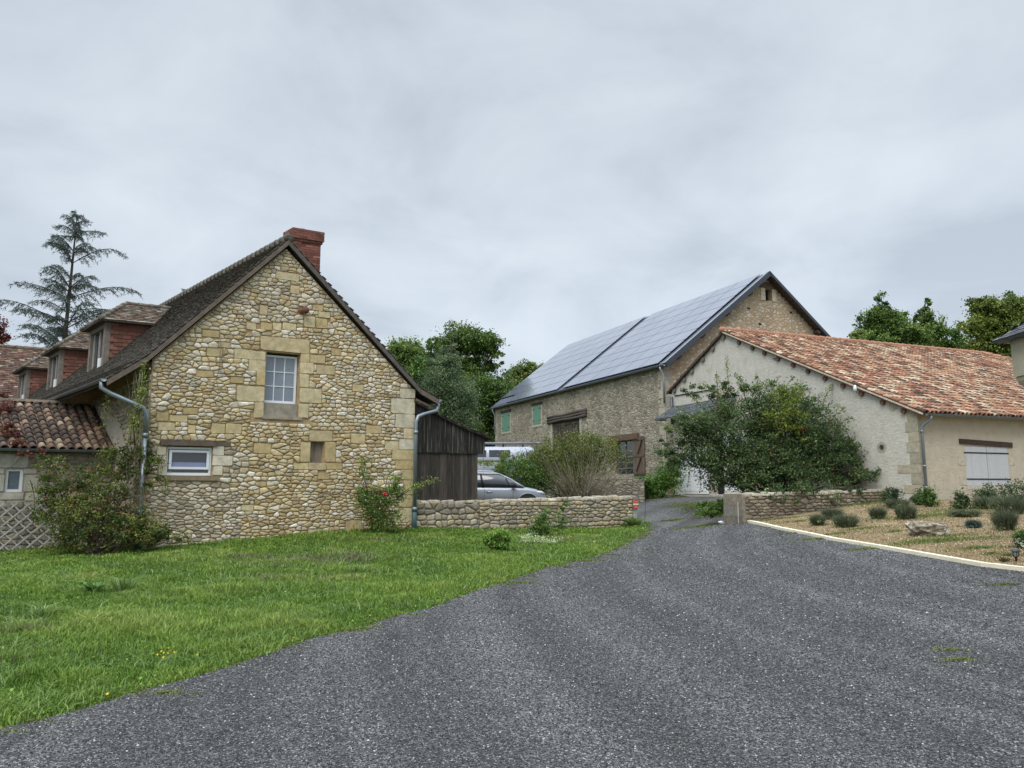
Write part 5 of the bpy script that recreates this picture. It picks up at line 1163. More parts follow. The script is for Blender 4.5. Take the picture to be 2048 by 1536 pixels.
for sg in (-1, 1):
    m = MB(); m.tube([(-1.5, sg*.56, 1.50), (-1.3, sg*.56, 1.585), (-.6, sg*.56, 1.605), (-.15, sg*.56, 1.59), (.12, sg*.56, 1.52)], .017, 6); m.build('roof_rail', mat_plain('rail', (.5, .52, .55), .05, 3, .3, .6), car, True)
    m = MB(); m.lathe((.74, sg*.96, .96), [(.05, 0), (.10, .03), (.105, .10), (.07, .155), (.02, .165)], 12); m.tube([(.72, sg*.80, 1.0), (.74, sg*.90, 1.02)], .03, 6); m.build('wing_mirror', 'black', car, True)
    m = MB(); m.tube([(-.30, sg*.885, .80), (-.07, sg*.885, .80)], .016, 6); m.build('door_handle', mat_plain('chrome', (.5, .52, .55), .05, 3, .2, .8), car, True)
    m = MB()
    for x in (-.38, .72): m.tube([(x, sg*.868, .28), (x, sg*.876, .62), (x+.02, sg*.862, .93)], .005, 4)
    m.build('door_seam', 'black', car)
    m = MB(); m.tube([(1.62, sg*.78, .80), (1.80, sg*.735, .77), (1.93, sg*.66, .72)], [.03, .075, .05], 8); m.build('headlight', mat_plain('lamp glass', (.55, .58, .62), .05, 3, .1), car, True)
    for x in (1.30, -1.28):
        m = MB(); n = 22; m.tube([(x, sg*.80, .34), (x, sg*.879, .34)], [.40, .40], n); m.build('wheel_arch', 'black', car)
        m = MB(); m.tube([(x+.41*math.cos(a), sg*.872, .34+.41*math.sin(a)) for a in [math.pi*k/12 for k in range(13)]], .018, 5); m.build('arch_lip', 'silver', car, True)
wheels(car, (1.30, -1.28), .89)
van = thing('parked_van', 'white van with grey tube on its roof rack behind the shrubs', 'van', (-1.05, 38.6, 1.86), R(180))
st = [(-2.2, .35, 1.0, .86), (-2.15, .22, 1.12, .90), (0, .2, 1.13, .91), (.9, .2, 1.12, .91), (1.3, .2, 1.05, .89), (1.8, .25, .92, .84), (2.1, .3, .78, .72), (2.2, .4, .6, .55)]
m = MB(); loft(m, st, lower_ring); m.build('body', 'van_white', van, True)
def vring(x, zt): k = max(0, min(1, (zt-1.08)/.7)); wt = .88-.13*k; return mirror([(0, 1.0), (.905, 1.0), (.905, 1.14), (.875, 1.35 if zt > 1.5 else min(zt, 1.2)), (wt+.05, zt-.13*k), (wt-.06, zt-.02*k), (0, zt+.02*k)])
m = MB(); loft(m, [(-2.17, 1.6), (-2.1, 1.74), (-1.9, 1.79), (.55, 1.79), (.8, 1.72), (1.1, 1.45), (1.5, 1.09)], vring); m.build('roof', 'van_white', van, True)
m = MB()
for sg in (-1, 1):
    y = sg*.893
    for x0, x1 in ((-.95, .10), (.24, .95)):
        zt0, zt1 = 1.60, (1.60 if x1 < .5 else 1.42); m.add([(x0, sg*.895, 1.16), (x1, sg*.893, 1.16), (x1, sg*(.835 if x1 < .5 else .86), zt1), (x0, sg*.835, zt0), ], [(0, 1, 2, 3)])
        m.prism([(x0, sg*.90, 1.16), (x1, sg*.90, 1.16), (x1-.02, sg*.85, zt1), (x0+.02, sg*.85, zt0)], (0, -sg*.03, 0))
m.build('window', 'glass', van)
m = MB(); loft(m, [(.82, 1.70), (1.1, 1.47), (1.48, 1.13)], lambda x, z: mirror([(0, z-.02), (.70, z-.03), (.72, z), (0, z+.03)])); m.build('windscreen', 'glass', van, True)
for sg in (-1, 1):
    m = MB(); m.tube([(.28, sg*.925, 1.02), (.10, sg*.925, 1.02)], .03, 6); m.build('door_handle', 'black', van, True)
    m = MB()
    for x in (.385, -.80): m.tube([(x, sg*.905, .3), (x, sg*.912, .8), (x, sg*.90, 1.1), (x, sg*.85, 1.55)], .006, 4)
    m.build('door_seam', 'black', van)
    for x in (1.35, -1.4): m = MB(); m.tube([(x, sg*.8, .34), (x, sg*.918, .34)], .38, 20); m.build('wheel_arch', 'black', van)
wheels(van, (1.35, -1.4), .92)
m = MB()
for x in (-1.6, -.6, .4): m.box(x-.02, x+.02, -.75, .75, 1.86, 1.89); m.box(x-.04, x+.04, .62, .70, 1.78, 1.87); m.box(x-.04, x+.04, -.70, -.62, 1.78, 1.87)
m.build('roof_rack', 'black', van)
pipe = thing('roof_tube', 'long grey plastic tube lying on the van roof rack', 'tube', (-1.05, 38.6, 1.86), R(180))
m = MB(); m.tube([(-2.45, .55, 1.955), (1.6, .55, 1.945)], .06, 12); m.tube([(-2.5, .55, 1.955), (-2.3, .55, 1.955)], .068, 12); m.build('tube', mat_plain('grey tube', (.20, .21, .23), .15, 3, .5), pipe, True)
# ================================================================ GRASS AND GRAVEL
rs = np.random.RandomState(7)
def vnoise(x, y, f, seed):
    r_ = np.random.RandomState(seed); s_ = np.zeros_like(x)
    for k in range(9):
        a = r_.uniform(0, 2*np.pi); ff = f*r_.uniform(.6, 2.2); s_ += np.sin((x*np.cos(a)+y*np.sin(a))*ff + r_.uniform(0, 6.28) + 1.3*np.sin((x*np.sin(a)-y*np.cos(a))*ff*.7))
    return s_/9*1.6
ann = HO + Vector((HV[0]*T0, HV[1]*T0, 0)); annL = ann - Vector((HU[0]*8, HU[1]*8, 0)); WSx = WS
LAWN = [tuple(p) for p in EDGE] + [(5.0, 27.45), (WC.x, WC.y-.05), (WSx.x, WSx.y-.05), (HO.x, HO.y-.05), (ann.x, ann.y-.05), (annL.x, annL.y-.05), (-9.5, 8), (-6, 4)]
def sample(poly, n, seed, pw=1.25, ymin=3):
    r_ = np.random.RandomState(seed); xs = [p[0] for p in poly]; ys = [p[1] for p in poly]; out_ = []; tot = 0
    while tot < n:
        x = r_.uniform(min(xs), max(xs), n*2); y = r_.uniform(max(ymin, min(ys)), max(ys), n*2); d = np.hypot(x, y)
        k = inpoly_np(x, y, poly) & (r_.uniform(0, 1, n*2) < (4.5/np.maximum(d, 4.5))**pw) & (np.abs(x) < y*.74+.4)
        out_.append(np.stack([x[k], y[k]], 1)); tot += k.sum()
    return np.concatenate(out_)[:n]
GC = [(.055, .11, .018), (.10, .185, .026), (.155, .255, .036), (.23, .32, .06), (.33, .37, .12)]
P = sample(LAWN, 330000, 1); P = P + rs.normal(size=P.shape)*.03; d = np.hypot(P[:, 0], P[:, 1])
nz = vnoise(P[:, 0], P[:, 1], 1.1, 2); nz2 = vnoise(P[:, 0], P[:, 1], 4.5, 3); kk = np.clip(.48+.34*nz+.26*nz2, 0, 1)
B = np.stack([P[:, 0], P[:, 1], H(P[:, 0], P[:, 1])], 1)
edge_np = np.array(EDGE); de = np.full(len(P), 9.)
for i in range(0, len(edge_np), 2): de = np.minimum(de, np.hypot(P[:, 0]-edge_np[i, 0], P[:, 1]-edge_np[i, 1]))
hg = (.066+.060*np.clip(nz2+.3, 0, 1.5)+.045*np.clip(nz, -.5, 1))*np.clip(.35+de*1.6, .35, 1); wd = .0035+.00085*d
dry = vnoise(P[:, 0], P[:, 1], 1.7, 8); kk = np.where(dry > .75, 1.0, kk)
lawn = blades('grass', B, np.maximum(.02, hg), wd, GC, rs, None, .5, k=kk); tag(lawn, 'mown green lawn beside the gravel drive', 'grass', kind='stuff')
P = sample(LAWN, 30000, 15, 1.1); k = vnoise(P[:, 0], P[:, 1], 2.6, 21) > .0; P = P[k]; B = np.stack([P[:, 0], P[:, 1], H(P[:, 0], P[:, 1])], 1); dd = np.hypot(P[:, 0], P[:, 1])
tag(blades('long_grass', B, .13+.04*vnoise(P[:, 0], P[:, 1], 3, 4), .003+.0007*dd, [(.06, .13, .02), (.11, .20, .035), (.19, .28, .07), (.30, .36, .16)], rs, None, .95, curl=.9), 'longer arching grass blades in loose swirls across the lawn', 'grass', kind='stuff')
r_ = np.random.RandomState(3); Q = []
for px, py, rx, ry, n in ((600, 1130, 1.9, 1.1, 1100), (705, 1120, 1.2, .8, 500), (560, 1165, 1.0, .7, 450), (40, 1270, .9, .5, 350), (760, 1085, 1.6, .6, 300), (1120, 1085, 1.6, .5, 900), (480, 1120, 1., .5, 400)):
    g = gnd(px, py); a = r_.uniform(0, 6.28, n); q = np.abs(r_.normal(0, .6, n)); Q.append(np.stack([g.x+rx*q*np.cos(a), g.y+ry*q*np.sin(a)], 1))
P = np.concatenate(Q); P = P[inpoly_np(P[:, 0], P[:, 1], LAWN)]; B = np.stack([P[:, 0], P[:, 1], H(P[:, 0], P[:, 1])], 1); dd = np.hypot(P[:, 0], P[:, 1])
tag(blades('seed_heads', B, .15, .002+.0005*dd, [(.12, .11, .05), (.17, .17, .08), (.24, .22, .12), (.40, .38, .30)], rs, None, .5, curl=.4), 'brownish seed heads and spent flowers in patches of the lawn', 'weeds', kind='stuff')
# dry stalks in the lawn
P = sample(LAWN, 9000, 5, 1.0); k = vnoise(P[:, 0], P[:, 1], 1.7, 8) > .35; P = P[k]
B = np.stack([P[:, 0], P[:, 1], H(P[:, 0], P[:, 1])], 1)
tag(blades('dry_stalks', B, .15, .0045, [(.10, .10, .04), (.20, .17, .09), (.30, .26, .17), (.16, .09, .06)], rs, None, .35, curl=.3), 'thin dry stalks and seed heads among the lawn', 'grass', kind='stuff')
P = sample(LAWN, 22000, 6, 1.0); B = np.stack([P[:, 0], P[:, 1], H(P[:, 0], P[:, 1])+.03], 1)
tag(leaves('clover', B+rs.normal(size=B.shape)*(.02, .02, .015), .028, [(.03, .08, .012), (.07, .15, .025), (.14, .22, .05)], rs, None, None, .8, 1.2), 'clover and broad leaves spread through the lawn', 'ground cover', kind='stuff')
# moss and weeds creeping over the gravel edge, tufts growing in the drive
def patch_pts(cx_, cy_, rx, ry, n, r_): 
    a = r_.uniform(0, 2*np.pi, n); q = np.abs(r_.normal(0, .55, n))*(1+.35*np.sin(a*3+cx_)+.2*np.sin(a*7)); return np.stack([cx_+rx*q*np.cos(a), cy_+ry*q*np.sin(a)], 1)
Q = []; r_ = np.random.RandomState(12)
for px, py, rx, ry, n in ((1395, 1055, .75, .45, 2500), (1420, 1010, 1.7, 1.4, 9000), (1440, 1028, .9, .8, 5000), (1550, 1056, .5, .10, 500), (1635, 1080, .42, .14, 1500), (1725, 1101, .35, .12, 900), (1600, 1067, .6, .08, 700), (1920, 1325, .16, .07, 500), (1900, 1305, .25, .10, 250), (2015, 1172, .25, .08, 500), (1040, 1168, .35, .12, 900), (1165, 1124, .4, .15, 900), (1345, 1042, .5, .25, 700), (1130, 1137, .2, .06, 200), (330, 1392, .25, .08, 500), (700, 1264, .3, .12, 600), (1300, 1102, .3, .1, 200), (1300, 995, 1.5, .7, 3500), (1400, 992, 2.4, .35, 3500)):
    g = gnd(px, py); Q.append(patch_pts(g.x, g.y, rx, ry, n, r_))
for i in range(0, len(EDGE)-1, 2):
    if r_.random_sample() < .8: Q.append(patch_pts(EDGE[i][0]+r_.normal()*.10+.03, EDGE[i][1]+r_.normal()*.10-.04, r_.uniform(.08, .30), r_.uniform(.05, .13), 110, r_))
P = np.concatenate(Q); B = np.stack([P[:, 0], P[:, 1], H(P[:, 0], P[:, 1])+.015], 1); dd = np.hypot(P[:, 0], P[:, 1])
tag(blades('weed_patches', B, .016+.0008*dd, .004+.0009*dd, [(.10, .15, .03), (.15, .20, .045), (.20, .23, .07), (.20, .17, .09)], rs, None, .6), 'low weeds and moss creeping over the gravel', 'ground cover', kind='stuff')
# loose stones
dpoly = [(-4.5, 3.2)] + [tuple(p) for p in EDGE[:-4]] + [(p.x, p.y) for p in KERB[:-1]] + [(9.5, 12), (5, 3.2)]
P = sample(dpoly, 160000, 9, 1.6, 3.2); n = len(P); dd = np.hypot(P[:, 0], P[:, 1]); z = H(P[:, 0], P[:, 1])+.024
s_ = (.0040+.0008*np.maximum(dd-3, 0)**.8)*rs.uniform(.5, 1.9, n)
rot = rs.uniform(0, 6.28, n); asp_ = rs.uniform(.5, 1, n); V = np.zeros((n, 5, 3))
for i, a in enumerate((0, 1.57, 3.14, 4.71)):
    q = s_*(1 if i % 2 == 0 else asp_)*rs.uniform(.8, 1.2, n); V[:, i, 0] = P[:, 0]+q*np.cos(rot+a); V[:, i, 1] = P[:, 1]+q*np.sin(rot+a); V[:, i, 2] = z+s_*rs.uniform(-.2, .25, n)
V[:, 4, 0] = P[:, 0]+rs.normal(size=n)*s_*.3; V[:, 4, 1] = P[:, 1]+rs.normal(size=n)*s_*.3; V[:, 4, 2] = z+s_*rs.uniform(.4, .9, n)
g = rs.choice([.032, .058, .09, .14, .22, .40], n, p=[.27, .25, .22, .16, .08, .02])*rs.uniform(.8, 1.2, n); C = np.stack([g*1.01, g, g*.98], 1)
M['pebble'] = mat_col('pebble', .2, 60, .8, .2, 90); tag(quadmesh('loose_gravel', V, C, 'pebble', None, 5, faces=[(0, 1, 4), (1, 2, 4), (2, 3, 4), (3, 0, 4)]), 'loose dark chippings on the drive', 'gravel', kind='stuff')
# straw and chips on the planting bed
bp2 = [(p.x+.15, p.y+.12) for p in KERB[:-1]] + [(10.5, 12.5), (14, 18), (17.5, 24.5), (13.4, 24.2), (12.6, 25.2), (7.5, 23.2)]
P = sample(bp2, 42000, 14, .8, 8); n = len(P); B = np.stack([P[:, 0], P[:, 1], H(P[:, 0], P[:, 1])+.038], 1)
tag(leaves('straw_mulch', B+rs.normal(size=(n, 3))*(0, 0, .006), .05, [(.05, .036, .022), (.13, .098, .060), (.22, .17, .11), (.32, .26, .18)], rs, None, None, .35, 2.0, cv=.2), 'straw coloured mulch chips on the planting bed', 'mulch', kind='stuff')
Q = []
for px, py, rx, ry, n in ((1880, 1085, 1.2, .35, 3800), (1960, 1100, .8, .3, 700), (1850, 1035, 1.8, .7, 2500), (1700, 1012, 2.5, .8, 3500), (1960, 1020, 2.2, .8, 3000), (1730, 1060, .8, .25, 500), (1790, 1066, .5, .2, 400), (1985, 1112, .22, .12, 260), (2020, 1115, .3, .12, 300), (1600, 1045, 1.0, .3, 500), (1680, 1070, .7, .15, 300), (1900, 1075, 1.3, .4, 500), (1560, 1040, 1.2, .2, 900)):
    g = gnd(px, py); Q.append(patch_pts(g.x, g.y, rx, ry, n, r_))
P = np.concatenate(Q); B = np.stack([P[:, 0], P[:, 1], H(P[:, 0], P[:, 1])+.03], 1)
tag(blades('bed_weeds', B, .045, .016, [(.10, .16, .03), (.15, .21, .05), (.21, .25, .08), (.26, .24, .12)], rs, None, .6), 'patches of green weeds over the planting bed', 'ground cover', kind='stuff')
# ================================================================ TREES
def E(px, py, Y, rx, rz, ry=None, wt=None):
    c = at(px, py, Y); k = Y/1514; e_ = ((c.x, c.y, c.z), (rx*k, (ry or rx)*k, rz*k)); return e_ + ((wt,) if wt else ())
def base(px, Y, z=1.4): return Vector(((px-1024)/1514*Y, Y, z))
GB = 'trees behind the farmyard'
OAK = [(.012, .026, .008), (.028, .055, .014), (.05, .085, .022), (.085, .13, .035), (.13, .17, .05)]
tree('oak_tree', 'tallest dark oak behind the shed with open gaps in its crown', base(935, 80), [E(925,682,80,42,30), E(965,688,80,38,30), E(895,708,80,30,34), E(990,720,80,20,34), E(940,735,80,40,25,30), E(935,790,80,60,45), E(905,760,80,45,45), E(1000,790,80,36,40), E(862,690,80,12,14)], 36000, .34, OAK, 101, GB, .5, spread=.15)
tree('round_tree', 'light green round-topped tree just right of the farmhouse gable', base(815, 76), [E(815,708,76,36,30), E(783,722,76,26,28), E(845,722,76,22,24), E(800,765,76,48,40), E(850,775,76,40,45)], 22000, .32, [(.02,.04,.012),(.05,.085,.025),(.09,.135,.04),(.14,.18,.06)], 102, GB, .4)
tree('leafy_tree', 'mid green leafy tree filling the gap beside the tall oak', base(850, 70), [E(852,745,70,34,30), E(835,790,70,38,44), E(868,800,70,34,40), E(866,700,70,14,26)], 14000, .30, G_MID, 103, GB, .35)
tree('willow_tree', 'grey green feathery willow rising behind the shed roof', base(892, 56), [E(903,690,56,15,28), E(893,730,56,26,36), E(885,775,56,40,40), E(870,815,56,42,40), E(915,800,56,36,44), E(900,850,56,50,50), E(862,740,56,16,24)], 42000, .15, [(.028,.045,.028),(.05,.08,.045),(.085,.12,.07),(.14,.17,.10)], 104, GB, .22, spread=.15)
tree('young_oak', 'small yellow tinged tree just left of the barn roof', base(1062, 92), [E(1068,742,92,20,22), E(1045,750,92,24,22), E(1030,775,92,30,30), E(1010,800,92,30,30)], 13000, .36, [(.03,.05,.015),(.06,.09,.03),(.11,.14,.045),(.17,.19,.07)], 105, GB, .35)
tree('thicket_tree', 'broad dark thicket tree between willow and barn end', base(965, 66), [E(965,800,66,40,45), E(940,850,66,46,46), E(985,840,66,26,50), E(1005,790,66,22,30), E(960,900,66,50,40)], 24000, .26, G_DARK, 106, GB, .35)
GRR = 'trees beyond the low house'
tree('maple_tree', 'pointed dark maple left of the pair above the clay roof', base(1765, 62), [E(1763,608,62,16,24), E(1755,640,62,34,28), E(1790,650,62,34,28), E(1765,675,62,48,30), E(1815,672,62,40,28), E(1745,700,62,40,25), E(1820,700,62,50,20)], 22000, .27, OAK, 111, GRR, .35, spread=.15)
tree('maple_tree', 'second dark maple with a thin spire just right of the pointed one', base(1850, 64), [E(1852,612,64,9,22), E(1845,645,64,22,26), E(1862,668,64,28,26), E(1840,700,64,40,28), E(1885,700,64,26,18)], 13000, .27, OAK, 112, GRR, .32, spread=.15)
tree('thin_tree', 'sparse thin tree low between the maples and the edge trees', base(1902, 70), [E(1900,668,70,20,14), E(1915,690,70,26,22), E(1890,700,70,24,16)], 3000, .28, G_MID, 113, GRR, .25, spread=.2)
tree('ash_tree', 'tall yellowish ash tree behind the turret at the right edge', base(1990, 60), [E(1985,620,60,38,22), E(1955,610,60,22,18), E(2030,612,60,34,26), E(1965,655,60,38,30), E(2010,660,60,44,34), E(1985,700,60,50,26), E(2050,640,60,30,40)], 26000, .26, [(.02,.035,.01),(.05,.075,.02),(.09,.12,.03),(.15,.18,.05)], 114, GRR, .4, spread=.16)
tree('pale_tree', 'small pale green tree peeping over the clay ridge beside the barn', base(1716, 58), [E(1716,672,58,14,14), E(1712,690,58,16,14)], 1800, .24, [(.06,.09,.03),(.12,.16,.06),(.2,.25,.11)], 115, GRR, .2)
tree('prunus_tree', 'dark red leaved tree at the left edge above the rear wing', base(-25, 48, .3), [E(-12,650,48,22,18), E(-8,680,48,22,26), E(-30,640,48,26,30)], 4500, .18, [(.03,.012,.012),(.07,.02,.02),(.12,.04,.035)], 116, None, .2)
# far wood closing the horizon
P = []; K = []
ell = [((x, 150+10*math.sin(x*.3), 5), (9, 6, 6+2.5*math.sin(x*.13)), 1) for x in range(-220, 230, 9)]
P, K = clumps(np.random.RandomState(5), ell, 1200, 42000, .2, .3); P[:, 2] = np.maximum(P[:, 2], .5)
tag(leaves('distant_wood', P, 1.3, G_DARK, rs, None, K, .8), 'continuous dark wood far behind the buildings', 'wood', kind='stuff')
# cedar with drooping sprays
def conifer(name, label, b, top, R_, n_wh, seed, cols, full=1.0, zlow=.2, group=None, needle=.10):
    rg = random.Random(seed); r_ = np.random.RandomState(seed); b = Vector(b); t = thing(name, label, 'tree', b, 0, group); m = MB(); hh = top-b.z
    lean = .012
    m.tube([b-Vector((0, 0, .3)), b+Vector((0, 0, hh*.35)), b+Vector((.1, 0, hh*.7)), b+Vector((.18, 0, hh*.97)), b+Vector((.05, 0, hh))], [.2, .15, .09, .03, .012], 9)
    PP = []; DD = []
    for w__ in range(n_wh):
        k = zlow+(1-zlow)*(w__/(n_wh-1))**.9; z = b.z+hh*k*.985; nb = rg.choice([2, 3, 3, 4]); z += rg.uniform(-.25, .25)*(k < .93); a0 = rg.uniform(0, 6.28)
        for j in range(nb):
            a = a0+j*6.28/nb+rg.uniform(-.35, .35); L_ = R_*((1-k)**.62)*rg.uniform(.45, 1.25)+.45; rise = rg.uniform(.25, 1.0)*L_
            if rg.random() > full: L_ *= .6
            dr = Vector((math.cos(a), math.sin(a), 0)); pts = []
            for i in range(7):
                q = i/6; pts.append(Vector((b.x+.12*k, b.y, z))+dr*(L_*q)+Vector((0, 0, rise*q-.62*rise*q**3-.05*L_*q*q)))
            m.tube(pts, [.045*(1-k*.6), .035, .03, .024, .018, .012, .006], 5)
            sd_ = Vector((-dr.y, dr.x, 0)); ns = int(L_*5.5)+4
            for i in range(ns):
                q = .12+.88*i/ns; f = q*6; ii = min(5, int(f)); p = pts[ii].lerp(pts[ii+1], f-ii)
                for sg in (-1, 1):
                    l2 = (.34+.34*L_*.35)*(1-q*.6)*rg.uniform(.4, 1.35); dirv = (dr*.75+sd_*sg*rg.uniform(.5, 1)+Vector((0, 0, -rg.uniform(.25, 1.3)))).normalized(); pe = p+dirv*l2
                    m.add([p, p+Vector((0, 0, .008)), pe], [(0, 1, 2)]); nn = int(l2*34)+3
                    u_ = r_.uniform(0, 1, nn)[:, None]; base_ = np.array(p)+np.array(dirv)*l2*u_; base_[:, 2] -= .10*l2*u_[:, 0]**2; PP.append(base_+r_.normal(size=(nn, 3))*.018); DD.append(np.tile(np.array(dirv), (nn, 1)))
    m.build('trunk', 'bark', t, True, b); PP = np.concatenate(PP); DD = np.concatenate(DD)
    n = len(PP); nd = DD+r_.normal(size=(n, 3))*.75; nd /= np.linalg.norm(nd, axis=1)[:, None]; sd2 = np.cross(nd, r_.normal(size=(n, 3))); sd2 /= np.linalg.norm(sd2, axis=1)[:, None]; s2 = needle*r_.uniform(.6, 1.3, n)[:, None]
    V = np.stack([PP-sd2*s2*.09, PP+sd2*s2*.09, PP+nd*s2+sd2*s2*.05, PP+nd*s2-sd2*s2*.05], 1); cc = np.array(cols); C = cc[r_.randint(0, len(cc), n)]*r_.uniform(1.5, 2.7, (n, 1)); quadmesh('needles', V, C, 'leaf', t, 4, origin=b); return t
cz = at(112, 424, 42).z; cb = base(103, 42, .2)
conifer('cedar_tree', 'tall sparse cedar with drooping sprays behind the farmhouse dormers', cb, cz, 6.0, 25, 23, [(.035, .05, .042), (.052, .072, .06), (.075, .095, .082), (.025, .037, .03)], .85, .22, None, .15)
conifer('conifer_tree', 'tip of a conifer poking above the farmhouse ridge', base(352, 46, .2), at(352, 580, 46).z, 2.2, 12, 9, [(.03, .06, .035), (.05, .08, .05)], 1, .5, None, .12)
# ================================================================ SHRUBS
def gb(px, py): return gnd(px, py)
g = Vector((at(1545, 1000, 27.3).x, 27.3, 1.15))
BSH = [(.010,.020,.009), (.020,.038,.016), (.038,.064,.027), (.065,.095,.041), (.11,.14,.06)]
big = bush('large_shrub', 'huge arching evergreen shrub spilling over the low wall', g, [E(1570,850,28,90,70,60), E(1460,860,27.5,75,70,55), E(1650,900,27.5,72,62,50), E(1395,900,27.5,72,48,45), E(1560,935,27.0,115,62,50), E(1540,960,26.6,90,40,40), E(1600,900,27.6,70,60,50), E(1695,940,27.0,50,38,36), E(1470,935,27,85,45,42), E(1610,800,28.5,36,28,30), E(1520,790,28.5,42,28,34), E(1450,790,28,22,36,20), E(1405,785,28,42,18,20), E(1355,850,27.5,26,26,20), E(1735,945,26.8,24,18,18), E(1600,985,25.2,70,20,16), E(1570,1003,24.6,40,16,9), E(1660,985,25.6,40,18,14), E(1520,985,25.0,30,14,12), E(1340,900,27.5,26,26,20), E(1690,890,27.3,26,22,20), E(1590,985,24.3,62,26,14), E(1568,1006,23.95,34,15,8), E(1640,992,24.9,38,20,10), E(1705,978,25.5,42,20,12), E(1530,990,23.9,24,12,8)], 120000, .085, BSH, 201, 26, .07, 'shrub', spread=.15, shell=.35, cl=620,
  extra=[('berries', 1500, .045, [(.14, .05, .02), (.20, .08, .03), (.14, .035, .02)])])
def sprigs(name, parent_origin, px_list, Y, n, size, cols, seed, parent):
    """long arching shoots: stem and leaves along it"""
    rg = random.Random(seed); r_ = np.random.RandomState(seed); m = MB(); PP = []
    for (x0, y0, x1, y1) in px_list:
        p, q = at(x0, y0, Y+rg.uniform(-.5, .5)), at(x1, y1, Y+rg.uniform(-.8, .8)); mid = p.lerp(q, .5)+Vector((rg.uniform(-.1, .1), 0, .12)); pts = [p, p.lerp(mid, .5)+Vector((0, 0, .03)), mid, mid.lerp(q, .5)+Vector((0, 0, .02)), q]
        m = MB(); m.tube(pts, [.016, .013, .01, .007, .003], 5); m.build('shoot', 'bark', parent, True, parent_origin); L_ = (q-p).length; k = int(n*L_)
        for i in range(k):
            u = rg.uniform(.15, 1)*4; ii = min(3, int(u)); c = pts[ii].lerp(pts[ii+1], u-ii); w__ = .11*(1.25-u/4); PP.append((c.x+rg.gauss(0, w__), c.y+rg.gauss(0, w__), c.z+rg.gauss(0, w__)))
    leaves('shoot_leaves', np.array(PP), size, cols, r_, parent, None, .5, origin=parent_origin)
SG = [(.04,.06,.025), (.07,.10,.04), (.12,.15,.06), (.14,.12,.06)]
sprigs('s', g, [(1455,860,1453,712), (1445,850,1432,745), (1470,850,1415,770), (1440,860,1380,790), (1430,870,1352,815), (1500,820,1470,745), (1490,800,1478,752), (1520,800,1512,748), (1540,800,1560,752), (1570,800,1588,752), (1600,800,1592,765), (1640,830,1665,770), (1650,860,1690,815), (1670,870,1705,835), (1680,900,1730,870), (1700,900,1725,890), (1710,940,1768,938), (1690,930,1745,915), (1380,880,1322,850), (1370,900,1308,905), (1370,920,1318,925), (1620,860,1650,815), (1380,940,1375,975), (1400,940,1400,985), (1430,950,1420,980), (1395,870,1345,835), (1610,990,1640,1020), (1560,990,1560,1030), (1480,960,1452,985)], 27.6, 85, .085, SG, 33, big)
yb_ = base(1540, 27.2, 1.4); bush('laurel_bush', 'yellow green patch of leaves growing through the huge shrub', Vector((at(1560,990,26.9).x, 26.9, 1.2)), [E(1570,795,27.0,34,26,20), E(1585,840,26.6,30,34,14), E(1550,830,26.8,24,24,14)], 4200, .08, [(.03,.05,.015),(.06,.09,.02),(.11,.14,.03),(.15,.18,.035)], 203, 5, .03, 'shrub', spread=.22)
def clear(): pass
g = Vector((at(1130,990,31.5).x, 31.5, .75))
sp_b = bush('twiggy_shrub', 'yellowing twiggy shrub in front of the barn door', g, [E(1150,900,31.5,70,38,40), E(1200,915,31.5,55,40,36), E(1090,930,31.5,45,36,36), E(1130,950,31.5,70,38,40), E(1215,890,31.5,24,24,18), E(1170,880,31.5,30,22,20), E(1065,940,31.5,36,30,24), E(1110,900,31.6,34,26,22)], 26000, .072, [(.018,.034,.010), (.036,.056,.013), (.062,.082,.018), (.095,.108,.024), (.12,.12,.028)], 205, 30, .02, 'shrub', spread=.2, shell=.35, cl=420)
TW = mat_plain('pale twig', (.20, .17, .12), .25, 8, .9); M['twig'] = TW
rg = random.Random(77); m = MB(); g0_ = Vector((at(1165,1000,30.6).x, 30.6, .72))
for i in range(150):
    a = rg.uniform(-1, 1); q = Vector((g0_.x+a*.35+rg.gauss(0, .15), 30.6+rg.uniform(-.3, .4), g0_.z)); tpx = at(1165+a*95+rg.gauss(0, 14), rg.uniform(880, 945)+abs(a)*22, 30.6+rg.uniform(-.7, .9)); md_ = q.lerp(tpx, .5)+Vector((-a*.06, 0, .06)); m.tube([q, md_, tpx], [.010, .008, .004], 4)
m.build('twigs', 'twig', sp_b, True, g)
g = Vector((at(1050,990,30.5).x, 30.5, .7)); bush('garden_shrub', 'mixed green shrub beside the silver car bonnet', g, [E(1050,935,31.2,40,24,24), E(1015,925,32,16,22,18), E(1075,960,31,45,30,26), E(1000,950,32.4,24,14,16), E(1040,965,31.8,38,22,24)], 11000, .075, G_MID, 207, 10, .02, 'shrub', spread=.22)
g = Vector((at(992,985,33.4).x, 33.4, 1.0)); bush('pointed_shrub', 'narrow pointed green shrub in front of the van window', g, [E(1008,912,33.4,9,14,10), E(1006,935,33.4,14,18,14), E(1004,960,33.4,20,20,16), E(975,925,33.4,20,7,10)], 3800, .08, G_YEL[:3], 208, 5, .015, 'shrub', spread=.25)
g = Vector((at(1065,960,32).x, 32, 1.2)); bd = bush('buddleia', 'grey green buddleia with dark pointed flower spikes before the van', g, [E(1060,925,32,30,18,20), E(1085,930,32,26,20,18)], 3500, .09, G_GREY, 209, 8, .014, 'shrub', spread=.25)
m = MB(); rg = random.Random(4)
for i in range(26):
    p = at(1025+rg.uniform(0, 75), 0, 32); xx = 1022+rg.uniform(0, 78); q = at(xx, 905+(1075-xx)*.28+rg.uniform(-6, 12), 32+rg.uniform(-.3, .3)); dv = Vector((rg.uniform(-.06, .10), 0, .16)); m.tube([q-dv*.6, q, q+dv], [.016, .028, .004], 5, (.07, .05, .075))
m.build('flower_spikes', 'beam', bd, True, g)
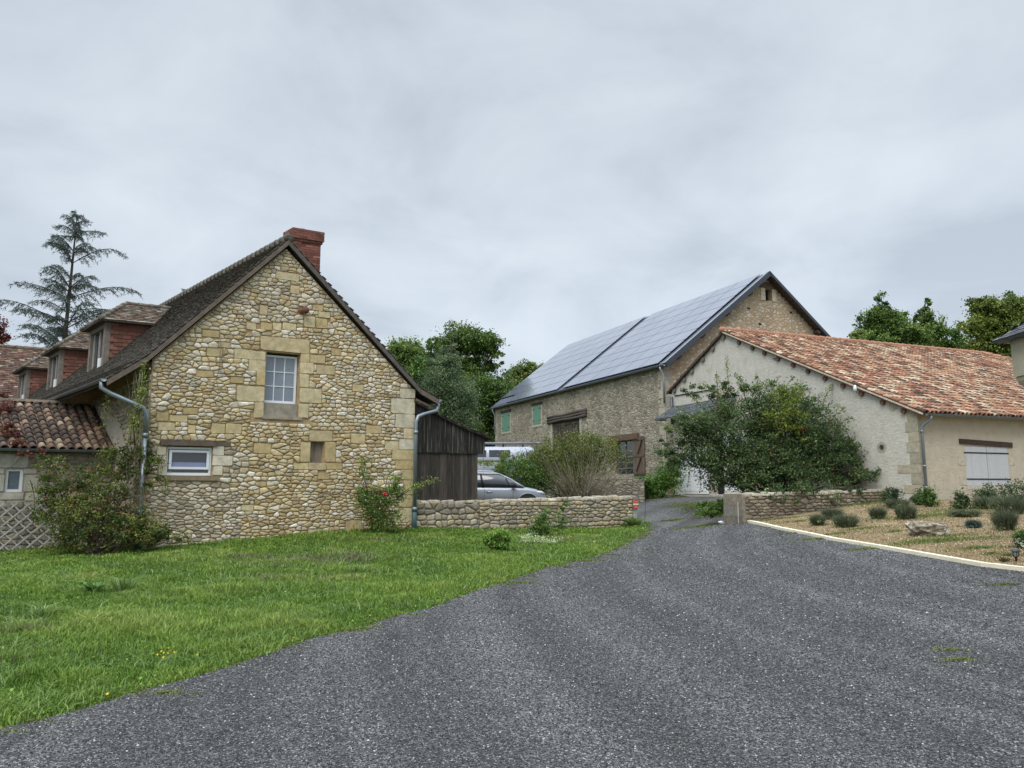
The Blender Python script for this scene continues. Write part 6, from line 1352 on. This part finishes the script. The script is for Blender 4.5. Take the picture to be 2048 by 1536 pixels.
g = Vector((at(1325,985,36.5).x, 36.5, 1.05)); bush('ivy_bush', 'glossy dark ivy mound at the barn corner', g, [E(1340,955,36.5,26,34,18), E(1318,965,36.3,28,26,18), E(1300,975,36,16,20,14), E(1350,935,37,14,20,10), E(1285,955,35.5,22,6,10)], 9000, .085, [(.012,.035,.008),(.03,.075,.015),(.06,.13,.02),(.10,.17,.03)], 211, 5, .03, 'bush', spread=.18)
g = gb(1432, 1030); bush('bramble', 'low tangled bramble at the foot of the gate pillar', g, [E(1430,1018,24.6,22,12,14), E(1408,1012,25.2,14,9,10), E(1445,1008,24.4,12,16,8), E(1415,1026,24.2,26,7,12)], 3500, .07, G_DARK[1:], 213, 8, .01, 'bramble', spread=.25)
g = gb(996, 1105); Yg = g.y; bush('lawn_shrub', 'small leafy shrub standing alone in the lawn before the yard wall', g, [E(996,1082,Yg,26,20,22), E(985,1075,Yg,18,15,16), E(1010,1076,Yg,16,14,14), E(998,1097,Yg,20,9,16)], 4200, .075, [(.03,.06,.014),(.06,.12,.025),(.11,.18,.04),(.17,.24,.07)], 215, 14, .009, 'bush', spread=.22, asp=.45)
g = gb(1085, 1078); Yg = g.y+.1; bush('wall_weeds', 'tall straggling weeds leaning on the middle of the yard wall', g, [E(1085,1050,Yg,20,24,14), E(1075,1062,Yg,24,16,14), E(1092,1028,Yg,10,16,10), E(1125,1008,Yg+.3,14,12,8), E(1118,1045,Yg,18,22,8)], 3600, .06, G_MID, 217, 14, .007, 'weeds', spread=.28)
g = Vector((at(900, 1000, 26.1).x, 26.05, 1.05)); bush('hanging_ivy', 'ragged plant hanging over the wall below the shed', g, [E(930,1002,26.1,22,8,9), E(905,1010,26.0,14,14,6), E(942,1012,26.2,8,12,6), E(880,1003,25.8,10,6,5)], 2200, .06, [(.03,.04,.015),(.06,.08,.025),(.11,.11,.04)], 219, 8, .008, 'ivy', floor=False, spread=.3)
g = gb(1100, 1090); 
fl = bush('white_flowered_weed', 'pale grey flowering weed in the lawn right of the small shrub', g, [E(1060,1080,g.y,26,9,10), E(1095,1086,g.y,28,9,10)], 1500, .04, [(.10,.15,.07),(.22,.27,.17),(.4,.45,.36)], 221, 8, .004, 'weeds', spread=.3)
# roses on the farmhouse
g = gb(752, 1068); Yr = g.y-.15; bush('rose_bush', 'climbing rose bush at the right end of the gable wall', g, [E(752,1000,Yr,34,34,14), E(790,985,Yr,22,26,12), E(725,985,Yr,16,30,10), E(735,945,Yr,12,20,8), E(728,925,Yr,8,12,6), E(765,1035,Yr,40,22,16), E(790,960,Yr,12,14,8), E(760,1060,Yr,50,10,16)], 8500, .06, [(.018,.035,.012),(.04,.075,.02),(.075,.12,.03),(.13,.17,.05)], 223, 22, .009, 'rose', spread=.24, cl=260, extra=[('dead_leaves', 260, .05, [(.14, .06, .03), (.2, .1, .05)])])
rb = bpy.data.objects['rose_bush']; sprigs('s', g, [(790,1000,878,958), (795,995,850,968), (735,980,722,918), (770,985,785,940)], Yr-.1, 130, .055, [(.05,.08,.02),(.10,.14,.035),(.17,.20,.06)], 34, rb)
ros = MB(); c = at(769, 990, Yr-.35)
for a in range(6): ros.lathe((c.x+.03*math.cos(a), c.y+.02*math.sin(a*2), c.z-.03+.01*a), [(.01, 0), (.04, .02), (.045, .04), (.02, .055)], 7)
ros.build('flower', mat_plain('red rose', (.45, .02, .03), .2, 20, .6), rb, True, g)
RG = [(.012,.022,.007), (.026,.044,.013), (.05,.072,.02), (.085,.105,.028), (.14,.145,.04)]
gL = gb(190, 1112); Yl = gL.y+.2; rl = bush('climbing_rose', 'large rambling rose with orange hips covering the annex corner', gL, [E(175,1040,Yl,80,50,30), E(250,1060,Yl,80,36,30), E(130,980,Yl+.3,55,60,22), E(230,930,Yl+.6,60,45,20), E(275,910,Yl+.5,45,38,18), E(300,945,Yl+.3,28,45,14), E(205,1000,Yl+.2,70,55,22), E(300,1070,Yl,60,24,28), E(160,1085,Yl,70,24,26), E(110,930,Yl+.8,40,20,12), E(345,1075,Yl,30,14,16), E(95,1010,Yl+.2,30,50,16)], 30000, .062, RG, 225, 60, .012, 'rose', spread=.15, shell=.2, cl=420, extra=[('rose_hips', 1100, .03, [(.20, .045, .012), (.15, .03, .01), (.26, .10, .03)]), ('dry_leaves', 800, .05, [(.09, .04, .018), (.12, .07, .03)])])
sprigs('s', gL, [(330,1060,385,1090), (320,950,330,990), (290,890,320,930), (60,960,70,1040), (120,940,60,935), (260,880,290,770), (270,890,262,830), (275,880,290,720), (210,880,215,790)], Yl+.4, 110, .06, [(.05,.08,.02),(.10,.13,.03),(.18,.2,.05)], 36, rl)
cv_ = HO + Vector((HU[0]*.1, HU[1]*.1, 0)); vine = bush('corner_vine', 'bare grey vine climbing the left corner of the gable', Vector((cv_.x, cv_.y-.1, .1)), [E(278,740,18.85,12,12,5), E(285,780,18.85,12,22,4), E(275,840,18.85,12,28,4)], 1300, .055, [(.05,.07,.03),(.10,.14,.05),(.16,.22,.07)], 227, 3, .01, 'vine', spread=.3)
rg = random.Random(5); m = MB(); og = Vector((cv_.x, cv_.y-.1, .1))
for i in range(7):
    x0 = 262+rg.uniform(-6, 25); pts = [at(x0+8*math.sin(y*.02+i)+rg.uniform(-3, 3), y, 18.8+rg.uniform(-.05, .05)) for y in range(1060, 720, -40)]; m.tube(pts, .010, 5)
for pl in ([(440,660),(441,700),(438,740),(432,760),(440,790),(430,805)], [(300,760),(296,720),(330,690)]):
    m.tube([at(x, y, (19+max(0, gp(x, y)[0])*HU[1])-.06) for x, y in pl], .008, 5)
m.build('bare_stems', 'twig', vine, True, og)
g = at(10, 860, 20.5); bush('red_creeper', 'dark red creeper trailing over the left end of the annex roof', (g.x, g.y, g.z-1.5), [E(6,822,21.2,20,18,10), E(16,862,20.0,22,16,8), E(40,884,19.6,18,8,6), E(80,905,19.3,16,10,5), E(8,792,22,14,10,7), E(50,908,19.3,16,9,5)], 2600, .075, [(.035,.014,.016),(.07,.025,.025),(.11,.045,.035),(.06,.06,.03)], 229, 10, .008, 'creeper', floor=False, spread=.3)
# lavender and low plants in the bed
LV = 'lavender clumps in the planting bed'
def lav(label, px, py, r_px, h_px, seed, cols, n=1500, name='lavender', group=LV, cat='lavender', wid=.010):
    g = gb(px, py); k = g.y/1514; r_, hh = r_px*k, h_px*k; r0_ = np.random.RandomState(seed); t = thing(name, label, cat, g, 0, group)
    a = r0_.uniform(0, 6.28, n); q = np.sqrt(r0_.uniform(0, 1, n)); B = np.stack([g.x+r_*.45*q*np.cos(a), g.y+r_*.45*q*np.sin(a), np.full(n, g.z)], 1)
    dirs = np.stack([np.cos(a)*q*r_/hh*.62, np.sin(a)*q*r_/hh*.62, np.zeros(n)], 1)+r0_.normal(size=(n, 3))*(.10, .10, 0)
    blades('stems', B, hh*.95*np.sqrt(1-.55*q*q), wid*g.y/20, cols, r0_, t, dirs=dirs, curl=.35, origin=g)
    E_ = [((g.x, g.y, g.z+hh*.30), (r_*.75, r_*.7, hh*.32))]; P, K = clumps(r0_, E_, 40, int(n*.9), .2, .3); leaves('foliage', P[P[:, 2] > g.z], .05*g.y/20, cols[:3], r0_, t, None, .3, origin=g); return t
LC = [(.05,.07,.035), (.09,.115,.06), (.14,.16,.10), (.20,.20,.145)]
for i, a in enumerate([('rounded lavender clump nearest the start of the kerb', 1636, 1053, 20, 26), ('wider lavender clump right beside the first along the low wall', 1692, 1056, 34, 30), ('faded lavender clump behind the first two', 1665, 1040, 28, 26), ('round green lavender clump behind the boulder toward the low wall', 1756, 1040, 22, 28), ('grey tipped lavender clump directly behind the boulder', 1812, 1040, 28, 34), ('big upright lavender clump right of the boulder', 2012, 1062, 32, 48), ('tall grey lavender at the right edge below the shuttered window', 2020, 1030, 44, 44), ('low lavender row below the shuttered window', 1975, 1020, 34, 30), ('wispy grey lavender between boulder and shuttered window', 1930, 1035, 40, 18), ('far grey lavender under the gable corner', 1795, 1018, 30, 22)]): lav(a[0], *a[1:], 300+i, LC)
lav('small blue grey santolina tuft right of the boulder', 1947, 1058, 18, 20, 330, [(.03,.05,.045),(.06,.09,.08),(.10,.14,.12),(.13,.17,.15)], 1500, 'santolina', None, 'plant')
lav('tiny dark tuft between boulder and santolina', 1918, 1056, 5, 6, 331, LC, 150, 'small_tuft', None, 'plant')
for nm, lb, px, py, rx, rz, sd_ in (('dark_shrub', 'dark little shrub at the end of the low wall', 1780, 1014, 18, 20, 341), ('dark_shrub', 'dark little shrub left of the downpipe foot', 1840, 1012, 14, 15, 342), ('fern_plant', 'bright green fern at the foot of the downpipe', 1858, 1016, 16, 20, 343), ('dark_shrub', 'small upright shrub against the beige wall', 1925, 1022, 15, 18, 344), ('dark_shrub', 'dark hedge-like shrub under the left half of the shuttered window', 1975, 1016, 26, 22, 345), ('dark_shrub', 'dark hedge-like shrub under the right half of the shuttered window', 2025, 1014, 30, 24, 346)):
    g = gb(px, py); Y = g.y; bush(nm, lb, g, [E(px,py-rz,Y,rx,rz,rx*.8)], 1500, .07, (G_MID if 'fern' in nm else [(.012,.022,.012),(.03,.05,.022),(.055,.08,.035)]), sd_, 6, .008, 'shrub' if 'dark' in nm else 'fern', 'dark shrubs along the beige wall' if 'dark' in nm else None, spread=.28, cl=22)
g = gb(2044, 1100); bush('daisy_bush', 'white flowering plant cut by the right edge', g, [E(2046,1078,g.y,18,20,16)], 1500, .05, G_MID, 351, 6, .006, 'flowers', extra=[('flowers', 130, .045, [(.75, .75, .70), (.8, .8, .76)])])
g = gb(2008, 1125); lav('sprig of sedum beside the garden lamp', 2008, 1127, 16, 16, 352, [(.05,.08,.03),(.09,.13,.04),(.16,.08,.07),(.2,.1,.08)], 120, 'sedum_plant', None, 'plant', .02)
# tall tuft, dock leaves and flowers of the lawn
def tuft(label, px, py, r_, hh, n, seed, cols, wid=.012):
    g = gb(px, py); r0_ = np.random.RandomState(seed); a = r0_.uniform(0, 6.28, n); q = r0_.uniform(0, 1, n); t = thing('grass_tuft', label, 'grass tuft', g, 0, 'tall grass tufts in the lawn')
    B = np.stack([g.x+r_*.2*q*np.cos(a), g.y+r_*.2*q*np.sin(a), np.full(n, g.z)], 1); dirs = np.stack([np.cos(a)*q, np.sin(a)*q, np.zeros(n)], 1)*(r_/hh)*.75; blades('blades', B, hh, wid, cols, r0_, t, dirs=dirs, curl=1.0, origin=g)
TC = [(.09,.17,.03), (.15,.24,.05), (.22,.30,.10), (.32,.38,.18)]
tuft('arching tall grass tuft in front of the rambling rose', 248, 1188, .42, .30, 190, 1, TC); tuft('loose long grass tuft nearer the left edge', 85, 1240, .4, .2, 130, 2, TC); tuft('pale narrow tuft in the middle of the lawn', 715, 1150, .45, .22, 110, 3, TC); tuft('coarse grass tuft at the end of the yard wall', 1268, 1055, .6, .42, 420, 4, TC, .018)

g = gb(190, 1190); t = thing('dock_plant', 'broad leaved dock plant left of the arching tuft', 'weed', g); rg = random.Random(3); m = MB()
for i in range(13):
    a = rg.uniform(0, 6.28); l = rg.uniform(.14, .28); w__ = l*.28; d_ = Vector((math.cos(a), math.sin(a)*.8, 0)); s2 = Vector((-d_.y, d_.x, 0)); o_ = g+d_*.03; up_ = rg.uniform(.3, 1.0)*l; k = rg.uniform(.7, 1.3); P_ = []
    for u, ww in ((0, .15), (.3, .9), (.6, 1), (.85, .6), (1, .05)):
        c_ = o_+d_*l*u+Vector((0, 0, up_*math.sin(u*2.2))); P_ += [c_-s2*w__*ww+Vector((0, 0, .015)), c_, c_+s2*w__*ww+Vector((0, 0, .015))]
    m.add(P_, [(3*j, 3*j+1, 3*j+4, 3*j+3) for j in range(4)]+[(3*j+1, 3*j+2, 3*j+5, 3*j+4) for j in range(4)], (.11*k, .21*k, .05*k))
m.build('dock_leaves', 'leaf', t, True, g)
M['yellow'] = mat_plain('yellow petal', (.85, .60, .02), .1, 20, .6); M['stalk'] = mat_plain('stalk', (.06, .12, .02), .1)
def flower(px, py, s_, seed, mt='yellow'):
    g = gb(px, py+8); rg = random.Random(seed); hh = at(px, py, g.y).z-g.z; hh = max(.05, min(.3, hh)); lb_, gr_ = ('small yellow flower in the tight cluster beside the drive edge', 'clustered yellow flowers') if 300 < px < 400 else ('lone yellow flower right at the lawn edge against the gravel', None) if px == 214 else ('yellow flower at the far left edge of the lawn', 'yellow flowers at the left edge') if px < 100 else ('tiny yellow flower in the grass before the yard wall', 'yellow flowers before the yard wall') if px > 1000 else ('small yellow flower along the middle stretch of the drive edge', 'yellow flowers along the drive'); t = thing('wildflower', lb_, 'flower', g, 0, gr_)
    m = MB(); m.tube([g, g+Vector((.005, 0, hh*.5)), g+Vector((0, 0, hh))], .0025, 4); m.build('stalk', 'stalk', t, False, g)
    m = MB(); c_ = g+Vector((0, 0, hh)); P_ = [c_]
    for i in range(10): a = i*.628; r_ = s_*(1 if i % 2 else .45); P_.append(c_+Vector((math.cos(a)*r_, math.sin(a)*r_-.2*s_, math.sin(a)*r_*.7+.004)))
    m.add(P_, [(0, i, i % 10+1) for i in range(1, 11)]); m.build('petals', mt, t, False, g)
for i, (x, y) in enumerate([(322,1306),(327,1309),(335,1310),(347,1307),(349,1308),(336,1299),(352,1298),(314,1313),(380,1293),(394,1313),(326,1318),(345,1296),(362,1296),(214,1394),(34,1246),(20,1254),(8,1246),(629,1220),(557,1235),(545,1250),(651,1252),(587,1277),(1163,1063),(1170,1070),(1142,1074),(1188,1083),(630,1243),(550,1227)]): flower(x, y, .014 if y > 1200 else .022, i)
# wire and wood stake near the wall end
m = MB(); p0 = gnd(1289, 1060); m.tube([p0, at(1291, 1000, p0.y)], .006, 5); tag(m.build('thin_stake', 'black'), 'thin dark wire stake in the grass at the drive edge', 'stake')
# boulder
g = gb(1856, 1072); t_b = bpy.data.meshes.new('boulder'); import bmesh
bmh = bmesh.new(); bmesh.ops.create_icosphere(bmh, subdivisions=5, radius=1)
k = g.y/1514; sx_, sz_ = 38*k, 17*k
for v in bmh.verts:
    n_ = v.co.copy(); f = 1+.26*noise.noise(n_*1.6+Vector((3, 1, 2)))+.20*noise.noise(n_*3.6)-.16*abs(noise.noise(n_*7))+.07*noise.noise(n_*19)
    q = Vector((math.copysign(abs(n_.x)**.75, n_.x), n_.y, math.copysign(abs(n_.z)**.7, n_.z)))*f
    v.co = Vector((q.x*sx_, q.y*.34, q.z*sz_+sz_*.75 + q.x*-.02))
bmh.to_mesh(t_b); bmh.free(); t_b.polygons.foreach_set('use_smooth', [True]*len(t_b.polygons))
mrk, t_, b_ = base_mat('boulder stone', .92, .15); c_ = ramp(t_, tex_noise(t_, 5, 8, .7), [(.38, (.10, .085, .06)), (.5, (.34, .30, .23)), (.62, (.60, .55, .46))]); c_ = mixc(t_, ramp(t_, tex_noise(t_, 9, 5, .7, (1, 1, 2)), [(.55, g3(0)), (.66, g3(.8))]), c_, (.07, .06, .045)); t_.links.new(c_, b_.inputs['Base Color']); bump(t_, b_, tex_noise(t_, 12, 8, .7, (1, 1, 2)), 1, .04)
t_b.materials.append(mrk); bo = bpy.data.objects.new('boulder', t_b); COL.objects.link(bo); bo.location = g; bo.rotation_euler = (0, R(3), R(8)); tag(bo, 'craggy pale limestone boulder lying on the planting bed', 'boulder')
# solar garden lamp
g = gb(2033, 1127); lp = thing('garden_lamp', 'small black solar lamp on a spike near the kerb', 'lamp', g); k = g.y/1514
m = MB(); m.lathe(g, [(.008, -.05), (.016, .0), (.016, .09), (.03, .10), (.035, .115)], 12); m.build('spike', 'black', lp, True, g)
m = MB(); m.lathe(g+Vector((0, 0, .115)), [(.035, 0), (.05, .09)], 12); m.build('lens', mat_plain('clear lens', (.35, .37, .38), .1, 5, .15), lp, True, g)
m = MB()
for i in range(6): a = i*1.047+.2; m.tube([g+Vector((.037*math.cos(a), .037*math.sin(a), .11)), g+Vector((.054*math.cos(a), .054*math.sin(a), .21))], .004, 4)
m.build('cage', 'black', lp, True, g)
m = MB(); m.lathe(g+Vector((0, 0, .205)), [(.09, 0), (.088, .008), (.05, .035), (.03, .04)], 16); cpo = m.build('cap', mat_plain('dark cap', (.04, .04, .05), .1, 5, .35), lp, True, g); m = MB(); m.box(g.x-.028, g.x+.028, g.y-.028, g.y+.028, g.z+.246, g.z+.25); m.build('solar_cell', mat_plain('pale cell', (.45, .47, .5), .05, 5, .2), cpo, False, g)
# scrap of white sheeting by the pillar
g = gb(1455, 1048); m = MB(); rg = random.Random(8); m.tube([g+Vector((x*.09-.3, rg.uniform(-.05, .05), .02+rg.uniform(0, .05))) for x in range(7)], [.02, .05, .02, .04, .015, .03, .01], 6); tag(m.build('plastic_scrap', 'white'), 'crumpled white scrap at the foot of the gate pillar', 'scrap')

# the farmhouse is not built square: its side walls lean about twelve degrees away from the perpendicular of the gable
HS = (HV[0]*HU[0]+HV[1]*HU[1], -HV[0]*HU[1]+HV[1]*HU[0])
def skew(o):
    for c in o.children:
        if c.type == 'MESH':
            n = len(c.data.vertices); a = np.zeros(n*3, np.float32); c.data.vertices.foreach_get('co', a); a = a.reshape(-1, 3); y = a[:, 1].copy(); a[:, 0] += y*HS[0]; a[:, 1] = y*HS[1]; c.data.vertices.foreach_set('co', a.ravel()); c.data.update()
        skew(c)
for o in (house, annex, trel, wing, shed): skew(o)
